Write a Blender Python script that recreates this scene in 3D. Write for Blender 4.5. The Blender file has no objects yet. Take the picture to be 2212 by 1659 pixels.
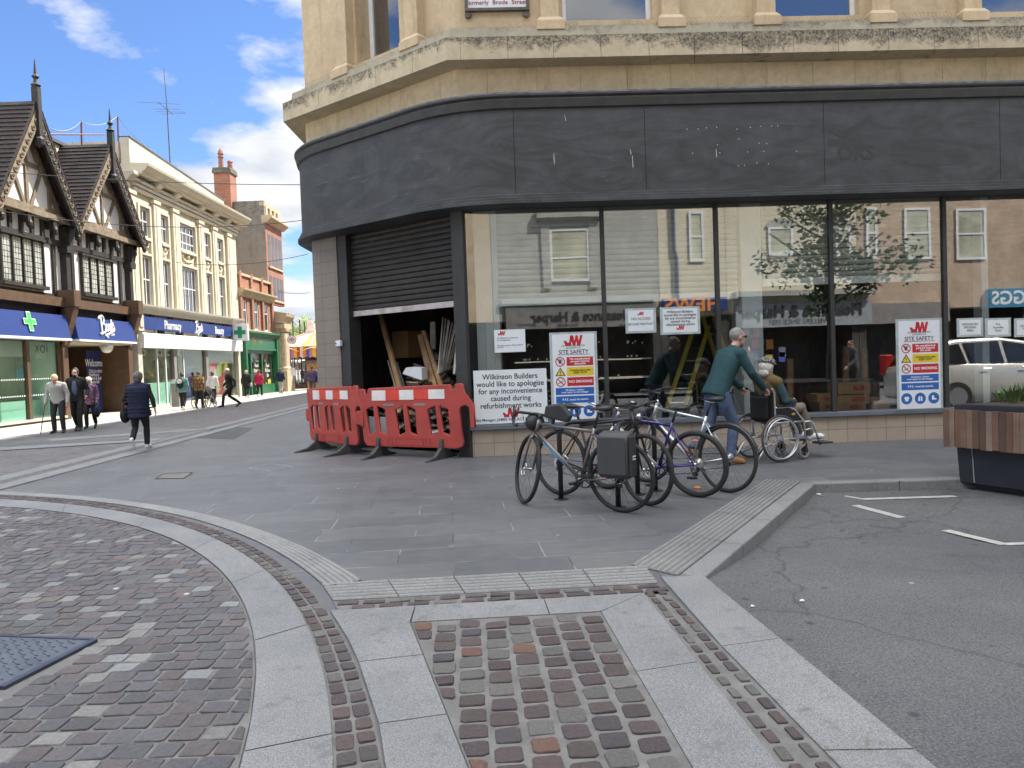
import bpy, bmesh, math, random
from mathutils import Vector, Matrix, Euler, noise
from mathutils.geometry import tessellate_polygon
random.seed(7)
R = math.radians
scene = bpy.context.scene
col = scene.collection
# ---------------------------------------------------------------- camera, sky, sun, exposure
CAM_H = 1.42
PITCH, ROLL = R(1.75), R(2.03)
cam_data = bpy.data.cameras.new('camera'); cam = bpy.data.objects.new('camera', cam_data); col.objects.link(cam)
cam_data.sensor_width = 36; cam_data.lens = 26.04; cam_data.clip_end = 3000; cam_data.clip_start = 0.05
CM = Matrix.Rotation(R(90)-PITCH, 3, 'X') @ Matrix.Rotation(-ROLL, 3, 'Z')
cam.matrix_world = Matrix.Translation((0, 0, CAM_H)) @ CM.to_4x4()
scene.camera = cam
SUN_AZ, SUN_EL = R(50), R(50)      # azimuth from +Y towards +X
world = bpy.data.worlds.new('World'); scene.world = world; world.use_nodes = True
def build_world():
    nt = world.node_tree; N = nt.nodes; L = nt.links; N.clear()
    out = N.new('ShaderNodeOutputWorld'); bg = N.new('ShaderNodeBackground')
    sky = N.new('ShaderNodeTexSky'); sky.sky_type = 'NISHITA'; sky.sun_disc = False
    sky.sun_elevation = SUN_EL; sky.sun_rotation = SUN_AZ; sky.air_density = 1.0; sky.dust_density = .15; sky.ozone_density = 3.0
    tc = N.new('ShaderNodeTexCoord')
    # cloud layer: direction projected on a flat deck high above
    sep = N.new('ShaderNodeSeparateXYZ'); L.new(tc.outputs['Generated'], sep.inputs[0])
    def M(op, a, b=None, c=None):
        n = N.new('ShaderNodeMath'); n.operation = op
        for i, v in enumerate((a, b, c)):
            if v is None: continue
            if isinstance(v, (int, float)): n.inputs[i].default_value = v
            else: L.new(v, n.inputs[i])
        return n.outputs[0]
    zc = M('MAXIMUM', M('ADD', sep.outputs[2], .16), .03)
    cx = M('DIVIDE', sep.outputs[0], zc); cy = M('DIVIDE', sep.outputs[1], zc)
    cb = N.new('ShaderNodeCombineXYZ'); L.new(cx, cb.inputs[0]); L.new(cy, cb.inputs[1]); cb.inputs[2].default_value = 0.0
    mp = N.new('ShaderNodeMapping'); L.new(cb.outputs[0], mp.inputs[0]); mp.inputs['Location'].default_value = CLOUD_OFF
    n1 = N.new('ShaderNodeTexNoise'); n1.inputs['Scale'].default_value = CLOUD_SCALE; n1.inputs['Detail'].default_value = 9; n1.inputs['Roughness'].default_value = .56
    L.new(mp.outputs[0], n1.inputs['Vector'])
    # more cloud low down; unseen overhead cloud added, thickened and brightened for fill
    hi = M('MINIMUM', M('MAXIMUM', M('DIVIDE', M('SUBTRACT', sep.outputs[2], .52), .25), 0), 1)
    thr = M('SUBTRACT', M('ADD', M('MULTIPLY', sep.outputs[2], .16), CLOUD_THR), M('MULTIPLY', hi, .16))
    m = M('DIVIDE', M('SUBTRACT', n1.outputs[0], thr), .075)
    m = M('MINIMUM', M('MAXIMUM', m, 0), 1)
    n2 = N.new('ShaderNodeTexNoise'); n2.inputs['Scale'].default_value = CLOUD_SCALE*1.7; n2.inputs['Detail'].default_value = 6
    L.new(mp.outputs[0], n2.inputs['Vector'])
    ccol = N.new('ShaderNodeMix'); ccol.data_type = 'RGBA'
    ccol.inputs[6].default_value = (1.7, 1.8, 1.95, 1); ccol.inputs[7].default_value = (2.9, 2.85, 2.75, 1)
    L.new(M('MINIMUM', M('MAXIMUM', M('MULTIPLY', M('SUBTRACT', n2.outputs[0], .38), 4), 0), 1), ccol.inputs[0])
    mx = N.new('ShaderNodeMix'); mx.data_type = 'RGBA'
    L.new(M('MULTIPLY', m, .95), mx.inputs[0]); 
    tint = N.new('ShaderNodeMix'); tint.data_type = 'RGBA'; tint.blend_type = 'MULTIPLY'; tint.inputs[0].default_value = 1; L.new(sky.outputs[0], tint.inputs[6]); tint.inputs[7].default_value = (.34, .395, .50, 1)
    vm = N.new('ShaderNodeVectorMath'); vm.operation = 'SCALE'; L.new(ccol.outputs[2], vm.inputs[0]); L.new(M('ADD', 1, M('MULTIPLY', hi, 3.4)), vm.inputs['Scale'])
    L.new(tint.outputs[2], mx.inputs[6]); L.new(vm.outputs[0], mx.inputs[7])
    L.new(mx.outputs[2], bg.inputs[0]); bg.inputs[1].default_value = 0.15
    L.new(bg.outputs[0], out.inputs[0])
CLOUD_OFF = (3.1, 1.2, 0); CLOUD_SCALE = 1.25; CLOUD_THR = .415
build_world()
sd = bpy.data.lights.new('sun', 'SUN'); sd.energy = 3.3; sd.angle = R(.5); sd.color = (1, .94, .84)
sun = bpy.data.objects.new('sun', sd); col.objects.link(sun)
sdir = Vector((math.sin(SUN_AZ)*math.cos(SUN_EL), math.cos(SUN_AZ)*math.cos(SUN_EL), math.sin(SUN_EL)))
sun.rotation_euler = sdir.to_track_quat('Z', 'Y').to_euler(); sun.location = (30, 30, 60)
vs = scene.view_settings; vs.view_transform = 'Standard'; vs.look = 'None'; vs.gamma = 1; vs.exposure = 1.5
cy = scene.cycles
cy.use_adaptive_sampling = True; cy.adaptive_threshold = .025; cy.max_bounces = 7; cy.diffuse_bounces = 3; cy.glossy_bounces = 4
cy.transmission_bounces = 6; cy.transparent_max_bounces = 10; cy.caustics_reflective = False; cy.caustics_refractive = False
cy.use_denoising = True; cy.sample_clamp_indirect = 6; cy.time_limit = 900
# ---------------------------------------------------------------- measuring helpers: a sight line meets a real plane
FPX = 1600.0
def ray(px, py): return CM @ Vector(((px-1106)/FPX, -(py-829.5)/FPX, -1))
CAMP = Vector((0, 0, CAM_H))
def G(px, py, z=0.0):
    d = ray(px, py); t = (z-CAM_H)/d.z; p = CAMP+d*t; return Vector((p.x, p.y, z))
def g2(px, py, z=0.0): p = G(px, py, z); return (p.x, p.y)
class Frame:
    """vertical plane: origin o, horizontal direction u, outward normal n"""
    def __init__(s, o, u, n):
        s.o = Vector((o[0], o[1], 0)); s.u = Vector((u[0], u[1], 0)).normalized(); s.n = Vector((n[0], n[1], 0)).normalized()
        s.n = (s.n-s.u*s.n.dot(s.u)).normalized()
    def p(s, u, off, z): return s.o+s.u*u+s.n*off+Vector((0, 0, z))
    def px(s, px, py, off=0.0):
        d = ray(px, py); q = s.o+s.n*off; t = (q-CAMP).dot(s.n)/d.dot(s.n); w = CAMP+d*t
        return ((w-s.o).dot(s.u), w.z)
    def mat(s, u, off, z):   # text matrix: x->u, y->z, z->n
        return Matrix(((s.u.x, 0, s.n.x, 0), (s.u.y, 0, s.n.y, 0), (0, 1, 0, 0), (0, 0, 0, 1))) if False else Matrix.Translation(s.p(u, off, z)) @ Matrix((
            (s.u.x, 0, s.n.x, 0), (s.u.y, 0, s.n.y, 0), (0, 1, 0, 0), (0, 0, 0, 1)))
WORLD = Frame((0, 0), (1, 0), (0, -1))
# ---------------------------------------------------------------- materials
def mix(N, L, f, a, b, mode='MIX'):
    n = N.new('ShaderNodeMix'); n.data_type = 'RGBA'; n.blend_type = mode
    for i, v in ((0, f), (6, a), (7, b)):
        if hasattr(v, 'is_output') or hasattr(v, 'links'): L.new(v, n.inputs[i])
        elif i == 0: n.inputs[0].default_value = v
        else: n.inputs[i].default_value = (*v[:3], 1)
    return n.outputs[2]
def noise_n(N, L, co, scale, detail=4, rough=.6, dist=0):
    n = N.new('ShaderNodeTexNoise'); n.inputs['Scale'].default_value = scale; n.inputs['Detail'].default_value = detail
    n.inputs['Roughness'].default_value = rough; n.inputs['Distortion'].default_value = dist; L.new(co, n.inputs['Vector']); return n.outputs[0]
def ramp(N, L, f, a, b, ca=(0, 0, 0), cb=(1, 1, 1)):
    n = N.new('ShaderNodeValToRGB'); L.new(f, n.inputs[0]); e = n.color_ramp.elements
    e[0].position = a; e[0].color = (*ca, 1); e[1].position = b; e[1].color = (*cb, 1); return n.outputs[0]
def newmat(name):
    m = bpy.data.materials.new(name); m.use_nodes = True; nt = m.node_tree; N = nt.nodes; L = nt.links
    b = N['Principled BSDF']; tc = N.new('ShaderNodeTexCoord'); return m, N, L, b, tc.outputs['Object']
def bump(N, L, b, h, strength, dist=.01):
    n = N.new('ShaderNodeBump'); n.inputs['Strength'].default_value = strength; n.inputs['Distance'].default_value = dist
    L.new(h, n.inputs['Height']); L.new(n.outputs[0], b.inputs['Normal']); return n
MATS = {}
def mat(name, c, r=.6, m=0.0, var=.15, scale=3, bmp=0.0, bscale=30, spec=.5, emit=0, dirt=0.0, attr=None, coat=0):
    if name in MATS: return MATS[name]
    mt, N, L, b, co = newmat(name); MATS[name] = mt
    base = c
    if attr:
        a = N.new('ShaderNodeAttribute'); a.attribute_name = attr; base = a.outputs[0]
    if var:
        f = ramp(N, L, noise_n(N, L, co, scale, 5), .3, .7)
        lo = tuple(x*(1-var) for x in c); hi = tuple(min(1, x*(1+var)) for x in c)
        if attr:
            k = mix(N, L, f, (1-var,)*3, (min(1.3, 1+var),)*3); base = mix(N, L, 1.0, base, k, 'MULTIPLY')
        else: base = mix(N, L, f, lo, hi)
    if dirt:
        f = ramp(N, L, noise_n(N, L, co, scale*.6+.5, 8, .72), .52, .72)
        k = N.new('ShaderNodeMath'); k.operation = 'MULTIPLY'; k.inputs[1].default_value = dirt; L.new(f, k.inputs[0])
        base = mix(N, L, k.outputs[0], base, (.06, .055, .045))
    if hasattr(base, 'links'): L.new(base, b.inputs['Base Color'])
    else: b.inputs['Base Color'].default_value = (*base, 1)
    b.inputs['Roughness'].default_value = r; b.inputs['Metallic'].default_value = m; b.inputs['Specular IOR Level'].default_value = spec
    if coat: b.inputs['Coat Weight'].default_value = coat; b.inputs['Coat Roughness'].default_value = .08
    if var:
        rr = N.new('ShaderNodeMapRange'); rr.inputs[3].default_value = max(0, r-.08); rr.inputs[4].default_value = min(1, r+.08)
        L.new(noise_n(N, L, co, scale*2.3, 3), rr.inputs[0]); L.new(rr.outputs[0], b.inputs['Roughness'])
    if bmp: bump(N, L, b, noise_n(N, L, co, bscale, 5), bmp)
    if emit: b.inputs['Emission Color'].default_value = (*c, 1); b.inputs['Emission Strength'].default_value = emit
    return mt
def brick_mat(name, c1, c2, mortar, w, h, ms=.012, rough=.8, rotz=0, axes='xz', bmp=.5, bscale=40, offset=.5, var=.25, speck=0, facing=None, msmooth=.1):
    """bricks / tiles / slabs; axes picks which object axes run along and up the wall"""
    if name in MATS: return MATS[name]
    mt, N, L, b, co = newmat(name); MATS[name] = mt
    sep = N.new('ShaderNodeSeparateXYZ'); L.new(co, sep.inputs[0]); cb = N.new('ShaderNodeCombineXYZ')
    ix = {'x': 0, 'y': 1, 'z': 2}; L.new(sep.outputs[ix[axes[0]]], cb.inputs[0]); L.new(sep.outputs[ix[axes[1]]], cb.inputs[1])
    mp = N.new('ShaderNodeMapping'); mp.inputs['Rotation'].default_value = (0, 0, rotz); L.new(cb.outputs[0], mp.inputs[0])
    bt = N.new('ShaderNodeTexBrick'); L.new(mp.outputs[0], bt.inputs[0]); bt.offset = offset; bt.squash = 1
    bt.inputs['Scale'].default_value = 1; bt.inputs['Brick Width'].default_value = w; bt.inputs['Row Height'].default_value = h
    bt.inputs['Mortar Size'].default_value = ms; bt.inputs['Mortar Smooth'].default_value = msmooth; bt.inputs['Bias'].default_value = 0
    bt.inputs['Color1'].default_value = (*c1, 1); bt.inputs['Color2'].default_value = (*c2, 1); bt.inputs['Mortar'].default_value = (*mortar, 1)
    f = ramp(N, L, noise_n(N, L, co, 1.3, 8, .65), .3, .72)
    k = mix(N, L, f, (1-var,)*3, (1+var*.5,)*3); base = mix(N, L, 1.0, bt.outputs[0], k, 'MULTIPLY')
    if speck:
        v = N.new('ShaderNodeTexVoronoi'); v.inputs['Scale'].default_value = speck; L.new(co, v.inputs['Vector'])
        base = mix(N, L, ramp(N, L, v.outputs[0], .05, .075, (1, 1, 1), (0, 0, 0)), base, (.42, .42, .42))
    L.new(base, b.inputs['Base Color']); b.inputs['Roughness'].default_value = rough
    inv = N.new('ShaderNodeMath'); inv.operation = 'MULTIPLY_ADD'; inv.inputs[1].default_value = -1; L.new(bt.outputs[1], inv.inputs[0])
    q = N.new('ShaderNodeMath'); q.operation = 'MULTIPLY'; q.inputs[1].default_value = .35; L.new(noise_n(N, L, co, bscale, 4), q.inputs[0]); L.new(q.outputs[0], inv.inputs[2])
    bump(N, L, b, inv.outputs[0], bmp, .01)
    return mt
def glass_mat(name, tint=(1, 1, 1), fres=1.0, rough=0.0, ior=1.5, base=0.0):
    if name in MATS: return MATS[name]
    m = bpy.data.materials.new(name); m.use_nodes = True; N = m.node_tree.nodes; L = m.node_tree.links; N.clear(); MATS[name] = m
    o = N.new('ShaderNodeOutputMaterial'); t = N.new('ShaderNodeBsdfTransparent'); t.inputs[0].default_value = (*tint, 1)
    g = N.new('ShaderNodeBsdfGlossy'); g.inputs['Roughness'].default_value = rough; lw = N.new('ShaderNodeLayerWeight'); pw = N.new('ShaderNodeMath'); pw.operation = 'POWER'; pw.inputs[1].default_value = 4.5; L.new(lw.outputs['Facing'], pw.inputs[0])
    fr = N.new('ShaderNodeMath'); fr.operation = 'MULTIPLY_ADD'; fr.inputs[1].default_value = .9; fr.inputs[2].default_value = .04; L.new(pw.outputs[0], fr.inputs[0])
    k = N.new('ShaderNodeMath'); k.operation = 'MULTIPLY_ADD'; k.use_clamp = True; k.inputs[1].default_value = fres; k.inputs[2].default_value = base; L.new(fr.outputs[0], k.inputs[0])
    s = N.new('ShaderNodeMixShader'); L.new(k.outputs[0], s.inputs[0]); L.new(t.outputs[0], s.inputs[1]); L.new(g.outputs[0], s.inputs[2]); L.new(s.outputs[0], o.inputs[0])
    # faint ripple of old glass
    tc = N.new('ShaderNodeTexCoord'); nz = N.new('ShaderNodeTexNoise'); nz.inputs['Scale'].default_value = .8; L.new(tc.outputs['Object'], nz.inputs['Vector'])
    bp = N.new('ShaderNodeBump'); bp.inputs['Strength'].default_value = .035; bp.inputs['Distance'].default_value = .02; L.new(nz.outputs[0], bp.inputs['Height']); L.new(bp.outputs[0], g.inputs['Normal'])
    return m
# ---------------------------------------------------------------- mesh helpers
class MB:
    def __init__(s): s.bm = bmesh.new(); s.mi = 0; s.cl = None; s.cur = None
    def face(s, pts):
        try: f = s.bm.faces.new([s.bm.verts.new(p) for p in pts])
        except ValueError: return None
        f.material_index = s.mi
        if s.cur is not None:
            if s.cl is None: s.cl = s.bm.loops.layers.float_color.new('col')
            for l in f.loops: l[s.cl] = (*s.cur, 1)
        return f
    def fv(s, vs):
        try: f = s.bm.faces.new(vs)
        except ValueError: return
        f.material_index = s.mi
        if s.cur is not None:
            if s.cl is None: s.cl = s.bm.loops.layers.float_color.new('col')
            for l in f.loops: l[s.cl] = (*s.cur, 1)
    def hexa(s, a, b):
        """a: 4 pts of one cap, b: the matching 4 of the other"""
        va = [s.bm.verts.new(p) for p in a]; vb = [s.bm.verts.new(p) for p in b]; n = len(va)
        s.fv(va[::-1]); s.fv(vb)
        for i in range(n): s.fv([va[i], va[(i+1) % n], vb[(i+1) % n], vb[i]])
        return s
    def box(s, fr, u0, u1, o0, o1, z0, z1):
        return s.hexa([fr.p(u0, o0, z0), fr.p(u1, o0, z0), fr.p(u1, o1, z0), fr.p(u0, o1, z0)], [fr.p(u0, o0, z1), fr.p(u1, o0, z1), fr.p(u1, o1, z1), fr.p(u0, o1, z1)])
    def b(s, x0, x1, y0, y1, z0, z1):
        return s.hexa([(x0, y0, z0), (x1, y0, z0), (x1, y1, z0), (x0, y1, z0)], [(x0, y0, z1), (x1, y0, z1), (x1, y1, z1), (x0, y1, z1)])
    def prism(s, poly, z0, z1):
        va = [s.bm.verts.new((x, y, z0)) for x, y in poly]; vb = [s.bm.verts.new((x, y, z1)) for x, y in poly]; n = len(poly)
        s.fv(va[::-1]); s.fv(vb)
        for i in range(n): s.fv([va[i], va[(i+1) % n], vb[(i+1) % n], vb[i]])
        return s
    def fprism(s, fr, poly, o0, o1):
        """polygon in the (u,z) plane of a frame pushed from offset o0 to o1"""
        return s.hexa([fr.p(u, o0, z) for u, z in poly], [fr.p(u, o1, z) for u, z in poly])
    def tube(s, pts, r, n=8, closed=False, caps=True):
        pts = [Vector(p) for p in pts]; k = len(pts); rr = r if isinstance(r, (list, tuple)) else [r]*k
        rings = []; prev = None
        for i, p in enumerate(pts):
            if closed: t = pts[(i+1) % k]-pts[i-1]
            else: t = pts[min(i+1, k-1)]-pts[max(i-1, 0)]
            if t.length < 1e-9: t = Vector((0, 0, 1))
            t.normalize()
            if prev is None:
                a = Vector((0, 0, 1)) if abs(t.z) < .9 else Vector((1, 0, 0)); x = t.cross(a).normalized()
            else:
                x = prev-t*prev.dot(t)
                if x.length < 1e-6: x = t.orthogonal()
                x.normalize()
            prev = x; y = t.cross(x)
            rings.append([s.bm.verts.new(p+x*(math.cos(6.28318*j/n)*rr[i])+y*(math.sin(6.28318*j/n)*rr[i])) for j in range(n)])
        for i in range(k if closed else k-1):
            A, B = rings[i], rings[(i+1) % k]
            for j in range(n): s.fv([A[j], A[(j+1) % n], B[(j+1) % n], B[j]])
        if caps and not closed: s.fv(rings[0][::-1]); s.fv(rings[-1])
        return s
    def lathe(s, c, prof, n=16, axis='z', M=None):
        """prof: list of (r, h) around an axis through c"""
        rings = []
        for r, h in prof:
            ring = []
            for j in range(n):
                a = 6.28318*j/n; p = Vector((math.cos(a)*r, math.sin(a)*r, h))
                if axis == 'y': p = Vector((p.x, p.z, p.y))
                elif axis == 'x': p = Vector((p.z, p.x, p.y))
                if M: p = M @ p
                ring.append(s.bm.verts.new(Vector(c)+p))
            rings.append(ring)
        for A, B in zip(rings, rings[1:]):
            for j in range(n): s.fv([A[j], A[(j+1) % n], B[(j+1) % n], B[j]])
        s.fv(rings[0][::-1]); s.fv(rings[-1]); return s
    def ell(s, c, rx, ry, rz, n=12, m=8, M=None):
        rings = []
        for i in range(1, m):
            t = math.pi*i/m; ring = []
            for j in range(n):
                a = 6.28318*j/n; p = Vector((rx*math.sin(t)*math.cos(a), ry*math.sin(t)*math.sin(a), -rz*math.cos(t)))
                if M: p = M @ p
                ring.append(s.bm.verts.new(Vector(c)+p))
            rings.append(ring)
        def pt(z): p = Vector((0, 0, z)); return s.bm.verts.new(Vector(c)+(M @ p if M else p))
        b0, b1 = pt(-rz), pt(rz)
        for j in range(n): s.fv([b0, rings[0][(j+1) % n], rings[0][j]]); s.fv([b1, rings[-1][j], rings[-1][(j+1) % n]])
        for A, B in zip(rings, rings[1:]):
            for j in range(n): s.fv([A[j], A[(j+1) % n], B[(j+1) % n], B[j]])
        return s
    def build(s, name, mats, parent=None, smooth=False, bevel=0, xf=None, fixn=True):
        if xf is not None: bmesh.ops.transform(s.bm, matrix=xf, verts=s.bm.verts)
        if fixn: bmesh.ops.recalc_face_normals(s.bm, faces=s.bm.faces)
        me = bpy.data.meshes.new(name); s.bm.to_mesh(me); s.bm.free()
        for m in (mats if isinstance(mats, (list, tuple)) else [mats]): me.materials.append(m)
        if smooth:
            for p in me.polygons: p.use_smooth = True
        return link(me, name, parent, bevel, smooth)
def link(me, name, parent=None, bevel=0, smooth=False):
    o = bpy.data.objects.new(name, me); col.objects.link(o)
    if parent is not None:
        o.parent = parent
        if not parent.get('_local'): 
            q = parent; t = Vector((0, 0, 0))
            while q is not None: t += Vector(q.location); q = q.parent
            if parent.type == 'EMPTY': o.matrix_parent_inverse = Matrix.Translation(-t)
    if bevel:
        b = o.modifiers.new('bevel', 'BEVEL'); b.width = bevel; b.segments = 2; b.limit_method = 'ANGLE'; b.angle_limit = R(35)
    if smooth and smooth != True:
        pass
    return o
def empty(name, loc=(0, 0, 0), label=None, cat=None, group=None, local=False):
    o = bpy.data.objects.new(name, None); col.objects.link(o); o.location = loc; o.empty_display_size = .1
    if local: o['_local'] = 1
    return tag(o, label, cat, group)
def tag(o, label=None, cat=None, group=None, kind=None):
    if label: o['label'] = label
    if cat: o['category'] = cat
    if group: o['group'] = group
    if kind: o['kind'] = kind
    return o
def struct(o): o['kind'] = 'structure'; return o
def text_mesh(s, size, M, mt, name='lettering', parent=None, align='CENTER', off=0.0, ext=.002, shear=0, xs=1.0, mirror=False, sp=1.0, lines=1.0, valign='CENTER'):
    cu = bpy.data.curves.new('t', 'FONT'); cu.body = s; cu.size = size; cu.align_x = align; cu.align_y = valign; cu.extrude = ext; cu.offset = off
    cu.shear = shear; cu.space_character = sp; cu.space_line = lines; cu.resolution_u = 3
    ob = bpy.data.objects.new('t', cu); col.objects.link(ob); bpy.context.view_layer.update()
    me = bpy.data.meshes.new_from_object(ob.evaluated_get(bpy.context.evaluated_depsgraph_get()))
    bpy.data.objects.remove(ob); bpy.data.curves.remove(cu)
    me.transform(M @ Matrix.Diagonal((-xs if mirror else xs, 1, 1, 1)))
    if mirror: me.flip_normals()
    me.materials.clear(); me.materials.append(mt); me.name = name
    return link(me, name, parent)
def remesh(mb, voxel, smooth_it=2, disp=0, dscale=8, seed=0):
    me = bpy.data.meshes.new('tmp'); bmesh.ops.recalc_face_normals(mb.bm, faces=mb.bm.faces); mb.bm.to_mesh(me); mb.bm.free()
    ob = bpy.data.objects.new('tmp', me); col.objects.link(ob)
    m = ob.modifiers.new('r', 'REMESH'); m.mode = 'VOXEL'; m.voxel_size = voxel; m.use_smooth_shade = True
    if smooth_it: k = ob.modifiers.new('s', 'SMOOTH'); k.factor = .5; k.iterations = smooth_it
    bpy.context.view_layer.update()
    out = bpy.data.meshes.new_from_object(ob.evaluated_get(bpy.context.evaluated_depsgraph_get()))
    bpy.data.objects.remove(ob); bpy.data.meshes.remove(me)
    if disp:
        o = Vector((seed*3.1, seed*1.7, seed)); ns = [v.normal.copy() for v in out.vertices]
        for v, n in zip(out.vertices, ns):
            q = Vector((v.co.x, v.co.y, v.co.z*.6))*dscale+o
            v.co += n*(disp*(1-2*abs(noise.noise(q)))+disp*.4*noise.noise(q*2.7))
    return out
# ================================================================ GROUND
def granite_mat(name, c, warm=0.0):
    mt, N, L, b, co = newmat(name)
    f1 = ramp(N, L, noise_n(N, L, co, 190, 2, .7), .38, .62); f2 = ramp(N, L, noise_n(N, L, co, 1.1, 6, .6), .35, .7)
    base = mix(N, L, f1, tuple(x*.62 for x in c), tuple(min(1, x*1.4) for x in c))
    base = mix(N, L, 1.0, base, mix(N, L, f2, (.82, .82, .82), (1.1, 1.08, 1.04)), 'MULTIPLY')
    f3 = ramp(N, L, noise_n(N, L, co, 5, 8, .8), .56, .66); base = mix(N, L, f3, base, tuple(x*.62 for x in c)); f4 = ramp(N, L, noise_n(N, L, co, 2.3, 9, .8, 1.5), .60, .64); base = mix(N, L, f4, base, (c[0]*.72, c[1]*.66, c[2]*.55))
    L.new(base, b.inputs['Base Color']); b.inputs['Roughness'].default_value = .72
    bump(N, L, b, noise_n(N, L, co, 160, 3), .35, .004); return mt
M_GRAN = granite_mat('grey granite', (.198, .203, .212)); M_GRAN2 = granite_mat('kerb granite', (.20, .205, .21))
M_TACT = granite_mat('ribbed paving', (.135, .137, .14)); M_RIB = granite_mat('lightened rib tops', (.245, .248, .25))  # rib contrast put in by colour, flat light shows none; channels also dirty
def slab_mat():
    mt, N, L, b, co = newmat('blue grey paving slabs')
    mp = N.new('ShaderNodeMapping'); mp.inputs['Rotation'].default_value = (0, 0, R(-5)); L.new(co, mp.inputs[0])
    bt = N.new('ShaderNodeTexBrick'); L.new(mp.outputs[0], bt.inputs[0]); bt.offset = .38; bt.offset_frequency = 2; bt.squash = 1.3; bt.squash_frequency = 3
    for k, v in (('Scale', 1), ('Brick Width', .82), ('Row Height', .44), ('Mortar Size', .005), ('Mortar Smooth', .2), ('Bias', 0)): bt.inputs[k].default_value = v
    bt.inputs['Color1'].default_value = (.105, .109, .117, 1); bt.inputs['Color2'].default_value = (.132, .134, .140, 1); bt.inputs['Mortar'].default_value = (.17, .17, .17, 1)
    # joints pale in places, dark in others
    jn = ramp(N, L, noise_n(N, L, co, 1.7, 3), .45, .6); jc = mix(N, L, jn, (.055, .055, .06), (.27, .27, .27))
    nb = ramp(N, L, noise_n(N, L, co, .55, 7, .62), .3, .75); st = ramp(N, L, noise_n(N, L, co, 5, 9, .75), .35, .8)
    base = mix(N, L, 1.0, bt.outputs[0], mix(N, L, nb, (.80, .82, .86), (1.16, 1.14, 1.08)), 'MULTIPLY')
    base = mix(N, L, 1.0, base, mix(N, L, st, (.88, .88, .88), (1.14, 1.14, 1.14)), 'MULTIPLY')
    wv = N.new('ShaderNodeMapping'); wv.inputs['Rotation'].default_value = (0, 0, R(-5)); wv.inputs['Scale'].default_value = (.8, 9, 1); L.new(co, wv.inputs[0])
    cl = ramp(N, L, noise_n(N, L, wv.outputs[0], 2, 5, .7, 1.5), .40, .75); base = mix(N, L, 1.0, base, mix(N, L, cl, (.92, .92, .93), (1.12, 1.12, 1.12)), 'MULTIPLY')
    base = mix(N, L, bt.outputs[1], base, jc)
    v = N.new('ShaderNodeTexVoronoi'); v.inputs['Scale'].default_value = 2.6; L.new(co, v.inputs['Vector'])
    spot = ramp(N, L, v.outputs[0], .035, .05, (1, 1, 1), (0, 0, 0)); ns = ramp(N, L, noise_n(N, L, co, .9, 3), .40, .50)
    sm = N.new('ShaderNodeMath'); sm.operation = 'MULTIPLY'; L.new(spot, sm.inputs[0]); L.new(ns, sm.inputs[1])
    base = mix(N, L, sm.outputs[0], base, (.40, .41, .41))
    v2 = N.new('ShaderNodeTexVoronoi'); v2.inputs['Scale'].default_value = 1.3; v2.inputs['Randomness'].default_value = 1; L.new(co, v2.inputs['Vector'])
    base = mix(N, L, ramp(N, L, v2.outputs[0], .025, .045, (.8, .8, .8), (0, 0, 0)), base, (.05, .05, .05))
    L.new(base, b.inputs['Base Color'])
    rr = N.new('ShaderNodeMapRange'); rr.inputs[3].default_value = .42; rr.inputs[4].default_value = .72; L.new(nb, rr.inputs[0]); L.new(rr.outputs[0], b.inputs['Roughness'])
    h = N.new('ShaderNodeMath'); h.operation = 'MULTIPLY_ADD'; h.inputs[1].default_value = -1.0; L.new(bt.outputs[1], h.inputs[0])
    q = N.new('ShaderNodeMath'); q.operation = 'MULTIPLY'; q.inputs[1].default_value = .5; L.new(cl, q.inputs[0]); L.new(q.outputs[0], h.inputs[2])
    bump(N, L, b, h.outputs[0], .35, .004); return mt
M_SLAB = slab_mat()
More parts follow.
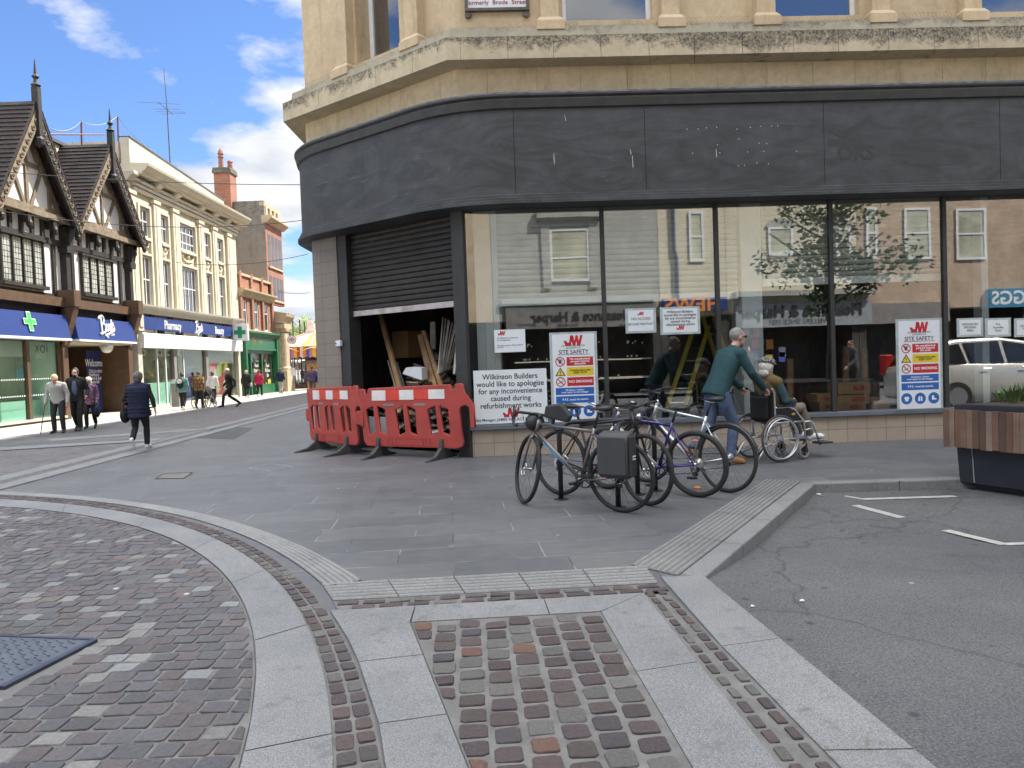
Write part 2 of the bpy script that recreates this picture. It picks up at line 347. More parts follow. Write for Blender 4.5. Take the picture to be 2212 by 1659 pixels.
def asphalt_mat():
    mt, N, L, b, co = newmat('worn asphalt')
    f1 = ramp(N, L, noise_n(N, L, co, 85, 3, .8), .3, .7); nb = ramp(N, L, noise_n(N, L, co, .7, 7, .65), .3, .75)
    base = mix(N, L, f1, (.030, .031, .034), (.158, .161, .168)); base = mix(N, L, 1.0, base, mix(N, L, nb, (.74, .76, .79), (1.28, 1.25, 1.2)), 'MULTIPLY')
    v = N.new('ShaderNodeTexVoronoi'); v.inputs['Scale'].default_value = 55; L.new(co, v.inputs['Vector'])
    base = mix(N, L, ramp(N, L, v.outputs[0], .08, .16, (.75, .75, .75), (0, 0, 0)), base, (.23, .23, .23))
    st = ramp(N, L, noise_n(N, L, co, 1.9, 9, .78, 1.2), .56, .68, (1, 1, 1), (.66, .66, .68)); base = mix(N, L, 1.0, base, st, 'MULTIPLY')
    ve = N.new('ShaderNodeTexVoronoi'); ve.feature = 'DISTANCE_TO_EDGE'; ve.inputs['Scale'].default_value = .42; wn = N.new('ShaderNodeVectorMath'); wn.operation = 'ADD'; nn_ = N.new('ShaderNodeTexNoise'); nn_.inputs['Scale'].default_value = 3; nn_.inputs['Detail'].default_value = 6; L.new(co, nn_.inputs['Vector']); sc_ = N.new('ShaderNodeVectorMath'); sc_.operation = 'SCALE'; sc_.inputs['Scale'].default_value = .35; L.new(nn_.outputs[1], sc_.inputs[0]); L.new(co, wn.inputs[0]); L.new(sc_.outputs[0], wn.inputs[1]); L.new(wn.outputs[0], ve.inputs['Vector']); base = mix(N, L, ramp(N, L, ve.outputs[0], .002, .006, (.6, .6, .6), (0, 0, 0)), base, (.035, .035, .037))
    v = N.new('ShaderNodeTexVoronoi'); v.inputs['Scale'].default_value = 2.1; L.new(co, v.inputs['Vector'])
    base = mix(N, L, ramp(N, L, v.outputs[0], .03, .05, (1, 1, 1), (0, 0, 0)), base, (.30, .30, .29))
    v = N.new('ShaderNodeTexVoronoi'); v.inputs['Scale'].default_value = 3.3; L.new(co, v.inputs['Vector'])
    base = mix(N, L, ramp(N, L, v.outputs[0], .05, .10, (.8, .8, .8), (0, 0, 0)), base, (.03, .03, .032))
    L.new(base, b.inputs['Base Color']); b.inputs['Roughness'].default_value = .8
    bump(N, L, b, noise_n(N, L, co, 90, 4, .8), .6, .006); return mt
M_ASPH = asphalt_mat()
def sett_mat():
    mt, N, L, b, co = newmat('stone setts'); a = N.new('ShaderNodeAttribute'); a.attribute_name = 'col'
    f = ramp(N, L, noise_n(N, L, co, 60, 5, .75), .25, .75); base = mix(N, L, 1.0, a.outputs[0], mix(N, L, f, (.68, .68, .68), (1.35, 1.33, 1.3)), 'MULTIPLY')
    v = N.new('ShaderNodeTexVoronoi'); v.inputs['Scale'].default_value = 1.6; L.new(co, v.inputs['Vector'])
    base = mix(N, L, ramp(N, L, v.outputs[0], .022, .035, (1, 1, 1), (0, 0, 0)), base, (.55, .55, .55))
    L.new(base, b.inputs['Base Color']); b.inputs['Roughness'].default_value = .62
    bump(N, L, b, noise_n(N, L, co, 38, 7, .75), 1.0, .016); return mt
M_SETT = sett_mat()
M_MORT = mat('sett mortar', (.15, .145, .14), .9, var=.25, scale=6, bmp=.5, bscale=80)
M_WHITEP = mat('worn road paint', (.40, .40, .375), .7, var=.2, scale=20, dirt=.5)
SUNPAVE = brick_mat('pale paving', (.47, .44, .37), (.53, .50, .42), (.30, .28, .24), .9, .6, .01, .8, R(3), 'xy', .3)
SETTFAR = brick_mat('distant setts', (.115, .11, .115), (.165, .155, .16), (.08, .078, .078), .21, .115, .016, .75, 0, 'xy', .6)
SETTFARW = brick_mat('distant setts two', (.12, .115, .12), (.18, .17, .17), (.085, .08, .08), .14, .12, .014, .75, R(90), 'xy', .6)
def sheet(name, poly, z, m, kind='structure', thick=0.0):
    mb = MB(); vs = [mb.bm.verts.new((x, y, z)) for x, y in poly]
    for t in tessellate_polygon([[Vector((x, y, 0)) for x, y in poly]]): mb.fv([vs[i] for i in t])
    for f in mb.bm.faces:
        f.normal_update()
        if f.normal.z < 0: f.normal_flip()
    o = mb.build(name, m, fixn=False); return tag(o, kind=kind)
gb = G(2016.7, 1659); ga = G(1519, 1246); kc = G(1758, 1045); kd = Vector((60, kc.y-.10*0-.4, 0))
kd = kc+(G(2070, 1040)-kc).normalized()*60; kd.y = max(kd.y, 6.4)
ed = (gb-ga).normalized(); ge = ga+ed*((ga.y+6.0)/-ed.y)
base = MB(); base.face([(-400, -400, -.35), (400, -400, -.35), (400, 400, -.35), (-400, 400, -.35)]); struct(base.build('ground', M_SLAB))
struct(sheet('plaza_paving', [(-60, -40), (60, -40), (60, -6), (ge.x, -6), (gb.x, gb.y), (ga.x, ga.y), (kc.x, kc.y), (kd.x, kd.y), (60, 90), (-60, 90)], 0, M_SLAB))
def road_z(x, y):
    t = max(0, min(1, (y-4.3)/1.6)); u = max(0, min(1, (2.0-y)/3)); v = max(0, min(1, (x-1.6)/2.5))
    return -.010-.09*max(t*t*(3-2*t), u*v)
mb = MB(); nx, ny = 60, 70; gv = {}
for i in range(nx+1):
    for j in range(ny+1):
        x = -6+i*(14/40) if i <= 40 else 8+(i-40)*2.6; y = -6.2+j*.215; gv[i, j] = mb.bm.verts.new((x, y, road_z(x, y)))
for i in range(nx):
    for j in range(ny): mb.fv([gv[i, j], gv[i+1, j], gv[i+1, j+1], gv[i, j+1]])
struct(mb.build('road', M_ASPH, smooth=True))
# kerb: a real step of granite blocks
def kerb(name, a, b, w=.15, L0=.9, zt=.004):
    d = (b-a); n = int(d.length/L0); d.normalize(); nn = Vector((d.y, -d.x, 0)) if Vector((d.y, -d.x, 0)).dot(Vector((1, -1, 0))) > 0 else Vector((-d.y, d.x, 0))
    mb = MB()
    for i in range(min(n, 40)+1):
        s0 = a+d*(i*L0+.003); s1 = a+d*(min((i+1)*L0, (b-a).length)-.003)
        q = [s0+nn*.012, s1+nn*.012, s1-nn*w, s0-nn*w]; q = [Vector((p.x, p.y, 0)) for p in q]
        mb.hexa([p-Vector((0, 0, .3)) for p in q], [p+Vector((0, 0, zt)) for p in q])
    return struct(mb.build(name, M_GRAN2, bevel=.012))
kerb('kerb', ga, kc); kerb('kerb', kc, kd)
# rounded stone setts, every one its own little block
def sett(mb, c, ux, uy, hx, hy, z0, z1, colr, clip=None, rnd=.16):
    mb.cur = colr; pts = []
    for sx, sy in ((-1, -1), (1, -1), (1, 1), (-1, 1)):
        r = rnd*min(hx, hy); j = lambda: random.uniform(-.07, .07)*min(hx, hy)
        a = (sx*(hx-r*(.6+random.random()*.8)), sy*hy); b_ = (sx*hx, sy*(hy-r*(.6+random.random()*.8)))
        for q in ((b_, a) if sx*sy < 0 else (a, b_)): pts.append((q[0]+j(), q[1]+j()))
    if True:
        order = sorted(pts, key=lambda p: math.atan2(p[1]/hy, p[0]/hx)); rings = []
        tx, ty = random.uniform(-.05, .05), random.uniform(-.05, .05)
        for k, zz in ((1.0, z0), (.99, z1-.003), (.95, z1), ):
            ring = []
            for x, y in order:
                p = Vector(c)+ux*(x*k)+uy*(y*k)
                if clip: p = clip(p)
                ring.append(mb.bm.verts.new((p.x, p.y, zz+(x*tx+y*ty)*(zz > z0))))
            rings.append(ring)
        for A, B in zip(rings, rings[1:]):
            for i in range(8): mb.fv([A[i], A[(i+1) % 8], B[(i+1) % 8], B[i]])
        mb.fv(rings[-1])
def scol(kind):
    r = random.random()
    if kind == 'disc':
        b = random.choice([(.105, .098, .108), (.125, .116, .125), (.10, .10, .11), (.118, .118, .128), (.125, .11, .114)])
        if r < .045: b = (.23, .24, .25)
        elif r < .13: b = (.23, .225, .22)
        elif r < .14: b = (.165, .138, .13)
    elif kind == 'panel':
        b = random.choice([(.075, .058, .064), (.085, .064, .064), (.066, .060, .064), (.12, .118, .112), (.14, .138, .13), (.085, .07, .065), (.08, .062, .062)])
        if r < .03: b = (.15, .085, .065)
    else:
        b = random.choice([(.085, .066, .07), (.075, .062, .066), (.10, .075, .072), (.13, .125, .12), (.09, .08, .08)])
    k = random.uniform(.85, 1.15); return tuple(x*k for x in b)
UX, UY = Vector((1, 0, 0)), Vector((0, 1, 0))
C_IN, R_IN = Vector((-8.67, .93, 0)), 7.83
def clipin(p):
    d = p-C_IN; return C_IN+d*((R_IN-.015)/d.length) if d.length > R_IN-.015 else p
cvA, cvB = g2(205, 1389), g2(3, 1493)
def incover(x, y):
    a = Vector((*cvA, 0)); d = Vector((cvB[0]-cvA[0], cvB[1]-cvA[1], 0)); n = Vector((d.y, -d.x, 0)).normalized(); n = n if n.x < 0 else -n; q = Vector((x, y, 0))-a; s = q.dot(d)/d.length_squared; t = q.dot(n); return -.06 < s < 1.06 and -.05 < t < .97
mb = MB(); y = 1.6; row = 0
while y < 8.9:
    x = -.9-random.random()*.13
    while x > -.72*y-.9:
        w = random.uniform(.112, .138); cx_ = x-w/2
        yy = y+.05*math.sin(x*1.3+1)*max(0, (y-4.5)/3)
        d = (Vector((cx_, yy, 0))-C_IN).length
        if d < R_IN+.02 and not incover(cx_, yy):
            sett(mb, (cx_, yy, 0), UX, UY, w/2-.0065, .0510, .0, .0115+random.uniform(-.001, .0015), scol('disc'), clipin)
        x -= w
    y += .114; row += 1
struct(mb.build('cobble_circle', M_SETT, fixn=False))
def arcpts(c, r, a0, a1, n=90): return [Vector((c[0]+r*math.cos(R(a0+(a1-a0)*i/n)), c[1]+r*math.sin(R(a0+(a1-a0)*i/n)), 0)) for i in range(n+1)]
disc = [(p.x, p.y) for p in arcpts(C_IN, R_IN, 0, 360, 96)][:-1]
sheet('cobble_bed', disc, .006, M_MORT)
ARC_IN = arcpts(C_IN, R_IN+.004, -35, 150, 150); ARC_OUT = arcpts((-9.22, .49), 8.79, -32, 150, 150)
ARC_S = arcpts((-9.70, .17), 9.51, -30, 150, 150); ARC_T = arcpts((-9.85, -.44), 10.29, -26, 150, 150); 
def strip(name, A, B, z, m, joints=0, keep=None, lift=0.0):
    mb = MB(); n = len(A)
    for i in range(n-1):
        q = [A[i], A[i+1], B[i+1], B[i]]
        if keep and not all(keep(p) for p in q): continue
        mb.face([(p.x, p.y, z) for p in q])
    o = mb.build(name, m, fixn=False)
    for p in o.data.polygons:
        if p.normal.z < 0: o.data.flip_normals(); break
    return struct(o)
def blocks(name, A, B, z, m, every=9, gap=.004, keep=None):
    """kerb-like flush granite blocks with fine joints, following two lines"""
    mb = MB(); n = len(A); i = 0
    while i < n-1:
        j = min(i+every+random.randint(-1, 1), n-1); top = []
        for k in range(i, j+1): top.append((A[k], B[k]))
        t0 = (A[min(i+1, n-1)]-A[i]).normalized()*gap; t1 = (A[j]-A[j-1]).normalized()*gap
        top[0] = (top[0][0]+t0, top[0][1]+t0); top[-1] = (top[-1][0]-t1, top[-1][1]-t1)
        if keep is None or keep((A[i]+B[j])*.5):
            dz = random.uniform(-.0006, .0006)
            for (a, b), (c, d) in zip(top, top[1:]): mb.face([(a.x, a.y, z+dz), (c.x, c.y, z+dz), (d.x, d.y, z+dz), (b.x, b.y, z+dz)])
        i = j
    o = mb.build(name, m, fixn=False)
    if o.data.polygons and o.data.polygons[0].normal.z < 0: o.data.flip_normals()
    return struct(o)
strip('granite_joint', ARC_IN, ARC_OUT, .004, mat('dark joint', (.07, .07, .07), .9))
blocks('granite_band', ARC_IN, ARC_OUT, .012, M_GRAN, 8)
strip('sett_bed', ARC_OUT, ARC_S, .005, M_MORT)
# double curved row of small setts between the granite and the ribbed strip
mb = MB()
for k, f in ((0, .27), (1, .74)):
    a = -18.0+k*.4
    while a < 100:
        i = (a+30)/180*150; t = (a+31)/182
        p0 = Vector((-9.22+8.79*math.cos(R(a)), .49+8.79*math.sin(R(a)), 0)); p1 = Vector((-9.70+9.51*math.cos(R(a+1)), .17+9.51*math.sin(R(a+1)), 0))
        # radial line: find the matching outer point by direction from the inner centre
        rd = Vector((math.cos(R(a)), math.sin(R(a)), 0)); c2 = Vector((-9.70, .17, 0)); oc = p0-c2; bq = oc.dot(rd); cq = oc.dot(oc)-9.51**2; tt = -bq+math.sqrt(max(0, bq*bq-cq))
        wdt = min(tt, .5); c = p0+rd*(wdt*f); tg = Vector((-rd.y, rd.x, 0)); hw = min(wdt*.19, .06)
        ln = random.uniform(.105, .125)
        sett(mb, c, rd, tg, hw, ln/2-.010, .0, .0125, scol('ring'), None, .26)
        a += math.degrees(ln/9.1)+.06
struct(mb.build('curved_sett_course', M_SETT, fixn=False))
# ribbed tactile paving: curved part, straight part, diagonal part
c0, c1 = Vector((-9.48, .20, 0)), Vector((-9.85, -.44, 0))
TI = arcpts(c0, 9.40, 28.9, 100, 110); TO = []
for p in TI:
    d = (p-c0).normalized(); oc = p-c1; bq = oc.dot(d); cq = oc.dot(oc)-10.29**2; TO.append(p+d*(-bq+math.sqrt(max(0, bq*bq-cq))))
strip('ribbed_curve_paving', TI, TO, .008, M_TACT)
mb = MB()
for k in range(6):
    f = .08+k*.165; pts = [a.lerp(b_, f) for a, b_ in zip(TI, TO)]
    for (a, b_), (c, d) in zip(list(zip(pts, TO))[:-1], list(zip(pts, TO))[1:]):
        n0 = (b_-a).normalized()*.010 if (b_-a).length > 1e-4 else Vector((0, 0, 0)); n1 = (d-c).normalized()*.010 if (d-c).length > 1e-4 else n0
        z0, z1 = .007, .015
        mb.face([(a-n0*1.3)+Vector((0, 0, z0)), (c-n1*1.3)+Vector((0, 0, z0)), (c-n1*.6)+Vector((0, 0, z1)), (a-n0*.6)+Vector((0, 0, z1))])
        mb.face([(a-n0*.6)+Vector((0, 0, z1)), (c-n1*.6)+Vector((0, 0, z1)), (c+n1*.6)+Vector((0, 0, z1)), (a+n0*.6)+Vector((0, 0, z1))])
        mb.face([(a+n0*.6)+Vector((0, 0, z1)), (c+n1*.6)+Vector((0, 0, z1)), (c+n1*1.3)+Vector((0, 0, z0)), (a+n0*1.3)+Vector((0, 0, z0))])
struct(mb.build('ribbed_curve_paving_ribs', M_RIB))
def ribbed(name, q, nrib, joints, along=True):
    """q: four ground corners a,b (one long side) c,d (other); ribs run a->b"""
    a, b_, c, d = [Vector((p[0], p[1], 0)) for p in q]; mb = MB(); mb.mi = 0
    nj = joints
    for j in range(nj):
        s0, s1 = j/nj, (j+1)/nj; g = .004/(b_-a).length
        P = lambda s, t: a.lerp(b_, s).lerp(d.lerp(c, s), t)
        dz = random.uniform(-.001, .001)
        mb.mi = 0; cs = [P(s0+g, .01), P(s1-g, .01), P(s1-g, .99), P(s0+g, .99)]
        mb.hexa([p+Vector((0, 0, -.005)) for p in cs], [p+Vector((0, 0, .009+dz)) for p in cs])
        for k in range(nrib):
            mb.mi = 1; t = (k+.5)/nrib; h = .19/nrib
            e = [P(s0+g, t-h), P(s1-g, t-h), P(s1-g, t+h), P(s0+g, t+h)]; i = [P(s0+g, t-h*.55), P(s1-g, t-h*.55), P(s1-g, t+h*.55), P(s0+g, t+h*.55)]
            mb.hexa([p+Vector((0, 0, .0085+dz)) for p in e], [p+Vector((0, 0, .0155+dz)) for p in i])
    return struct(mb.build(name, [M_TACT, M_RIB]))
tA, tB, tC, tD = g2(693.5, 1263), g2(1393.5, 1223.8), g2(1422.7, 1262.7), g2(718.8, 1300.8)
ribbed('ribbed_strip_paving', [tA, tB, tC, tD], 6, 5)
dA, dB, dC, dD = g2(1362, 1222), g2(1653, 1037), g2(1729, 1041.8), g2(1464.5, 1246)
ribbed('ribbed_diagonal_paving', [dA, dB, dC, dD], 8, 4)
# straight double row of setts under the ribbed strip, panel, granite frame, diagonal sett strip
def lerp2(a, b_, t): return Vector((a[0]+(b_[0]-a[0])*t, a[1]+(b_[1]-a[1])*t, 0))
def settrows(name, q, rows, pitch, kind, joint=.02, hyf=None):
    a, b_, c, d = q; mb = MB(); La = (lerp2(a, b_, 1)-lerp2(a, b_, 0)).length; Lc = (lerp2(d, c, 1)-lerp2(d, c, 0)).length
    for r in range(rows):
        t = (r+.5)/rows; s0 = lerp2(a, d, t); s1 = lerp2(b_, c, t); L_ = (s1-s0).length; n = max(1, round(L_/pitch)); dr = (s1-s0).normalized(); nr = Vector((-dr.y, dr.x, 0))
        wd = (lerp2(a, d, (r+1)/rows)-lerp2(a, d, r/rows)); hy = abs(wd.dot(nr))/2-joint/2
        for k in range(n):
            s = (k+.5+(.35 if r % 2 else 0))/n
            if s > 1: continue
            c_ = s0.lerp(s1, s)+Vector((random.uniform(-1, 1), random.uniform(-1, 1), 0))*.004
            sett(mb, c_, dr, nr, L_/n/2-joint/2-random.random()*.006, hy-random.random()*.005, 0, .0125+random.uniform(-.001, .0015), scol(kind), None, .24)
    return struct(mb.build(name, M_SETT, fixn=False))
hb = [g2(722, 1302.5), g2(1424, 1264.5), g2(1431, 1281.5), g2(738, 1321)]
sheet('sett_bed', [g2(718, 1300), g2(1423, 1262), g2(1434, 1284), g2(733, 1324)], .005, M_MORT)
settrows('straight_sett_course', hb, 2, .155, 'ring', .02)
ds = [g2(1392, 1284), g2(1682, 1659), g2(1810.6, 1659), g2(1429, 1266)]
def ext(a, b_, k): return (b_[0]+(b_[0]-a[0])*k, b_[1]+(b_[1]-a[1])*k)
ds2 = [ds[0], ext(ds[0], ds[1], .8), ext(ds[3], ds[2], .8), ds[3]]
sheet('sett_bed', ds2, .005, M_MORT); settrows('diagonal_sett_course', ds2, 2, .122, 'ring', .026)
pTL, pTR, pBR, pBL = g2(888, 1348), g2(1298, 1325), g2(1493, 1659), g2(1012, 1659)
pBR = ext(pTR, pBR, .7); pBL = ext(pTL, pBL, .7)
pM = g2(975, 1535)
sheet('sett_bed', [pTL, pTR, pBR, pBL], .007, M_MORT)
# panel columns run away from the camera
mb = MB(); 
W_ = (Vector((*pTR, 0))-Vector((*pTL, 0))); dx = W_.normalized(); dy = Vector((*pBR, 0))-Vector((*pTR, 0)); L_ = dy.length; dy.normalize()
ncol = 8; side = Vector((dx.x, dx.y, 0)); dyp = Vector((.06, -1, 0)).normalized()
def clippanel(p):
    P4 = [pTL, pTR, pBR, pBL]
    for i in range(4):
        a, b_ = Vector((*P4[i], 0)), Vector((*P4[(i+1) % 4], 0)); e = (b_-a).normalized(); s = e.x*(p.y-a.y)-e.y*(p.x-a.x)
        if s > -.008: p = p-Vector((-e.y, e.x, 0))*(s+.008)
    return p
for c in range(-3, 13):
    for r in range(0, 24):
        p = Vector((*pTL, 0))+dx*((c+.5)*.131)+dyp*(.075+r*.131+(.05 if c % 2 else 0))
        p += Vector((random.uniform(-1, 1), random.uniform(-1, 1), 0))*.004
        # inside test against the four edges
        ok = True; P4 = [pTL, pTR, pBR, pBL]
        for i in range(4):
            a, b_ = Vector((*P4[i], 0)), Vector((*P4[(i+1) % 4], 0)); e = (b_-a).normalized(); m_ = .048 if i != 0 else .05
            if (e.x*(p.y-a.y)-e.y*(p.x-a.x)) > -(m_*.75 if i == 0 else .008): ok = False
        if ok: sett(mb, p, dx, -dyp, .053+random.uniform(-.003, .002), .052+random.uniform(-.004, .003), 0, .0145+random.uniform(-.0012, .0015), scol('panel'), clippanel, .22)
struct(mb.build('sett_panel', M_SETT, fixn=False))
def gblock(name, polys, z=.012):
    mb = MB()
    for q in polys:
        c = Vector((sum(p[0] for p in q)/len(q), sum(p[1] for p in q)/len(q), 0)); dz = random.uniform(-.0006, .0006)
        pp = [Vector((*p, 0)) for p in q]; pp = [p+(c-p).normalized()*.004 for p in pp]
        mb.hexa([p+Vector((0, 0, -.004)) for p in pp], [p+Vector((0, 0, z+dz)) for p in pp])
    return struct(mb.build(name, M_GRAN))
fTL, fTR, fR = g2(734, 1322), g2(1390, 1284), ext(g2(1390, 1284), g2(1682, 1659), .8)
top_l, top_r = g2(893, 1348), g2(1298, 1325)
j1, j2 = g2(897, 1312), g2(1175, 1297)
jj1, jj2 = g2(888, 1348), g2(1187, 1331)
gblock('granite_frame', [[j1, j2, jj2, jj1], [j2, fTR, pTR, jj2]])
def cut(a, b_, t): return (a[0]+(b_[0]-a[0])*t, a[1]+(b_[1]-a[1])*t)
gblock('granite_frame', [[cut(fTR, fR, s0), cut(fTR, fR, s1), cut(pTR, pBR, s1), cut(pTR, pBR, s0)] for s0, s1 in ((0, .30), (.30, .62), (.62, 1))])
# left side of the frame meets the curved setts
def onS(y):  # x of the ARC_S circle at this y
    return -9.70+math.sqrt(9.51**2-(y-.17)**2)+.012
ys = [j1[1]+.07, 3.30+.25, 2.98, 2.60, 1.7, .4]
def onL(y):
    t = (y-pTL[1])/(pBL[1]-pTL[1]); return pTL[0]+(pBL[0]-pTL[0])*t-.005
pl = [[(onS(fTL[1]+.0), fTL[1]), j1, (onL(jj1[1]), jj1[1]), (onL(3.56), 3.56), (onS(3.50), 3.50), (onS(3.8), 3.8)]]
pl.append([(onS(3.50), 3.50), (onL(3.56), 3.56), (onL(2.94), 2.94), (onS(2.88), 2.88)]); pl.append([(onS(2.88), 2.88), (onL(2.94), 2.94), (onL(2.2), 2.2), (onS(2.15), 2.15)]); pl.append([(onS(2.15), 2.15), (onL(2.2), 2.2), (onL(.9), .9), (onS(.9), .9)])
gblock('granite_frame', pl)
o1, o2, o3, o4 = g2(1427, 1248.5), g2(1519, 1246), ext(g2(1519, 1246), g2(2016.7, 1659), .8), ext(ds[3], ds[2], .8)
o1b = ds[3]
gblock('granite_margin', [[cut(o1b, o4, s0) if s0 else o1, cut(o1b, o4, s1), cut(o2, o3, s1), cut(o2, o3, s0)] for s0, s1 in ((0, .27), (.27, .53), (.53, .78), (.78, 1))])
# road markings
def marking(a, b_, w=.07): 
    a = G(*a, -.09); b_ = G(*b_, -.09); d = (b_-a).normalized(); n = Vector((-d.y, d.x, 0))*w/2; return [a+n, b_+n, b_-n, a-n]
mb = MB()
for a, b_ in (((1846.8, 1090.2), (1948.2, 1116.6)), ((2041.3, 1143.5), (2172, 1179)), ((2166, 1178.5), (2330, 1170)), ((1825, 1070), (1872, 1078)), ((1868, 1077), (2064, 1071))):
    q = marking(a, b_, .09 if a[0] != 1825 else .05); q = [Vector((p.x, p.y, road_z(p.x, p.y)+.005+(.0015 if a[0] in (2166, 1868) else 0))) for p in q]; mb.face(q)
o = mb.build('road_marking', M_WHITEP); 
struct(o)
# LEFT STREET: bands, setts, sunlit footway
def zz(x, y): return g2(x*.2986, 614.2+y*.2986)
def band(name, pts, z, m):
    return sheet(name, [zz(*p) for p in pts], z, m)
FW_X = -12.25
sheet('footway', [(FW_X, -30), (FW_X, 75), (-40, 75), (-40, -30)], .004, SUNPAVE)
sheet('footway_kerb', [(FW_X, -30), (FW_X+.45, -30), (FW_X+.45, 75), (FW_X, 75)], .008, M_GRAN)
eA, eB = zz(0, 1430), zz(2212, 880); sl = (eB[0]-eA[0])/(eB[1]-eA[1])
def XB(y, x0): return x0+sl*(y-eA[1])
def lane(name, x0, x1, z, m, y0=-5, y1=72): return sheet(name, [(XB(y0, x0), y0), (XB(y0, x1), y0), (XB(y1, x1), y1), (XB(y1, x0), y1)], z, m)
cuts = [zz(0, k) for k in (1392, 1425, 1452, 1490)]
ym = [c[1] for c in cuts]
X0 = eA[0]
def xat(c): return c[0]-sl*(c[1]-eA[1])
sheet('street_setts', [(FW_X+.45, 6), (XB(6, xat(cuts[0])), 6), (XB(72, xat(cuts[0])), 72), (FW_X+.45, 72)], .0045, SETTFARW)
lane('street_band', xat(cuts[0]), xat(cuts[1]), .009, M_GRAN); lane('street_sett_course', xat(cuts[1]), xat(cuts[2]), .006, SETTFAR); lane('street_band', xat(cuts[2]), xat(cuts[3]), .009, M_GRAN)
sheet('street_slab_triangle', [zz(0, 1195), zz(0, 1160), zz(900, 1030), zz(1480, 1052), zz(1180, 1118), zz(900, 1130)], .013, M_SLAB)
sheet('street_cross_band', [zz(0, 1186), zz(0, 1208), zz(1130, 1136), zz(1200, 1117)], .018, M_GRAN); sheet('street_cross_band', [zz(330, 1124), zz(380, 1140), zz(1440, 1062), zz(1500, 1046)], .018, M_GRAN)
M_GRATE = mat('drain iron', (.05, .05, .052), .5, .6, var=.3, scale=8)
def manhole(name, q, z, label, bars=0, m=M_GRATE, rim=None):
    a, b_, c, d = [Vector((*g2(*p), 0)) for p in q]; e = empty(name, (a+c)/2, label, 'manhole' if bars == 0 else 'drain')
    mb = MB(); P = lambda s, t: a.lerp(b_, s).lerp(d.lerp(c, s), t)
    if bars:
        for k in range(bars):
            s0 = .05+k*.9/bars; s1 = s0+.45/bars; qd = [P(s0, .06), P(s1, .06), P(s1, .94), P(s0, .94)]; mb.hexa([p+Vector((0, 0, .002)) for p in qd], [p+Vector((0, 0, z)) for p in qd])
    else: qd = [P(.03, .03), P(.97, .03), P(.97, .97), P(.03, .97)]; mb.hexa([p for p in qd], [p+Vector((0, 0, z)) for p in qd])
    mb.build('cover' if not bars else 'grating', m, e)
    mb = MB()
    for s0, s1, t0, t1 in ((0, 1, 0, .025), (0, 1, .975, 1), (0, .025, .025, .975), (.975, 1, .025, .975)):
        qd = [P(s0, t0), P(s1, t0), P(s1, t1), P(s0, t1)]; mb.hexa([p for p in qd], [p+Vector((0, 0, z+.002)) for p in qd])
    mb.build('rim', rim or M_GRATE, e); return e
manhole('drain_cover', [(335, 1035), (398, 1034), (417, 1021.5), (353, 1023)], .006, 'small worn metal drain grate with pale rusty bars in grey paving', 9, mat('worn grate', (.33, .31, .26), .5, .3, var=.3))
manhole('drain_cover', [(424, 946), (505, 949), (545, 925.5), (470, 922)], .004, 'wide dark slotted drain cover beside the granite street bands', 24, mat('dark grate', (.09, .095, .1), .7))
manhole('manhole_cover', [(537, 1011), (582, 1017.5), (633, 1009), (583, 1001.5)], .004, 'square recessed paved manhole cover outlined in pale metal, between barriers and drain', 0, M_SLAB, mat('pale rim', (.33, .33, .33), .5))
# big iron cover, bottom left
a = G(205, 1389); cv = [(-2.95, 2.92), (-2.05, 2.92), (-2.05, 3.60), (-2.95, 3.60)]
def iron_cover():
    q = [g2(-60, 1493), g2(3, 1493), g2(205, 1389), g2(-20, 1391)]
    x1, yA, yB = g2(205, 1389)[0], g2(3, 1493)[1], g2(205, 1389)[1]; xs_ = g2(3, 1493)[0]
    e = empty('manhole_cover', (x1-.45, (yA+yB)/2, 0), 'large bluish iron manhole cover with wavy raised ribs among the cobbles', 'manhole')
    mi_ = mat('blue grey iron', (.13, .145, .172), .42, .55, var=.25, scale=9, bmp=.2)
    d = Vector((xs_-x1, yA-yB, 0)); nn = Vector((d.y, -d.x, 0)).normalized()*-1
    b0 = Vector((x1, yB, 0)); L1 = d.length
    if nn.x > 0: nn = -nn
    P = lambda s, t: b0+d*s+nn*(t*.9)
    mb = MB(); q = [P(.02, .02), P(.98, .02), P(.98, 1), P(.02, 1)]; mb.hexa([p for p in q], [p+Vector((0, 0, .019)) for p in q]); mb.build('cover', mi_, e)
    mb = MB()
    for s0, s1, t0, t1 in ((0, 1, -.02, .018), (-.02, .02, .018, 1), (.98, 1.02, .018, 1)):
        q = [P(s0, t0), P(s1, t0), P(s1, t1), P(s0, t1)]; mb.hexa([p for p in q], [p+Vector((0, 0, .023)) for p in q])
    mb.build('rim', mat('cover rim', (.07, .085, .12), .4, .6), e)
    mb = MB()
    for r in range(9):
        for k in range(12):
            s, t = .09+r*.095, .07+k*.08; pts = [P(s+(.028*math.cos(u*3.1416)+.01*r*0), t+u*.075)+Vector((0, 0, .021)) for u in (0, .25, .5, .75, 1)]
            mb.tube(pts, .0042, 5)
    mb.build('raised_pattern', mi_, e)
iron_cover()
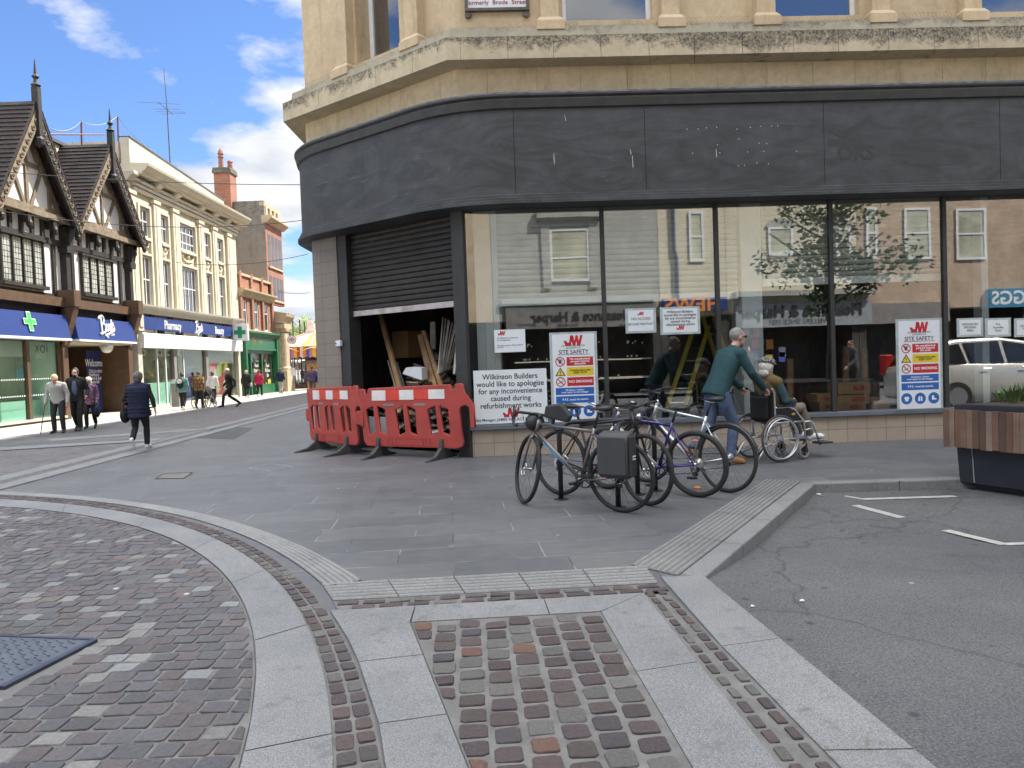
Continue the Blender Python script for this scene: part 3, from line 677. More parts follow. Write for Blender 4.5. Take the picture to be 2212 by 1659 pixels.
# ================================================================ CORNER BUILDING
A0 = G(1018, 988); B0 = G(703, 966); B0 = B0+Vector((-.10, .05, 0))
uF = Vector((1, .033, 0)).normalized()
FR = Frame((A0.x, A0.y), (uF.x, uF.y), (.033, -1))
uC = (A0-B0).normalized(); CH = Frame((B0.x, B0.y), (uC.x, uC.y), (uC.y, -uC.x)); LC = (A0-B0).length
ANG = math.degrees(math.atan2(uC.y, uC.x))
def stone_mat(name, c, stain=0.0, zlo=0, zhi=1, joint=0, rough=.85):
    mt, N, L, b, co = newmat(name)
    f = ramp(N, L, noise_n(N, L, co, .9, 8, .68, .4), .28, .75); g = ramp(N, L, noise_n(N, L, co, 4.5, 8, .75, 1.2), .35, .7)
    base = mix(N, L, f, tuple(x*.80 for x in c), tuple(min(1, x*1.10) for x in c))
    base = mix(N, L, 1.0, base, mix(N, L, g, (.86, .85, .82), (1.08, 1.08, 1.07)), 'MULTIPLY')
    s1 = noise_n(N, L, co, 2.6, 9, .78, .8); sep = N.new('ShaderNodeSeparateXYZ'); L.new(co, sep.inputs[0])
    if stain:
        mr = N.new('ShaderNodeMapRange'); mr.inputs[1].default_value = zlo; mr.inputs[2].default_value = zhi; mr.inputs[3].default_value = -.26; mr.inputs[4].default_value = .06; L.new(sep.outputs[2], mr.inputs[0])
        # heavier black stain towards the right-hand end
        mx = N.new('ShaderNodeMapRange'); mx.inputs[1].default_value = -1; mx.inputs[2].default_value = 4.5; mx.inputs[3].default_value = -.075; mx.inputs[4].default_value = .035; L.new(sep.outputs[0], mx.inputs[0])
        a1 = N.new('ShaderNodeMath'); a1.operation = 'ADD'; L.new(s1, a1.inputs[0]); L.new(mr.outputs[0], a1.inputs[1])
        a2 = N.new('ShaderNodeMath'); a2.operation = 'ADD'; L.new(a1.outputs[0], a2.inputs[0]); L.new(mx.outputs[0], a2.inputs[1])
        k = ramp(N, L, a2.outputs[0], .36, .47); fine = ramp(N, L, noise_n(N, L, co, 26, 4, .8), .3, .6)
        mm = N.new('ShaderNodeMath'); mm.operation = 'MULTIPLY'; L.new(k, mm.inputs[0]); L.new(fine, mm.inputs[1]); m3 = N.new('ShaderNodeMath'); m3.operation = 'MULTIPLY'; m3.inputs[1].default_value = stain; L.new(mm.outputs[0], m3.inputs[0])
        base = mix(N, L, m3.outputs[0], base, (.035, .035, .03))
    # streaks running down
    mp = N.new('ShaderNodeMapping'); mp.inputs['Scale'].default_value = (3.5, 3.5, .5); L.new(co, mp.inputs[0])
    st = ramp(N, L, noise_n(N, L, mp.outputs[0], 1.4, 7, .7), .52, .78, (1, 1, 1), (.66, .62, .55)); base = mix(N, L, .8, base, st, 'MULTIPLY')
    L.new(base, b.inputs['Base Color']); b.inputs['Roughness'].default_value = rough
    bump(N, L, b, noise_n(N, L, co, 22, 7, .75), .35, .012); return mt
zc_top = FR.px(1394, 72, .36)[1]; zc_bot = FR.px(1394, 120, .36)[1]
zf_bot = FR.px(1394, 206, .02)[1]; z_up = FR.px(1394, 50, .24)[1]
zp_top = FR.px(1394, 229, .30)[1]; zp_bot = FR.px(1394, 412, .30)[1]; zm_bot = FR.px(1394, 433, .33)[1]
z_head = FR.px(1302, 446, 0)[1]; z_sill = FR.px(1018, 922, .06)[1]
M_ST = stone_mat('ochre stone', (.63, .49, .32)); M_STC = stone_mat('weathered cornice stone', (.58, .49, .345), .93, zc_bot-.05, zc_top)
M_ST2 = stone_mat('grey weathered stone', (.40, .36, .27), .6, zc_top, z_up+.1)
def fascia_mat():
    mt, N, L, b, co = newmat('dark grey painted board')
    mp = N.new('ShaderNodeMapping'); mp.inputs['Scale'].default_value = (1, 1, 2.6); L.new(co, mp.inputs[0])
    f = ramp(N, L, noise_n(N, L, mp.outputs[0], .8, 8, .66, 2.4), .40, .62); g = ramp(N, L, noise_n(N, L, co, 3.5, 6, .7), .4, .75)
    base = mix(N, L, f, (.036, .036, .037), (.068, .071, .075)); base = mix(N, L, 1.0, base, mix(N, L, g, (.9, .9, .9), (1.15, 1.15, 1.14)), 'MULTIPLY')
    ms = N.new('ShaderNodeMapping'); ms.inputs['Scale'].default_value = (1.2, 1.2, 16); L.new(co, ms.inputs[0]); ss = ramp(N, L, noise_n(N, L, ms.outputs[0], 1.5, 4, .6, .8), .60, .68); gate = ramp(N, L, noise_n(N, L, co, 1.1, 2), .5, .6); q_ = N.new('ShaderNodeMath'); q_.operation = 'MULTIPLY'; L.new(ss, q_.inputs[0]); L.new(gate, q_.inputs[1]); base = mix(N, L, q_.outputs[0], base, (.085, .088, .092))
    v = N.new('ShaderNodeTexVoronoi'); v.inputs['Scale'].default_value = 3.4; L.new(co, v.inputs['Vector'])
    base = mix(N, L, ramp(N, L, v.outputs[0], .014, .022, (1, 1, 1), (0, 0, 0)), base, (.22, .22, .22))
    mp2 = N.new('ShaderNodeMapping'); mp2.inputs['Scale'].default_value = (7, 7, .8); mp2.inputs['Rotation'].default_value = (.1, .2, 0); L.new(co, mp2.inputs[0])
    sc = ramp(N, L, noise_n(N, L, mp2.outputs[0], 2.2, 2, .5), .765, .785); base = mix(N, L, sc, base, (.26, .26, .24))
    L.new(base, b.inputs['Base Color']); r = N.new('ShaderNodeMapRange'); r.inputs[3].default_value = .48; r.inputs[4].default_value = .72; L.new(f, r.inputs[0]); L.new(r.outputs[0], b.inputs['Roughness'])
    bump(N, L, b, noise_n(N, L, mp.outputs[0], 3, 6, .7, 1), .10, .01); return mt
M_FAS = fascia_mat(); M_DARK = mat('dark grey frame paint', (.033, .032, .032), .6, var=.2, scale=5, dirt=.2); M_BROWNB = mat('dark moulding', (.045, .043, .043), .5, var=.25, scale=6)
M_TILE = brick_mat('beige wall tiles', (.385, .318, .255), (.42, .345, .275), (.20, .165, .135), .30, .205, .005, .45, 0, 'xz', .3, 12, 0.0, .18)
M_SILLG = mat('blue grey sill', (.12, .135, .16), .5, var=.2)
M_GLASS = glass_mat('shop glass', (.95, .97, .96), 1.0, base=.185); M_WHITE = mat('white paint', (.76, .77, .79), .45, var=.05, scale=6); M_WIN = mat('dark upper pane', (.012, .014, .02), .03, var=0, spec=1.0)
M_WIN.node_tree.nodes['Principled BSDF'].inputs['IOR'].default_value = 2.3
M_LEAD = mat('torn lead flashing', (.10, .11, .12), .6, .2, var=.6, scale=9, bmp=1, bscale=14)
# path round the corner
west_end = Vector((B0.x-.05, B0.y+46, 0)); east_end = A0+uF*15.5
def offs(off):
    P = [west_end, B0, A0, east_end]; out = []
    for i, p in enumerate(P):
        d0 = (P[i]-P[i-1]).normalized() if i else (P[1]-P[0]).normalized(); d1 = (P[i+1]-P[i]).normalized() if i < 3 else d0
        n0 = Vector((d0.y, -d0.x, 0)); n1 = Vector((d1.y, -d1.x, 0)); n = (n0+n1).normalized(); out.append(p+n*(off/max(.3, n.dot(n0))))
    return out
def pathfn(off, t=0.0, N=(8, 60, 200)):
    P = offs(off); out = []
    if not t:
        for k in range(3):
            for i in range(N[k]): out.append(P[k].lerp(P[k+1], i/N[k]))
        out.append(P[3]); return out
    segs = []; c = []
    for k in (1, 2):
        d0 = (P[k]-P[k-1]).normalized(); d1 = (P[k+1]-P[k]).normalized(); c.append((P[k]-d0*t[k-1], P[k], P[k]+d1*t[k-1]))
    def line(a, b_, n): return [a.lerp(b_, i/n) for i in range(n)]
    def bez(a, m, b_, n): return [a*(1-s)**2+m*2*s*(1-s)+b_*s*s for s in [i/n for i in range(n)]]
    out = line(P[0], c[0][0], N[0])+bez(*c[0], 24)+line(c[0][2], c[1][0], N[1])+bez(*c[1], 24)+line(c[1][2], P[3], N[2])+[P[3]]
    return out
def sweep(mb, profile, t=0.0, i0=0, i1=None, cap=False, wob=0):
    cols = [pathfn(o, t) for o, z in profile]; n = len(cols[0]); i1 = n-1 if i1 is None else i1
    rows = []
    for i in range(i0, i1+1): rows.append([mb.bm.verts.new((c[i].x, c[i].y, z+(wob*noise.noise(Vector((i*.21, z, 0))) if wob and k == 0 else 0))) for k, (c, (o, z)) in enumerate(zip(cols, profile))])
    for a, b_ in zip(rows, rows[1:]):
        for k in range(len(profile)-1): mb.fv([a[k], b_[k], b_[k+1], a[k+1]])
    if cap: mb.fv(rows[0]); mb.fv(rows[-1][::-1])
def blocks_sweep(mb, profile, length, gap=.006, start=.2, closed=True):
    """stone courses cut in blocks with open joints, following chamfer and front"""
    P = {o: offs(o) for o, z in profile}
    for k in (0, 1, 2):
        Lk = (offs(0)[k+1]-offs(0)[k]).length; s = 0 if k else Lk-5*length; first = True
        cuts_ = [s]; s += start if k else length
        while s < Lk: cuts_.append(s); s += length*random.uniform(.92, 1.08)
        if cuts_[-1] < Lk: cuts_.append(Lk)
        for a, b_ in zip(cuts_, cuts_[1:]):
            g0 = gap/2/Lk if a > 0 else 0; g1 = gap/2/Lk if b_ < Lk else 0; rows = []
            for s_ in (a/Lk+g0, b_/Lk-g1): rows.append([P[o][k].lerp(P[o][k+1], s_)+Vector((0, 0, z)) for o, z in profile])
            mb.hexa(rows[0], rows[1])
CB = empty('corner_building', (A0.x, A0.y, 0), 'ochre stone corner building with dark grey shop fascia and chamfered doorway', 'building')
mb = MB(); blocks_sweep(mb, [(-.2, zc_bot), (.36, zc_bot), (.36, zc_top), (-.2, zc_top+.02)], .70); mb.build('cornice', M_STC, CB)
mb = MB(); blocks_sweep(mb, [(-.2, zf_bot-.1), (.02, zf_bot-.1), (.02, zc_bot), (-.2, zc_bot)], .70, .005, .45); mb.build('frieze', stone_mat('pale ochre frieze', (.78, .635, .43)), CB)
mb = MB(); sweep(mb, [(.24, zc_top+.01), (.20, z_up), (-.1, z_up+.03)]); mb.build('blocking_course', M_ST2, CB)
mb = MB(); sweep(mb, [(.0, zf_bot-.2), (-.012, zc_top+.3)]); mb.build('wall_core', M_ST2, CB)
TT = (.85, .9)
prof = [(.03, zf_bot+.03), (.30, zf_bot-.02), (.36, zf_bot-.05), (.36, zf_bot-.075), (.33, zf_bot-.10), (.345, zf_bot-.125), (.32, zp_top+.015), (.29, zp_top)]
mb = MB(); sweep(mb, prof, TT); mb.build('fascia_moulding', M_BROWNB, CB, smooth=False)
mb = MB(); sweep(mb, [(.01, zf_bot+.055), (.20, zf_bot+.012), (.325, zf_bot-.012), (.335, zf_bot-.04)], TT, wob=.035); mb.build('flashing', M_LEAD, CB)
prof = [(.285, zp_bot+.01), (.315, zp_bot-.005), (.315, zp_bot-.04), (.335, zp_bot-.05), (.335, zp_bot-.085), (.36, zp_bot-.095), (.36, zm_bot+.01), (.33, zm_bot), (-.05, zm_bot)]
mb = MB(); sweep(mb, prof, TT); mb.build('fascia_moulding', M_FAS, CB)
def proj(p):
    q = CM.transposed() @ (Vector(p)-CAMP); return (1106+FPX*q.x/-q.z, 829.5-FPX*q.y/-q.z) if q.z < 0 else (1e6, 0)
cf = pathfn(.28, TT); zmid = (zp_top+zp_bot)/2; xs = [proj((p.x, p.y, zmid))[0] for p in cf]
cutsx = [786, 1116, 1394, 1784, 2158, 2500]; idx = [0]
# skip the hidden west leg: begin panels at its end
for cx_ in cutsx:
    best = min(range(30, len(cf)), key=lambda i: abs(xs[i]-cx_)); idx.append(best)
idx.append(len(cf)-1)
for i0, i1 in zip(idx, idx[1:]):
    mb = MB(); n = i1-i0; cols_ = [pathfn(o, TT) for o in (.286, .286)]
    def pt(i, z):
        c = cols_[0]; a = c[i]; 
        if i == i0 and i0: a = a.lerp(c[i+1], .05)
        if i == i1: a = a.lerp(c[i-1], .05)
        return Vector((a.x, a.y, z))
    rows = [[mb.bm.verts.new(pt(i, z)) for z in (zp_bot, zp_top)] for i in range(i0, i1+1)]
    for a, b_ in zip(rows, rows[1:]): mb.fv([a[0], b_[0], b_[1], a[1]])
    mb.build('fascia_panel', M_FAS, CB, smooth=True)
mb = MB(); sweep(mb, [(.276, zp_bot), (.276, zp_top)], TT); mb.build('fascia_backing', mat('black gap', (.01, .01, .01), .9, var=0), CB)
# screw heads and scratches left on the fascia
M_SCREW = mat('pale screw plug', (.6, .6, .58), .6, var=0)
mb = MB()
for (x, y) in [(1484, 279), (1508, 279), (1526, 276), (1548, 275), (1592, 279), (1621, 275), (1643, 273), (1667, 272), (1680, 272), (1596, 300), (1640, 309), (1656, 310), (1550, 313), (1555, 330), (1615, 328), (1496, 331), (1650, 327), (1595, 358), (1608, 357), (1635, 352), (1660, 354), (1721, 327), (1220, 250)]:
    u, z = FR.px(x, y, .29); mb.box(FR, u-.0055, u+.0055, .286, .292, z-.0055, z+.0055)
for (x, y, h) in [(1366, 335, 28), (1362, 322, 12), (1221, 252, 9), (1547, 322, 18)]:
    u, z = FR.px(x, y, .29); mb.fprism(FR, [(u-.004, z), (u+.003, z-.01), (u+.010, z-h*.006), (u+.002, z-h*.0065)], .286, .2885)
mb.build('screw_plugs', M_SCREW, CB)
M_GHOST = mat('ghost mark on board', (.040, .040, .042), .6, var=.1)
ghs = MB()
for q in ([(1325, 560), (1400, 592), (1525, 515), (1530, 545), (1400, 625), (1325, 590)], [(1325, 630), (1485, 622), (1485, 652), (1325, 660)]):
    vv = [ghs.bm.verts.new(FR.p(*(lambda r: (r[0], .2885, r[1]))(FR.px(1152+x*.479, y*.479, .2885)))) for x, y in q]
    for t in tessellate_polygon([[v.co for v in vv]]): ghs.fv([vv[i] for i in t])
ghs.build('ghost_mark', M_GHOST, CB)
gq = FR.px(1152+1455*.479, 690*.479, .29); text_mesh('ORS', .30, FR.mat(gq[0], .2885, gq[1]), M_GHOST, name='ghost_lettering', parent=CB, ext=.0005, off=.01)
# upper walls and windows
HT = 13.4; HE = 21.0
def wall_openings(fr, u0, u1, wins, z0, z1, thick=.35, m=None, name='upper_wall', off=0.0):
    mb = MB(); zs, zt = wins[0][2], wins[0][3]; cur = u0
    for w0, w1, a, b_ in sorted(wins):
        mb.box(fr, cur, w0, -thick, off, z0, z1); mb.box(fr, w0, w1, -thick, off, b_, z1); mb.box(fr, w0, w1, -thick, off, z0, a); cur = w1
    mb.box(fr, cur, u1, -thick, off, z0, z1); return mb.build(name, m or M_ST, CB)
def up(x, y, fr=FR, off=0.0): return fr.px(x, y, off)
wz = up(1312, 50, FR, -.1)[1]
wu = [(up(1215, 25)[0], up(1409, 25)[0]), (up(1674, 25)[0], up(1856, 25)[0]), (up(2118, 25)[0], up(2300, 25)[0])]
step = wu[2][0]-wu[1][0]
while wu[-1][1]+step < 14.5: wu.append((wu[-1][0]+step, wu[-1][1]+step))
wall_openings(FR, 0, 15.45, [(a, b_, wz, wz+2.3) for a, b_ in wu[:5]], zc_top-.1, HT)
def sash(fr, u0, u1, z0, z1, off=-.14, fw=.065, parent=None, m=M_WHITE, glass=None, bars=(), hb=(), name='window'):
    mb = MB(); mb.box(fr, u0, u0+fw, off-.05, off, z0, z1); mb.box(fr, u1-fw, u1, off-.05, off, z0, z1); mb.box(fr, u0+fw, u1-fw, off-.05, off, z0, z0+fw); mb.box(fr, u0+fw, u1-fw, off-.05, off, z1-fw, z1)
    for b_ in bars: u = u0+(u1-u0)*b_; mb.box(fr, u-fw*.3, u+fw*.3, off-.045, off-.005, z0+fw, z1-fw)
    for h in hb: z = z0+(z1-z0)*h; mb.box(fr, u0+fw, u1-fw, off-.043, off-.003, z-fw*.35, z+fw*.35)
    w = mb.build(name, m, parent); mb = MB(); mb.box(fr, u0+fw*.6, u1-fw*.6, off-.035, off-.03, z0+fw*.6, z1-fw*.6); mb.build('pane', glass or M_WIN, w); return w
for a, b_ in wu[:5]:
    sash(FR, a, b_, wz, wz+2.3, parent=CB)
# chamfer window
cw0, cw1 = up(770, 100, CH)[0], up(862, 100, CH)[0]; wzc = up(820, 136, CH, -.1)[1]
wall_openings(CH, .0, LC, [(cw0, cw1+.02, wz, wz+2.3)], zc_top-.1, HT)
sash(CH, cw0, cw1+.02, wz, wz+2.3, off=-.30, fw=.09, parent=CB)
def pilaster(fr, u, w, zb, zt, off=.16):
    mb = MB(); mb.box(fr, u-w/2, u+w/2, -.02, off, zb+.20, zt); mb.box(fr, u-w/2-.07, u+w/2+.07, -.02, off+.07, zb, zb+.13)
    mb.hexa([fr.p(u-w/2-.07, -.02, zb+.13), fr.p(u+w/2+.07, -.02, zb+.13), fr.p(u+w/2+.07, off+.07, zb+.13), fr.p(u-w/2-.07, off+.07, zb+.13)],
            [fr.p(u-w/2-.02, -.02, zb+.20), fr.p(u+w/2+.02, -.02, zb+.20), fr.p(u+w/2+.02, off+.02, zb+.20), fr.p(u-w/2-.02, off+.02, zb+.20)])
    mb.build('pilaster', M_ST, CB, bevel=.008)
for x in (1188, 1449, 1655, 1904, 2103): pilaster(FR, up(x, 30, FR, .16)[0], .27, z_up-.05, HT-.5)
pilaster(CH, up(887, 60, CH, .16)[0], .27, z_up-.05, HT-.5); pilaster(CH, up(736, 90, CH, .16)[0], .27, z_up-.05, HT-.5)
# west wall, east continuation, roof and back, unseen; east raised to shade foreground
mb = MB(); W2 = Frame((B0.x, B0.y), (0, 1), (-1, 0)); mb.box(W2, 0.02, 46, -.35, -.0, 0, HT); mb.build('street_side_wall', M_ST, CB)
mb = MB(); mb.box(FR, 3.4, 15.4, -9, -.02, HT, HE); mb.box(FR, 15.1, 15.4, -9, -.4, 0, HT); mb.build('unseen_storeys', M_ST, CB)
mb = MB(); Pn = offs(-.3); mb.prism([(Pn[1].x, Pn[1].y), (Pn[2].x, Pn[2].y), (Pn[3].x, Pn[3].y), (Pn[3].x, Pn[0].y), (Pn[0].x, Pn[0].y)], HT-.3, HT); mb.build('roof', M_LEAD, CB)
# ------------- ground floor shop
def um(x, y=680, off=0): return FR.px(x, y, off)[0]
u_end = 15.4
mb = MB(); mb.box(FR, .03, u_end, -.25, .0, -.1, z_sill-.06); mb.build('tiled_plinth', M_TILE, CB)
mb = MB(); mb.box(FR, .0, u_end, -.25, .06, z_sill-.06, z_sill+.012); mb.build('window_sill', M_SILLG, CB, bevel=.008)
mb = MB(); mb.box(FR, -.0, u_end, -.06, .05, z_head, zm_bot+.01); mb.box(FR, 0, u_end, -.3, .02, z_head+.04, zm_bot+.03); mb.build('window_head', M_DARK, CB)
mull = [um(1306), um(1551.5), um(1798), um(2042)]; dm = mull[-1]-mull[-2]; mull += [mull[-1]+dm*k for k in range(1, 3)]
edges = [.02]+mull
for m_ in mull:
    mb = MB(); mb.box(FR, m_-.030, m_+.030, -.05, .022, z_sill+.01, z_head+.01); mb.build('mullion', M_DARK, CB)
for a, b_ in zip(edges[:6], edges[1:7]):
    mb = MB(); mb.box(FR, a+.02, b_-.02, -.022, -.012, z_sill+.005, z_head+.005); mb.build('shop_window', M_GLASS, CB)
mb = MB(); mb.box(FR, edges[6], u_end, -.2, -.02, z_sill, z_head); mb.build('boarded_bay', M_DARK, CB)
# corner post and chamfer door surround
mb = MB()
pu0 = CH.px(982, 700, .02)[0]; mb.box(CH, pu0, LC+.015, -.30, .03, -.02, zm_bot+.02); mb.build('corner_post', M_DARK, CB, bevel=.006)
tu1 = CH.px(733, 700, 0)[0]; fu1 = CH.px(757, 700, -.05)[0]
mb = MB(); mb.box(CH, .0, tu1, -.28, .0, -.02, zm_bot+.02); tp = mb.build('tiled_pillar', brick_mat('pillar tiles', (.23, .19, .16), (.255, .21, .175), (.15, .125, .105), .30, .205, .005, .5, 0, 'xz', .3, 12, 0.0, .15), CB)
mb = MB(); mb.box(CH, tu1, fu1, -.28, -.02, -.02, zm_bot+.02); mb.build('door_frame', M_DARK, CB)
# roller shutter in the doorway, half open
sz = (CH.px(748, 688, -.15)[1]+CH.px(983, 660, -.15)[1])/2
M_SHUT = mat('dark brown shutter slats', (.034, .029, .027), .6, .1, var=.25, scale=4, dirt=.25)
def shutter(fr, u0, u1, z0, z1, off, m, rail, pitch=.085, depth=.022, parent=CB, rh=.09):
    mb = MB(); z = z0+rh
    while z < z1:
        zt = min(z+pitch, z1); prof = [(off, z), (off+depth*.8, z+.012), (off+depth, z+(zt-z)*.5), (off+depth*.7, zt-.016), (off-.004, zt-.006), (off, zt)]
        va = [mb.bm.verts.new(fr.p(u0, o, q)) for o, q in prof]; vb = [mb.bm.verts.new(fr.p(u1, o, q)) for o, q in prof]
        for i in range(len(prof)-1): mb.fv([va[i], vb[i], vb[i+1], va[i+1]])
        z = zt
    s = mb.build('roller_shutter', m, parent, smooth=False); mb = MB(); mb.box(fr, u0, u1, off-.02, off+depth, z0, z0+rh); mb.build('bottom_rail', rail, s); return s
M_PINKRAIL = mat('chalky shutter rail', (.50, .45, .44), .7, var=.2, scale=5, dirt=.6)
shutter(CH, fu1-.02, pu0+.02, sz, z_head+.3, -.15, M_SHUT, M_PINKRAIL, .088)
# inside: floor, walls, ceiling, columns and inner shutters
M_IN = mat('bare plaster inside', (.20, .19, .18), .9, var=.35, scale=1.5, dirt=.5); M_INF = mat('dusty shop floor', (.10, .10, .10), .85, var=.4, scale=2)
Pi = offs(-.3)
mb = MB(); poly = [(Pi[1].x, Pi[1].y), (Pi[2].x, Pi[2].y), (FR.p(u_end-.3, -.3, 0).x, FR.p(u_end-.3, -.3, 0).y), (FR.p(u_end-.3, -7, 0).x, FR.p(u_end-.3, -7, 0).y+1), (Pi[1].x, 19.5)]
n = len(poly); v0 = [mb.bm.verts.new((x, y, .06)) for x, y in poly]; mb.fv(v0); mb.build('shop_floor', M_INF, CB)
mb = MB(); mb.face([(x, y, z_head+.35) for x, y in poly]); mb.build('shop_ceiling', M_IN, CB)
mb = MB(); mb.face([(poly[3][0], poly[3][1], 0), (poly[4][0], poly[4][1], 0), (poly[4][0], poly[4][1], 4.6), (poly[3][0], poly[3][1], 4.6)]); mb.face([(poly[4][0]+.06, poly[4][1], 0), (poly[0][0]+.06, poly[0][1], 0), (poly[0][0]+.06, poly[0][1], 4.6), (poly[4][0]+.06, poly[4][1], 4.6)])
mb.box(FR, 8.3, 8.4, -7, -1.6, 0, 4.6); mb.build('shop_wall', M_IN, CB)
M_GSH = mat('light grey inner shutter', (.43, .425, .39), .45, 0, var=.15, scale=1.2); M_GRAIL = mat('white shutter rail', (.88, .89, .88), .5, var=.06)
def zi(x, y, off=-.14): return FR.px(x, y, off)
shutter(FR, zi(1076, 600)[0], zi(1592, 600)[0], zi(1300, 655)[1], z_head+.2, -.14, M_GSH, M_GRAIL, .088, .034, CB, .11)
shutter(FR, zi(1646, 600)[0], zi(2042, 600)[0], zi(1850, 612)[1], z_head+.2, -.14, M_GSH, M_GRAIL, .088, .034, CB, .11)
M_PALE = mat('pale blue white column', (.60, .64, .66), .55, var=.08, scale=2)
mb = MB(); mb.box(FR, zi(1026, 600)[0], zi(1076, 600)[0], -.6, -.13, 0, 4.6); mb.build('inner_column', M_PALE, CB)
mb = MB(); mb.box(FR, zi(1600, 600)[0], zi(1644, 600)[0], -.62, -.11, 0, 4.6); mb.build('inner_column', M_PALE, CB)
mb = MB(); mb.box(FR, zi(2135, 600)[0], zi(2150, 600)[0], -.5, -.30, 0, 4.6); mb.build('inner_column', M_PALE, CB)
# street-name plaque
M_IRON = mat('rusty iron frame', (.12, .10, .09), .6, .4, var=.3, scale=8); M_PLAQ = mat('white enamel', (.72, .72, .72), .35, var=.08, dirt=.15); M_OXB = mat('oxblood letters', (.28, .05, .06), .5, var=0)
pu = (up(1004, 12, FR, .03)[0], up(1143, 12, FR, .03)[0]); pz = up(1070, 23, FR, .05)[1]
e = empty('street_name_plaque', FR.p(sum(pu)/2, .03, pz), 'white iron framed street name plaque on ochre stone wall with red gothic lettering', 'sign')
mb = MB(); mb.box(FR, pu[0]+.03, pu[1]-.03, .0, .035, pz+.04, pz+.55); mb.build('panel', M_PLAQ, e)
mb = MB(); mb.box(FR, pu[0], pu[1], 0, .06, pz, pz+.045); mb.box(FR, pu[0], pu[1], 0, .06, pz+.55, pz+.595); mb.box(FR, pu[0], pu[0]+.045, 0, .058, pz+.045, pz+.55); mb.box(FR, pu[1]-.045, pu[1], 0, .058, pz+.045, pz+.55)
for s in (pu[0]+.045, pu[1]-.045): mb.lathe(FR.p(s, .02, pz-.045), [(.05, -.02), (.05, .02)], 12, 'y'); mb.box(FR, s-.045, s+.045, .0, .03, pz-.045, pz)
mb.build('frame', M_IRON, e, bevel=.005)
text_mesh('formerly  Brode  Street', .088, FR.mat((pu[0]+pu[1])/2, .037, pz+.125), M_OXB, parent=e, ext=.001, sp=1.05, off=.0015); text_mesh('BROAD STREET', .155, FR.mat((pu[0]+pu[1])/2, .037, pz+.35), M_OXB, parent=e, ext=.001, xs=.62)
# pigeon-deterrent wire coils along the ledge
M_WIRE = mat('thin wire', (.20, .19, .17), .5, .6, var=0)
def coil(fr, u0, u1, z, off):
    mb = MB(); pts = []; u = u0
    k = 0
    while u < u1: pts.append(fr.p(u+.035*math.sin(k*.9), off+.02*math.sin(k*.9+1), z+.055*(1-math.cos(k*.9)))); u += .0085; k += 1
    mb.tube(pts, .0014, 3); o = mb.build('bird_wire_coil', M_WIRE); tag(o, None, 'wire'); return o
c1 = coil(FR, .1, 7.6, z_up+.02, .14); c1['label'] = 'coiled bird wire along the stone ledge over the long front'
c2 = coil(CH, .1, LC-.1, z_up+.02, .14); c2['label'] = 'coiled bird wire along the stone ledge over the chamfered doorway'
# small white entry box on the door frame
e_u, e_z = CH.px(733, 742, 0); 
mb = MB(); mb.box(CH, e_u-.035, e_u+.09, .0, .06, e_z-.05, e_z+.05); eb = mb.build('camera_box', M_WHITE, None, bevel=.008); tag(eb, 'small white plastic camera box on the dark door frame', 'camera')
mb = MB(); mb.lathe(CH.p(e_u-.005, .062, e_z), [(.017, 0), (.014, .004)], 10, 'y'); mb.build('lens', M_DARK, eb)
# ================================================================ LEFT STREET
XL = (G(346, 879).x+G(520, 857).x)/2
FL = Frame((XL, 0), (0, 1), (1, 0))
def z1(x, y): return (x*.2986, 138.24+y*.2986)
def z2(x, y): return (x*.2986, 614.4+y*.2986)
def zA(x, y): return (506.9+x*.1389, 629.8+y*.1389)
def rc(cv, x0, x1, yt, yb, off=0.0):
    ym_ = (yt+yb)/2; u0 = FL.px(*cv(x0, ym_), off)[0]; u1 = FL.px(*cv(x1, ym_), off)[0]
    return u0, u1, FL.px(*cv(x0, yb), off)[1], FL.px(*cv(x0, yt), off)[1]
def pt(cv, x, y, off=0.0): return FL.px(*cv(x, y), off)
def rbox(mb, r, o0, o1): mb.box(FL, r[0], r[1], o0, o1, r[2], r[3])
M_TIMB = mat('black tarred timber', (.028, .024, .021), .6, var=.4, scale=5, bmp=.4, bscale=20); M_OAK = mat('weathered oak', (.21, .165, .115), .8, var=.35, scale=5, bmp=.4, bscale=25)
M_REND = mat('white lime render', (.74, .74, .73), .85, var=.06, scale=2); M_ROOFT = brick_mat('dark clay roof tiles', (.022, .013, .012), (.036, .021, .018), (.012, .008, .008), .20, .13, .014, .8, 0, 'xz', 1.0, 25, .5, .4)
M_BRN = mat('brown shopfront timber', (.105, .062, .038), .5, var=.2, scale=4); M_BLUE = mat('royal blue sign', (.022, .048, .20), .4, var=.06, scale=3); M_LETT = mat('white sign letters', (.85, .86, .88), .4, var=0)
M_CREAM = mat('cream painted stucco', (.62, .56, .43), .75, var=.08, scale=1.6, dirt=.12, bmp=.1); M_CREAM2 = mat('cream stucco mouldings', (.64, .58, .45), .75, var=.07, scale=2.5, dirt=.1)
M_LEADED = brick_mat('leaded glass', (.36, .38, .35), (.52, .54, .50), (.035, .035, .035), .13, .17, .012, .12, 0, 'yz', .1, 3, 0, .4)
M_BRICK = brick_mat('red brick', (.33, .10, .05), (.42, .15, .08), (.36, .30, .24), .22, .075, .010, .85, 0, 'yz', .4, 30, .5, .25)
M_GREEN = mat('dark green shopfront', (.018, .13, .062), .4, var=.12, scale=3); M_ROUGH = stone_mat('mottled cement wall', (.25, .235, .20), .8, 6, 14)
M_NAVY = mat('navy banner', (.012, .022, .12), .5, var=.05); M_DGREY = mat('lead roof', (.10, .10, .11), .6, var=.2)
M_SHOPG = glass_mat('street shop glass', (.86, .95, .91), 1.0, base=.02); M_MINT = mat('frosted mint film', (.42, .62, .55), .6, var=.06); M_WARM = mat('shop interior', (.62, .62, .54), .8, var=.4, scale=1.4, dirt=.4)
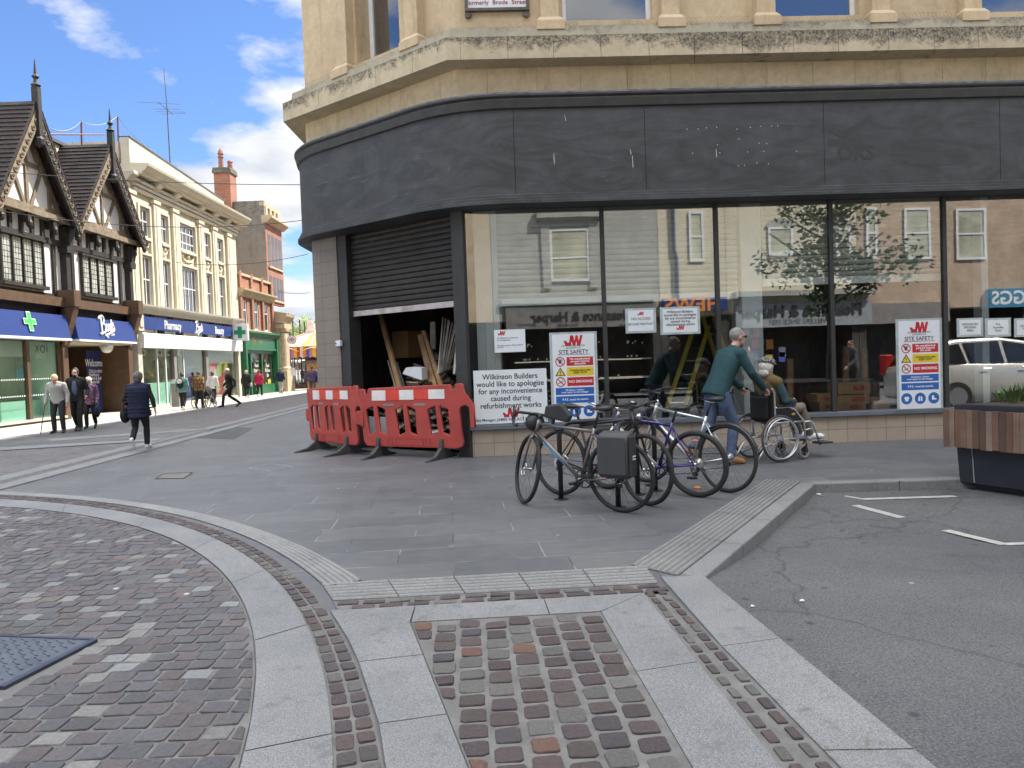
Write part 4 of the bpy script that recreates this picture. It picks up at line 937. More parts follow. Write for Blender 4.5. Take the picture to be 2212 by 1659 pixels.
# ---------------- timber-framed shop
apx1, apx2 = pt(z1, 255, 300, .55), pt(z1, 795, 605, .55); ft1, ft2 = pt(z1, 560, 1160, .55), pt(z1, 1040, 1300, .55); vly = pt(z1, 585, 1120, .55)
TBY1 = pt(z1, 965, 1500, 0)[0]+.05
T = empty('timber_framed_shop', FL.p(24, 0, 0), 'black and white half timbered shop with two steep carved gables and dark tile roof', 'building')
eave = pt(z1, 20, 1000, 0)[1]; zfl = pt(z2, 20, 60, .1)[1]
mb = MB(); mb.box(FL, 15, TBY1, -9, 0, zfl-.3, ft1[1]+.2); mb.build('wall', M_REND, T)
for (ap, half, nm) in ((apx1, ft1[0]-apx1[0], 1), (apx2, ft2[0]-apx2[0], 2)):
    zb = ft1[1] if nm == 1 else ft2[1]; h = ap[1]-zb; L_, R_ = ap[0]-half, ap[0]+half
    mb = MB(); mb.fprism(FL, [(L_+.15, zb), (R_-.15, zb), (ap[0], ap[1]-.25)], -.3, .12); mb.build('gable_wall', M_REND, T)
    # roof slopes run back from the street
    for s in (-1, 1):
        e0 = ap[0]+s*(half+.12); mb = MB(); th = .10
        a0, a1 = (ap[0], ap[1]+.06), (e0, zb-.12)
        nx_, nz_ = (h, half) if s > 0 else (-h, half); nl = math.hypot(nx_, nz_); nx_, nz_ = nx_/nl*th, nz_/nl*th
        mb.fprism(FL, [a0, a1, (a1[0]+nx_, a1[1]+nz_), (a0[0]+nx_, a0[1]+nz_)], -7.5, .62)
        # overlapping tile courses
        nC = 22
        for k in range(nC):
            f0, f1 = k/nC, (k+1)/nC; b0 = (a1[0]+(a0[0]-a1[0])*f0+nx_, a1[1]+(a0[1]-a1[1])*f0+nz_); b1 = (a1[0]+(a0[0]-a1[0])*f1+nx_, a1[1]+(a0[1]-a1[1])*f1+nz_)
            mb.fprism(FL, [b0, b1, (b0[0]+nx_*.32, b0[1]+nz_*.32)], -7.5, .63)
        mb.build('roof', M_ROOFT, T)
        mb = MB(); off_ = .56; w = .34   # carved bargeboard, right-hand one in the darker timber
        q = [(ap[0], ap[1]-.02), (e0, zb-.16), (e0-s*.12, zb-.16-w*.6), (ap[0], ap[1]-w*1.9)]; mb.fprism(FL, q, off_-.04, off_+.05); bb = mb.build('bargeboard', M_TIMB if s > 0 else M_OAK, T)
        mb = MB(); nS = 13
        for k in range(nS):
            f = (k+.7)/nS; cu, cz = q[0][0]+(q[1][0]-q[0][0])*f, (q[0][1]+q[3][1])/2+((q[1][1]+q[2][1])/2-(q[0][1]+q[3][1])/2)*f
            pts = [FL.p(cu+math.cos(t)*(.02+.085*t/7), off_+.062, cz+math.sin(t)*(.02+.085*t/7)) for t in [i*.7 for i in range(11)]]; mb.tube(pts, .022, 5)
        mb.build('carving', M_OAK, bb)
    mb = MB(); mb.box(FL, L_+.2, R_-.2, .1, .20, zb-.05, zb+.30); mb.build('tie_beam', M_OAK, T)
    fr_ = MB(); bw = .13; base = zb+.30; top = ap[1]-.5
    hb = base+(top-base)*.48; hw = half*(1-(hb-zb)/h)-.1
    fr_.box(FL, ap[0]-hw, ap[0]+hw, .1, .17, hb, hb+.13)
    fr_.box(FL, ap[0]-bw/2, ap[0]+bw/2, .1, .175, base, top)
    for s in (-1, 1):
        fr_.fprism(FL, [(ap[0]+s*.10, base), (ap[0]+s*.24, base), (ap[0]+s*(hw*.86), hb), (ap[0]+s*(hw*.86-.14), hb)], .1, .172)
        fr_.fprism(FL, [(ap[0]+s*hw*.5, hb+.2), (ap[0]+s*(hw*.5+.15), hb+.2), (ap[0]+s*.2, top-.3), (ap[0]+s*.08, top-.3)], .1, .172)
        fr_.fprism(FL, [(ap[0]+s*(half-.2), zb+.2), (ap[0]+s*(half-.42), zb+.2), (ap[0], ap[1]-.55), (ap[0], ap[1]-.30)], .1, .19)
        x_ = ap[0]+s*half*.58; fr_.box(FL, x_-.08, x_+.08, .1, .17, base, base+(1-.58)*h-.55)
        x_ = ap[0]+s*half*.58; fr_.fprism(FL, [(x_+s*.1, base), (x_+s*.28, base), (x_+s*.62, base+.42), (x_+s*.45, base+.42)], .1, .171)
    fr_.build('timber_frame', M_OAK, T)
    mb = MB(); zt = ap[1]
    mb.box(FL, ap[0]-.09, ap[0]+.09, .50, .70, zt-.95, zt+.55); mb.lathe(FL.p(ap[0], .6, 0), [(.09, zt+.55), (.15, zt+.62), (.07, zt+.70), (.05, zt+.80), (.11, zt+.88), (.045, zt+.97), (.012, zt+1.42)], 10); mb.lathe(FL.p(ap[0], .6, 0), [(.03, zt-1.3), (.15, zt-1.2), (.17, zt-1.05), (.08, zt-.93)], 10)
    mb.build('finial', M_TIMB, T)
# wall timbers under the gables, brackets, posts
mb = MB(); zt = ft1[1]+.02
for cv_, x0, x1 in ((z1, 0, 440), (z1, 505, 900)):
    pass
zlow = pt(z1, 20, 1600, 0)[1]; zmid1 = pt(z1, 20, 1195, 0)[1]
u = 17.0; ys_ = []
win1 = rc(z1, 10, 312, 1215, 1560, .08); win2 = rc(z1, 597, 815, 1385, 1652, .08)
z_rail = max(win1[3], win2[3])
mb.box(FL, 15, TBY1, 0, .09, z_rail+.02, z_rail+.2); mb.box(FL, 15, TBY1, 0, .10, zfl-.3, zfl+.12)
for x in (60, 130, 165+50, 290, 350+20, 400): pass
k = 15.3
while k < TBY1-.1:
    mb.box(FL, k-.075, k+.075, 0, .075, z_rail+.2, ft1[1]+.1)
    inw = any(a-.1 < k < b_+.1 for a, b_, c_, d_ in (win1, win2))
    if not inw: mb.box(FL, k-.075, k+.075, 0, .075, zfl+.12, z_rail+.02)
    k += .52
mb.build('wall_timbers', M_TIMB, T)
for i in range(9):
    uu = 19.3+i*1.28
    if uu > TBY1-.3: break
    zz_ = ft1[1]-.02; mb = MB(); mb.fprism(FL, [(uu-.09, zz_), (uu+.09, zz_), (uu+.09, zz_-.28), (uu-.09, zz_-.28)], .0, .30); mb.lathe(FL.p(uu, .28, 0), [(.03, zz_-.48), (.09, zz_-.40), (.10, zz_-.30), (.06, zz_-.2)], 8); mb.build('bracket', M_TIMB, T)
mb = MB(); mb.box(FL, 15, TBY1+.1, 0, .34, ft1[1]-.02, ft1[1]+.16); mb.build('jetty_beam', M_OAK, T)
for (a, b_, c_, d_), n in ((win1, 4), (win2, 4)):
    if a < 17: pass
    w = MB(); w.box(FL, a-.08, b_+.08, .0, .20, c_-.12, c_); w.box(FL, a-.08, b_+.08, .0, .16, d_, d_+.08)
    for i in range(n+1): uu = a+(b_-a)*i/n; w.box(FL, uu-.032, uu+.032, 0, .11, c_, d_)
    ww = w.build('window', M_TIMB, T); g = MB(); g.box(FL, a, b_, .0, .06, c_, d_); g.build('leaded_pane', M_LEADED, ww)
for x in (470, 925):
    uu = pt(z1, x, 1450, .1)[0]; mb = MB(); mb.box(FL, uu-.11, uu+.11, 0, .22, zfl, ft1[1]-.1); mb.box(FL, uu-.2, uu+.2, 0, .32, zfl+1.62, zfl+1.85)
    mb.fprism(FL, [(uu-.1, ft1[1]-.9), (uu+.1, ft1[1]-.9), (uu+.45, ft1[1]), (uu+.1, ft1[1])], 0, .3); mb.build('downpipe', M_TIMB, T)
# shop level
p1 = rc(z2, -40, 478, 20, 95, .45); p2 = rc(z2, 555, 950, 90, 165, .45)
zs1 = pt(z2, 100, 180, .55)[1]; zs0 = pt(z2, 100, 365, .75)[1]; zgl = pt(z2, 100, 392, .1)[1]; zgb = pt(z2, 100, 1005, .1)[1]
ya = pt(z2, 507, 600, .3)[0]; yb_ = pt(z2, 968, 600, .3)[0]
mb = MB(); mb.box(FL, 15, ya-.1, -.2, .35, p1[2], p1[3]); mb.box(FL, ya+.25, yb_, -.2, .35, p1[2], p1[3]-.0); mb.build('shop_cornice', M_BRN, T)
def lean_sign(u0, u1, name='shop_sign'):
    mb = MB(); mb.hexa([FL.p(u0, .1, zs1), FL.p(u1, .1, zs1), FL.p(u1, .36, zs1), FL.p(u0, .36, zs1)][::-1], [FL.p(u0, .1, zs0), FL.p(u1, .1, zs0), FL.p(u1, .50, zs0), FL.p(u0, .50, zs0)][::-1]); s = mb.build(name, M_BLUE, T)
    mb = MB(); mb.box(FL, u0, u1, .08, .53, zs0-.07, zs0-.003); mb.build('sign_trim', M_WHITE, s); return s
S1 = lean_sign(16, ya-.18); S2 = lean_sign(ya+.25, yb_-.1)
mb = MB(); mb.box(FL, 15, yb_, -.2, .05, zs0-.1, zfl+.2); mb.build('sign_backing', M_TIMB, T)
M_GCR = mat('green pharmacy cross', (.07, .60, .10), .4, var=0); M_PALEG = mat('pale green edge', (.55, .85, .60), .4, var=0)
def signmat(u, z, off):
    tilt = math.atan2(.14, zs1-zs0); return FL.mat(u, off, z) @ Matrix.Rotation(-tilt, 4, 'X')
cu, cz = pt(z2, 215, 267, .45); s = .30
mb = MB(); e = .06
def cross(a, w, o0, o1):
    mb.hexa([(x, y, o0) for x, y in [(-w, -a), (w, -a), (w, a), (-w, a)]], [(x, y, o1) for x, y in [(-w, -a), (w, -a), (w, a), (-w, a)]]); 
    for sg in (-1, 1): mb.hexa([(x, y, o0) for x, y in [(sg*w, -w), (sg*a*.92, -w), (sg*a*.92, w), (sg*w, w)]], [(x, y, o1) for x, y in [(sg*w, -w), (sg*a*.92, -w), (sg*a*.92, w), (sg*w, w)]])
HC = (zs1-zs0)*.40
cross(HC, HC*.30, 0, .02); mb.build('cross_edge', M_PALEG, S1, xf=signmat(cu, cz, .44)); mb = MB(); cross(HC*.90, HC*.20, .02, .03); mb.build('green_cross', M_GCR, S1, xf=signmat(cu, cz, .44))
def script_boots(M, sc, parent):
    """hand-drawn flowing letters"""
    S = [[(-.95, -.55), (-.80, -.62), (-.70, -.5), (-.50, .55), (-.45, .70)], [(-.78, .48), (-.62, .66), (-.3, .74), (-.12, .55), (-.25, .25), (-.52, .12)], [(-.52, .12), (-.22, .12), (-.1, -.12), (-.25, -.42), (-.55, -.52), (-.72, -.45)],
         [(.10, .12), (-.04, -.02), (-.06, -.30), (.06, -.38), (.18, -.24), (.20, .02), (.10, .12), (.26, .06), (.36, .10)], [(.46, .14), (.33, .02), (.30, -.25), (.42, -.33), (.53, -.20), (.56, .05), (.46, .14), (.60, .10), (.68, .12)],
         [(.86, .52), (.76, .12), (.70, -.15), (.76, -.26), (.86, -.2)], [(.68, .24), (.98, .28)], [(1.02, .2), (.96, .06), (1.05, -.06), (1.02, -.2), (.88, -.34), (.3, -.52), (-.2, -.72), (-.05, -.86)]]
    mb = MB()
    for st in S:
        pts = []
        for i in range(len(st)-1):
            p0 = st[max(i-1, 0)]; p1_ = st[i]; p2_ = st[i+1]; p3 = st[min(i+2, len(st)-1)]
            for k in range(6):
                t = k/6; pts.append(tuple(.5*((2*p1_[j])+(-p0[j]+p2_[j])*t+(2*p0[j]-5*p1_[j]+4*p2_[j]-p3[j])*t*t+(-p0[j]+3*p1_[j]-3*p2_[j]+p3[j])*t**3) for j in (0, 1)))
        pts.append(st[-1]); mb.tube([(x*sc, y*sc, .02) for x, y in pts], .062*sc, 5)
    return mb.build('script_lettering', M_LETT, parent, xf=M)
bu, bz = pt(z2, 762, 305, .45); script_boots(signmat(bu+.05, bz+.02, .43), .50, S2); sbu, sbz = pt(z2, 800, 362, .5); text_mesh('Since 1849', .15, signmat(sbu, sbz, .475), M_LETT, parent=S2)
def pier(u, w=.30):
    mb = MB(); mb.box(FL, u-w/2, u+w/2, -.1, .16, 0, zs1+.3); mb.hexa([FL.p(u-w/2, 0, zs0-.2), FL.p(u+w/2, 0, zs0-.2), FL.p(u+w/2, .22, zs0-.2), FL.p(u-w/2, .22, zs0-.2)], [FL.p(u-w/2, 0, zs1+.3), FL.p(u+w/2, 0, zs1+.3), FL.p(u+w/2, .62, zs1+.3), FL.p(u-w/2, .62, zs1+.3)])
    mb.box(FL, u-w/2-.04, u+w/2+.04, 0, .66, zs1+.3, zs1+.85); mb.build('pier', M_BRN, T, bevel=.01)
pier(ya+.03); pier(yb_+.08)
# big window bay
w0, w1 = 16.0, ya-.12
mb = MB(); mb.box(FL, 15, w1, -.2, .12, 0, zgb-.02); mb.build('stall_riser', M_BRN, T); mb = MB(); mb.box(FL, 15, w1, -.2, .22, zgb-.02, zgb+.05); mb.build('sill', mat('pale sill', (.5, .48, .42), .6), T)
m1 = pt(z2, 208, 700, .05)[0]
for uu in (m1, w1): mb = MB(); mb.box(FL, uu-.07, uu+.07, -.05, .08, zgb, zs0); mb.build('mullion', M_BRN, T)
for a, b_ in ((15, m1-.07), (m1+.07, w1-.07)):
    mb = MB(); mb.box(FL, a, b_, .0, .012, zgb+.04, zs0-.05); mb.build('shop_window', M_SHOPG, T)
mb = MB(); mb.box(FL, 15, w1, -1.5, -1.4, zgb, zs0+.4); mb.box(FL, 15, w1, -1.4, -.05, zgb-.04, zgb); mb.box(FL, w1, w1+.05, -1.4, 0, zgb, zs0); mb.build('window_back', mat('display wall painted with shop light', (.58, .68, .62), .8, var=.25, scale=.8), T)  # pale green back wall stands in for the lit shop interior
mb = MB(); mb.box(FL, 15, w1-.1, -.62, -.60, zgb, zgb+.62); mb.build('frosted_screen', M_MINT, T)
lk = rc(z2, 262, 445, 405, 535, -.35); mb = MB(); mb.box(FL, lk[0], lk[1], -.38, -.35, lk[2], lk[3]); pn = mb.build('header_panel', M_WHITE, T)
text_mesh('LOOK', .36, FL.mat((lk[0]+lk[1])/2-.22, -.345, (lk[2]+lk[3])/2), mat('grey letters', (.12, .13, .14), .5, var=0), parent=pn, mirror=True, xs=1.0, sp=1.25)
mb = MB(); mb.box(FL, 15, lk[0]-.3, -.38, -.35, lk[2]+.05, lk[3]+.05); mb.build('header_panel', M_WHITE, T)
dz1, dz2 = pt(z2, 100, 690, .02)[1], pt(z2, 100, 812, .02)[1]
mb = MB()
for dz in (dz1, dz2):
    u = 15.5
    while u < w1-.1:
        if abs(u-m1) > .13: mb.box(FL, u-.022, u+.022, .013, .016, dz-.022, dz+.022)
        u += .11
mb.build('manifestation_dots', M_LETT, T)
r_ = rc(z2, 125, 190, 555, 680, -.3); mb = MB(); mb.box(FL, r_[0], r_[1], -.32, -.3, r_[2], r_[3]-.25); mb.tube([FL.p(r_[0]+(r_[1]-r_[0])*(.3+.4*i/8), -.31, r_[3]-.25+.22*math.sin(3.14*i/8)) for i in range(9)], .02, 6); mb.build('poster_bag', mat('sky blue poster', (.10, .42, .68), .5, var=.1), T)
r_ = rc(z2, 402, 452, 560, 730, -.3); mb = MB(); mb.box(FL, r_[0], r_[1], -.32, -.3, r_[2], r_[3]); mb.build('poster', MATS['sky blue poster'], T)
# doorway: deep brown recess with navy welcome banner
d0, d1 = ya+.2, yb_-.08
mb = MB(); mb.box(FL, d0, d1, -2.5, -2.4, 0, zs0+.1); mb.box(FL, d1, d1+.06, -2.5, .0, 0, zs0+.1); mb.build('porch_wall', M_BRN, T); mb = MB(); mb.box(FL, d0, d1, -2.4, .3, zs0-.12, zs0-.08); mb.build('porch_ceiling', mat('pale porch ceiling', (.55, .5, .38), .7), T)
mb = MB(); mb.box(FL, d0, d0+.06, -2.4, -.9, 0, zs0); mb.build('porch_panel', M_BRN, T)
nb = rc(z2, 635, 735, 480, 920, -.7); mb = MB(); mb.box(FL, nb[0], nb[1], -.74, -.7, .1, nb[3]); bn = mb.build('welcome_banner', M_NAVY, T)
cu = (nb[0]+nb[1])/2; text_mesh('Welcome', .40, FL.mat(cu, -.695, pt(z2, 685, 570, -.7)[1]), M_LETT, parent=bn, xs=.72)
for i, t in enumerate(('Click & collect', 'Healthcare', 'Photo & desk', 'Beauty hall')): text_mesh(t, .19, FL.mat(nb[0]+.10, -.695, pt(z2, 650, 628+i*26, -.7)[1]), M_LETT, parent=bn, align='LEFT', xs=.8)
lp = rc(z2, 748, 798, 440, 490, .1); mb = MB(); mb.ell(FL.p((lp[0]+lp[1])/2, .1, (lp[2]+lp[3])/2), .2, .2, .16, 10, 6); mb.box(FL, lp[1]-.35, lp[1]-.15, -.1, .3, lp[3]-.1, zs0-.1); mb.build('lamp', M_WHITE, T, smooth=True)
# ---------------- cream stucco store
cL = pt(z1, 900, 900, .05)[0]; cR = pt(z1, 1700, 1200, .0)[0]+.0
cor_o = .75; ztop = (FL.px(*z1(930, 625), cor_o)[1]+FL.px(*z1(1745, 1093), cor_o)[1])/2; zcb = (pt(z1, 930, 790, .15)[1]+pt(z1, 1640, 1160, .15)[1])/2
Cb = empty('cream_store', FL.p((cL+cR)/2, 0, 0), 'cream stucco three storey store with heavy bracketed cornice and long blue pharmacy sign', 'building')
cL = TBY1+.02
row1 = [(1005, 1080, 1005, 1225), (1160, 1215, 1080, 1285), (1300, 1410, 1145, 1355), (1480, 1520, 1230, 1400), (1570, 1612, 1275, 1435)]
row2 = [(1035, 1100, 1370, 1995), (1180, 1232, 1415, 2020), (1320, 1430, 1465, 2050), (1490, 1535, 1515, 2075), (1585, 1628, 1550, 2090)]
W1 = [rc(z1, *r) for r in row1]; W2r = [rc(z1, *r) for r in row2]
def avg(l, k): return sum(r[k] for r in l)/len(l)
za0, za1 = avg(W1, 2), avg(W1, 3); zb0, zb1 = avg(W2r, 2), avg(W2r, 3)
us = [((a[0]+b_[0])/2, (a[1]+b_[1])/2) for a, b_ in zip(W1, W2r)]
mb = MB(); cur = cL
zsf = pt(z2, 1040, 185, .3)[1]
for a, b_ in us:
    mb.box(FL, cur, a, -.4, 0, zsf-.3, ztop); mb.box(FL, a, b_, -.4, 0, za1, ztop); mb.box(FL, a, b_, -.4, -.06, zb1, za0); mb.box(FL, a, b_, -.4, 0, zsf-.3, zb0); cur = b_
mb.box(FL, cur, cR, -.4, 0, zsf-.3, ztop); mb.build('wall', M_CREAM, Cb)
mb = MB(); mb.box(FL, cL, cL+.3, -9, -.4, 0, ztop+.9); mb.box(FL, cR-.3, cR, -9, -.4, 0, ztop+.5); mb.box(FL, cL+.3, cR-.3, -9, -8.7, 0, ztop); mb.box(FL, cL+.3, cR-.3, -8.7, -.4, ztop-.3, ztop-.05); mb.build('side_wall', M_CREAM, Cb)
for i, (a, b_) in enumerate(us):
    for z0, z1_, hb_ in ((za0, za1, (.55,) if i != 2 else (.3, .68)), (zb0, zb1, (.28, .74))):
        sash(FL, a+.02, b_-.02, z0+.02, z1_-.02, off=-.05, fw=.07, parent=Cb, bars=(.5,) if i != 2 else (.25, .5, .75), hb=hb_)
    # window surround and swag panel
    mb = MB(); mb.box(FL, a-.14, a, 0, .06, zb0-.1, za1+.12); mb.box(FL, b_, b_+.14, 0, .06, zb0-.1, za1+.12); mb.box(FL, a, b_, 0, .07, za1, za1+.12); mb.box(FL, a, b_, -.06, .10, za0-.12, za0); mb.box(FL, a, b_, -.06, .08, zb1, zb1+.10); mb.build('window_surround', M_CREAM2, Cb, bevel=.01)
    mb = MB(); c_ = (a+b_)/2; zz_ = (zb1+za0)/2; w = (b_-a)*.36
    mb.tube([FL.p(c_+w*math.sin(t)*1.0, -.03, zz_+.12-.28*math.cos(t)*1+.05) for t in [-1.3+i*.26 for i in range(11)]], .05, 6); mb.ell(FL.p(c_, -.02, zz_+.1), .10, .08, .12, 8, 6); mb.ell(FL.p(c_-w, -.02, zz_+.15), .06, .07, .1, 8, 6); mb.ell(FL.p(c_+w, -.02, zz_+.15), .06, .07, .1, 8, 6); mb.build('swag_ornament', M_CREAM2, Cb, smooth=True)
# giant pilasters between the bays
allu = [us[0][0]-.75]+[(us[i][1]+us[i+1][0])/2 for i in range(4)]+[us[4][1]+.7]
for u in allu:
    mb = MB(); w = .26; mb.box(FL, u-w, u+w, 0, .13, zsf, za1+.45); mb.box(FL, u-w-.06, u+w+.06, 0, .18, za1+.30, za1+.45); mb.box(FL, u-w*.35, u+w*.35, .13, .155, zsf+.3, za1+.2); mb.build('pilaster', M_CREAM2, Cb, bevel=.01)
for dz, o in ((.52, .16), (.68, .22), (.84, .28)):
    mb = MB(); mb.box(FL, cL+.1, cR-.1, 0, o, za1+dz, za1+dz+.13); mb.build('architrave', M_CREAM2, Cb, bevel=.012)
def cprof(mb, u0, u1, prof): mb.hexa([FL.p(u0, o, z) for o, z in prof], [FL.p(u1, o, z) for o, z in prof])
mb = MB(); cprof(mb, cL-.004, cR+.5, [(-.3, ztop-.42), (.5, ztop-.42), (.55, ztop-.30), (.62, ztop-.28), (.75, ztop-.10), (.78, ztop), (-.3, ztop+.05)]); mb.build('cornice', M_CREAM2, Cb)
for (x, y) in ((975, 740), (1155, 830), (1290, 905), (1470, 1010), (1570, 1075), (1660, 1130)):
    u = pt(z1, x, y, .4)[0]; mb = MB(); cprof(mb, u-.22, u+.22, [(0, ztop-.80), (.18, ztop-.80), (.32, ztop-.62), (.46, ztop-.55), (.46, ztop-.42), (0, ztop-.42)]); mb.build('bracket', M_CREAM2, Cb, bevel=.015)
zpar = pt(z1, 900, 515, .0)[1]
mb = MB(); a_, b2 = cL+.006, pt(z1, 1060, 640, 0)[0]; mb.hexa([FL.p(a_, -.3, ztop), FL.p(cR-1.6, -.3, ztop), FL.p(cR-1.6, .05, ztop), FL.p(a_, .05, ztop)], [FL.p(a_, -.3, zpar), FL.p(cR-1.6, -.3, zpar-.45), FL.p(cR-1.6, .05, zpar-.45), FL.p(a_, .05, zpar)]); mb.build('parapet', M_CREAM, Cb)
mb = MB(); mb.hexa([FL.p(a_, -.36, zpar), FL.p(cR-1.55, -.36, zpar-.45), FL.p(cR-1.55, .09, zpar-.45), FL.p(a_, .09, zpar)], [FL.p(a_, -.36, zpar+.05), FL.p(cR-1.55, -.36, zpar-.4), FL.p(cR-1.55, .09, zpar-.4), FL.p(a_, .09, zpar+.05)]); mb.build('coping', M_DGREY, Cb)
mb = MB(); zr = pt(z1, 600, 575, -.5)[1]; mb.box(FL, cL-3.6, cL, -9, -1.2, ft2[1], zr-.12); mb.build('rear_block', M_CREAM, Cb); mb = MB(); mb.box(FL, cL-3.7, cL+.3, -9, -1.1, zr-.12, zr); mb.build('rear_coping', M_DGREY, Cb)
# shopfront of the store
shL, shR = pt(z2, 1005, 300, .25)[0], pt(z2, 1748, 330, .25)[0]
b1 = [pt(z2, 1035, 230, .2)[1], pt(z2, 1035, 320, .2)[1]]; aw = [pt(z2, 1015, 345, .35)[1], pt(z2, 1015, 455, .35)[1]]
mb = MB(); cprof(mb, shL, shR, [(-.1, b1[0]+.12), (.22, b1[0]+.12), (.30, b1[0]+.3), (.44, b1[0]+.4), (.46, b1[0]+.48), (-.1, b1[0]+.55)]); mb.build('shop_cornice', mat('pale grey stone', (.50, .47, .40), .7, var=.12), Cb)
for u0, u1 in ((shL, shL+.45), (shR-.45, shR)):
    mb = MB(); mb.box(FL, u0, u1, -.1, .24, b1[1]-.1, b1[0]+.12); mb.box(FL, u0+.08, u1-.08, .24, .28, b1[1]+.05, b1[0]); mb.box(FL, u0+.05, u1-.05, -.1, .14, 0, b1[1]-.1); mb.build('shop_pier', MATS['pale grey stone'], Cb, bevel=.01)
mb = MB(); mb.box(FL, shL+.45, shR-.45, -.1, .22, b1[1], b1[0]); s3 = mb.build('shop_sign', M_BLUE, Cb)
zc = (b1[0]+b1[1])/2
def sx(x): return pt(z2, x, 320, .22)[0]
text_mesh('Pharmacy', .52, FL.mat(sx(1252), .225, zc-.02), M_LETT, parent=s3, xs=.8, off=.006); text_mesh('Beauty', .52, FL.mat(sx(1587), .225, zc-.02), M_LETT, parent=s3, xs=.8, off=.006); script_boots(FL.mat(sx(1434), .215, zc+.02), .42, s3)
mb = MB(); cprof(mb, shL+.2, shR-.2, [(-.1, aw[1]), (.32, aw[1]), (.34, aw[0]-.08), (.26, aw[0]), (-.1, aw[0])]); mb.build('awning_box', mat('white awning box', (.78, .78, .77), .5, var=.04), Cb)
gl0, gl1 = shL+.45, shR-.45
for x in (1140, 1200, 1330): 
    u = pt(z2, x, 650, 0)[0]; mb = MB(); mb.box(FL, u-.04, u+.04, -.06, .03, .05, aw[1]); mb.build('mullion', M_PALE, Cb)
for x in (1267, 1497):
    u = pt(z2, x, 650, .05)[0]; mb = MB(); mb.box(FL, u-.13, u+.13, -.15, .1, 0, aw[1]); mb.build('shop_column', mat('grey column', (.23, .21, .20), .5), Cb)
u = pt(z2, 1230, 650, 0)[0]
mb = MB(); mb.box(FL, gl0, gl1, -.01, .0, .12, aw[1]); mb.build('shop_window', M_SHOPG, Cb)
mb = MB(); mb.box(FL, gl0, gl1, -.1, .06, 0, .12); mb.build('shop_base', MATS['pale sill'], Cb); mb = MB(); mb.box(FL, gl0, pt(z2, 1255, 800, 0)[0], -.03, -.015, .12, 1.05); mb.build('frosted_film', M_MINT, Cb)
mb = MB(); mb.box(FL, gl0, gl1, -4.0, -3.9, 0, aw[1]+.3); mb.box(FL, gl0, gl1, -3.9, -.1, 0, .02); mb.box(FL, gl0, gl1, -3.9, -.1, aw[1]+.2, aw[1]+.25); mb.build('shop_interior', M_WARM, Cb)  # pale interior colour used in place of the store's lights
nbx = rc(z2, 1340, 1385, 480, 830, -.2); mb = MB(); mb.box(FL, nbx[0], nbx[1], -.22, -.18, .1, aw[1]-.1); mb.build('window_banner', M_NAVY, Cb)
M_PINK = mat('red poster shapes', (.55, .07, .10), .5, var=.08); M_YEL = mat('yellow poster', (.60, .50, .08), .5, var=.1); M_BEI = mat('beige poster', (.55, .50, .42), .6, var=.05)
po = rc(z2, 1522, 1650, 570, 810, -.12); mb = MB(); mb.box(FL, po[0], po[1], -.14, -.12, .15, po[3]); pp = mb.build('window_poster', M_BEI, Cb)
W_ = po[1]-po[0]; H_ = po[3]-.15
for sh in ([(0, .5), (.45, .95), (.6, 1), (.0, 1)], [(.25, .45), (.9, .8), (1, .7), (.7, .4), (.75, .2), (1, .12), (1, .02), (.35, .05), (.55, .25)], [(.05, 0), (.3, 0), (.38, .12), (.2, .2)]):
    mb = MB(); mb.fprism(FL, [(po[0]+x*W_, .15+y*H_) for x, y in sh], -.12, -.115); mb.build('poster_shape', M_PINK, pp)
mb = MB(); mb.box(FL, po[1]-W_*.45, po[1]-.05, -.118, -.105, po[3]-H_*.30, po[3]+.1); mb.build('poster_shape', M_YEL, pp)
rnd3 = random.Random(8)
for i in range(26):
    u = rnd3.uniform(gl0+.2, gl1-.3); z0 = rnd3.choice((.5, .9, 1.3, 1.7)); w = rnd3.uniform(.12, .4); h = rnd3.uniform(.2, .5); o_ = rnd3.uniform(-2.6, -.9)
    mb = MB(); mb.box(FL, u, u+w, o_-.2, o_, z0, z0+h); mb.build('shop_display', [M_WHITE, M_BRN, M_GREEN, M_NAVY, M_PINK, M_YEL, MATS['grey column'], M_TIMB][i % 8], Cb)
for i, x in enumerate((1030, 1150, 1215, 1300)):
    r_ = rc(z2, x-14, x+24, 470, 515, -.08); mb = MB(); mb.box(FL, r_[0], r_[1], -.1, -.08, r_[2], r_[3]); pn_ = mb.build('window_card', M_WHITE, Cb); mb = MB(); cu = (r_[0]+r_[1])/2; cz = (r_[2]+r_[3])/2; mb.ell(FL.p(cu, -.078, cz), (r_[1]-r_[0])*.02, (r_[1]-r_[0])*.28, (r_[3]-r_[2])*.3, 8, 6); mb.build('printed_mark', M_TIMB, pn_)
# hanging pharmacy box sign
hs = FL.px(*z2(1740, 347), .6); e = empty('hanging_pharmacy_sign', FL.p(hs[0], .6, hs[1]-.4), 'square white hanging sign with dark green cross between store and green shop', 'sign')
FN = Frame((XL+.6, hs[0]), (1, 0), (0, -1)); mb = MB(); mb.box(FN, -.42, .42, -.1, .1, hs[1]-.45, hs[1]+.45); mb.build('box', M_WHITE, e, bevel=.02)
mb = MB(); w = .11; a = .30
mb.box(FN, -w, w, .1, .12, hs[1]-a, hs[1]+a); mb.box(FN, -a, -w, .1, .12, hs[1]-w, hs[1]+w); mb.box(FN, w, a, .1, .12, hs[1]-w, hs[1]+w); mb.build('green_cross', mat('dark green cross', (.02, .25, .12), .4, var=0), e)
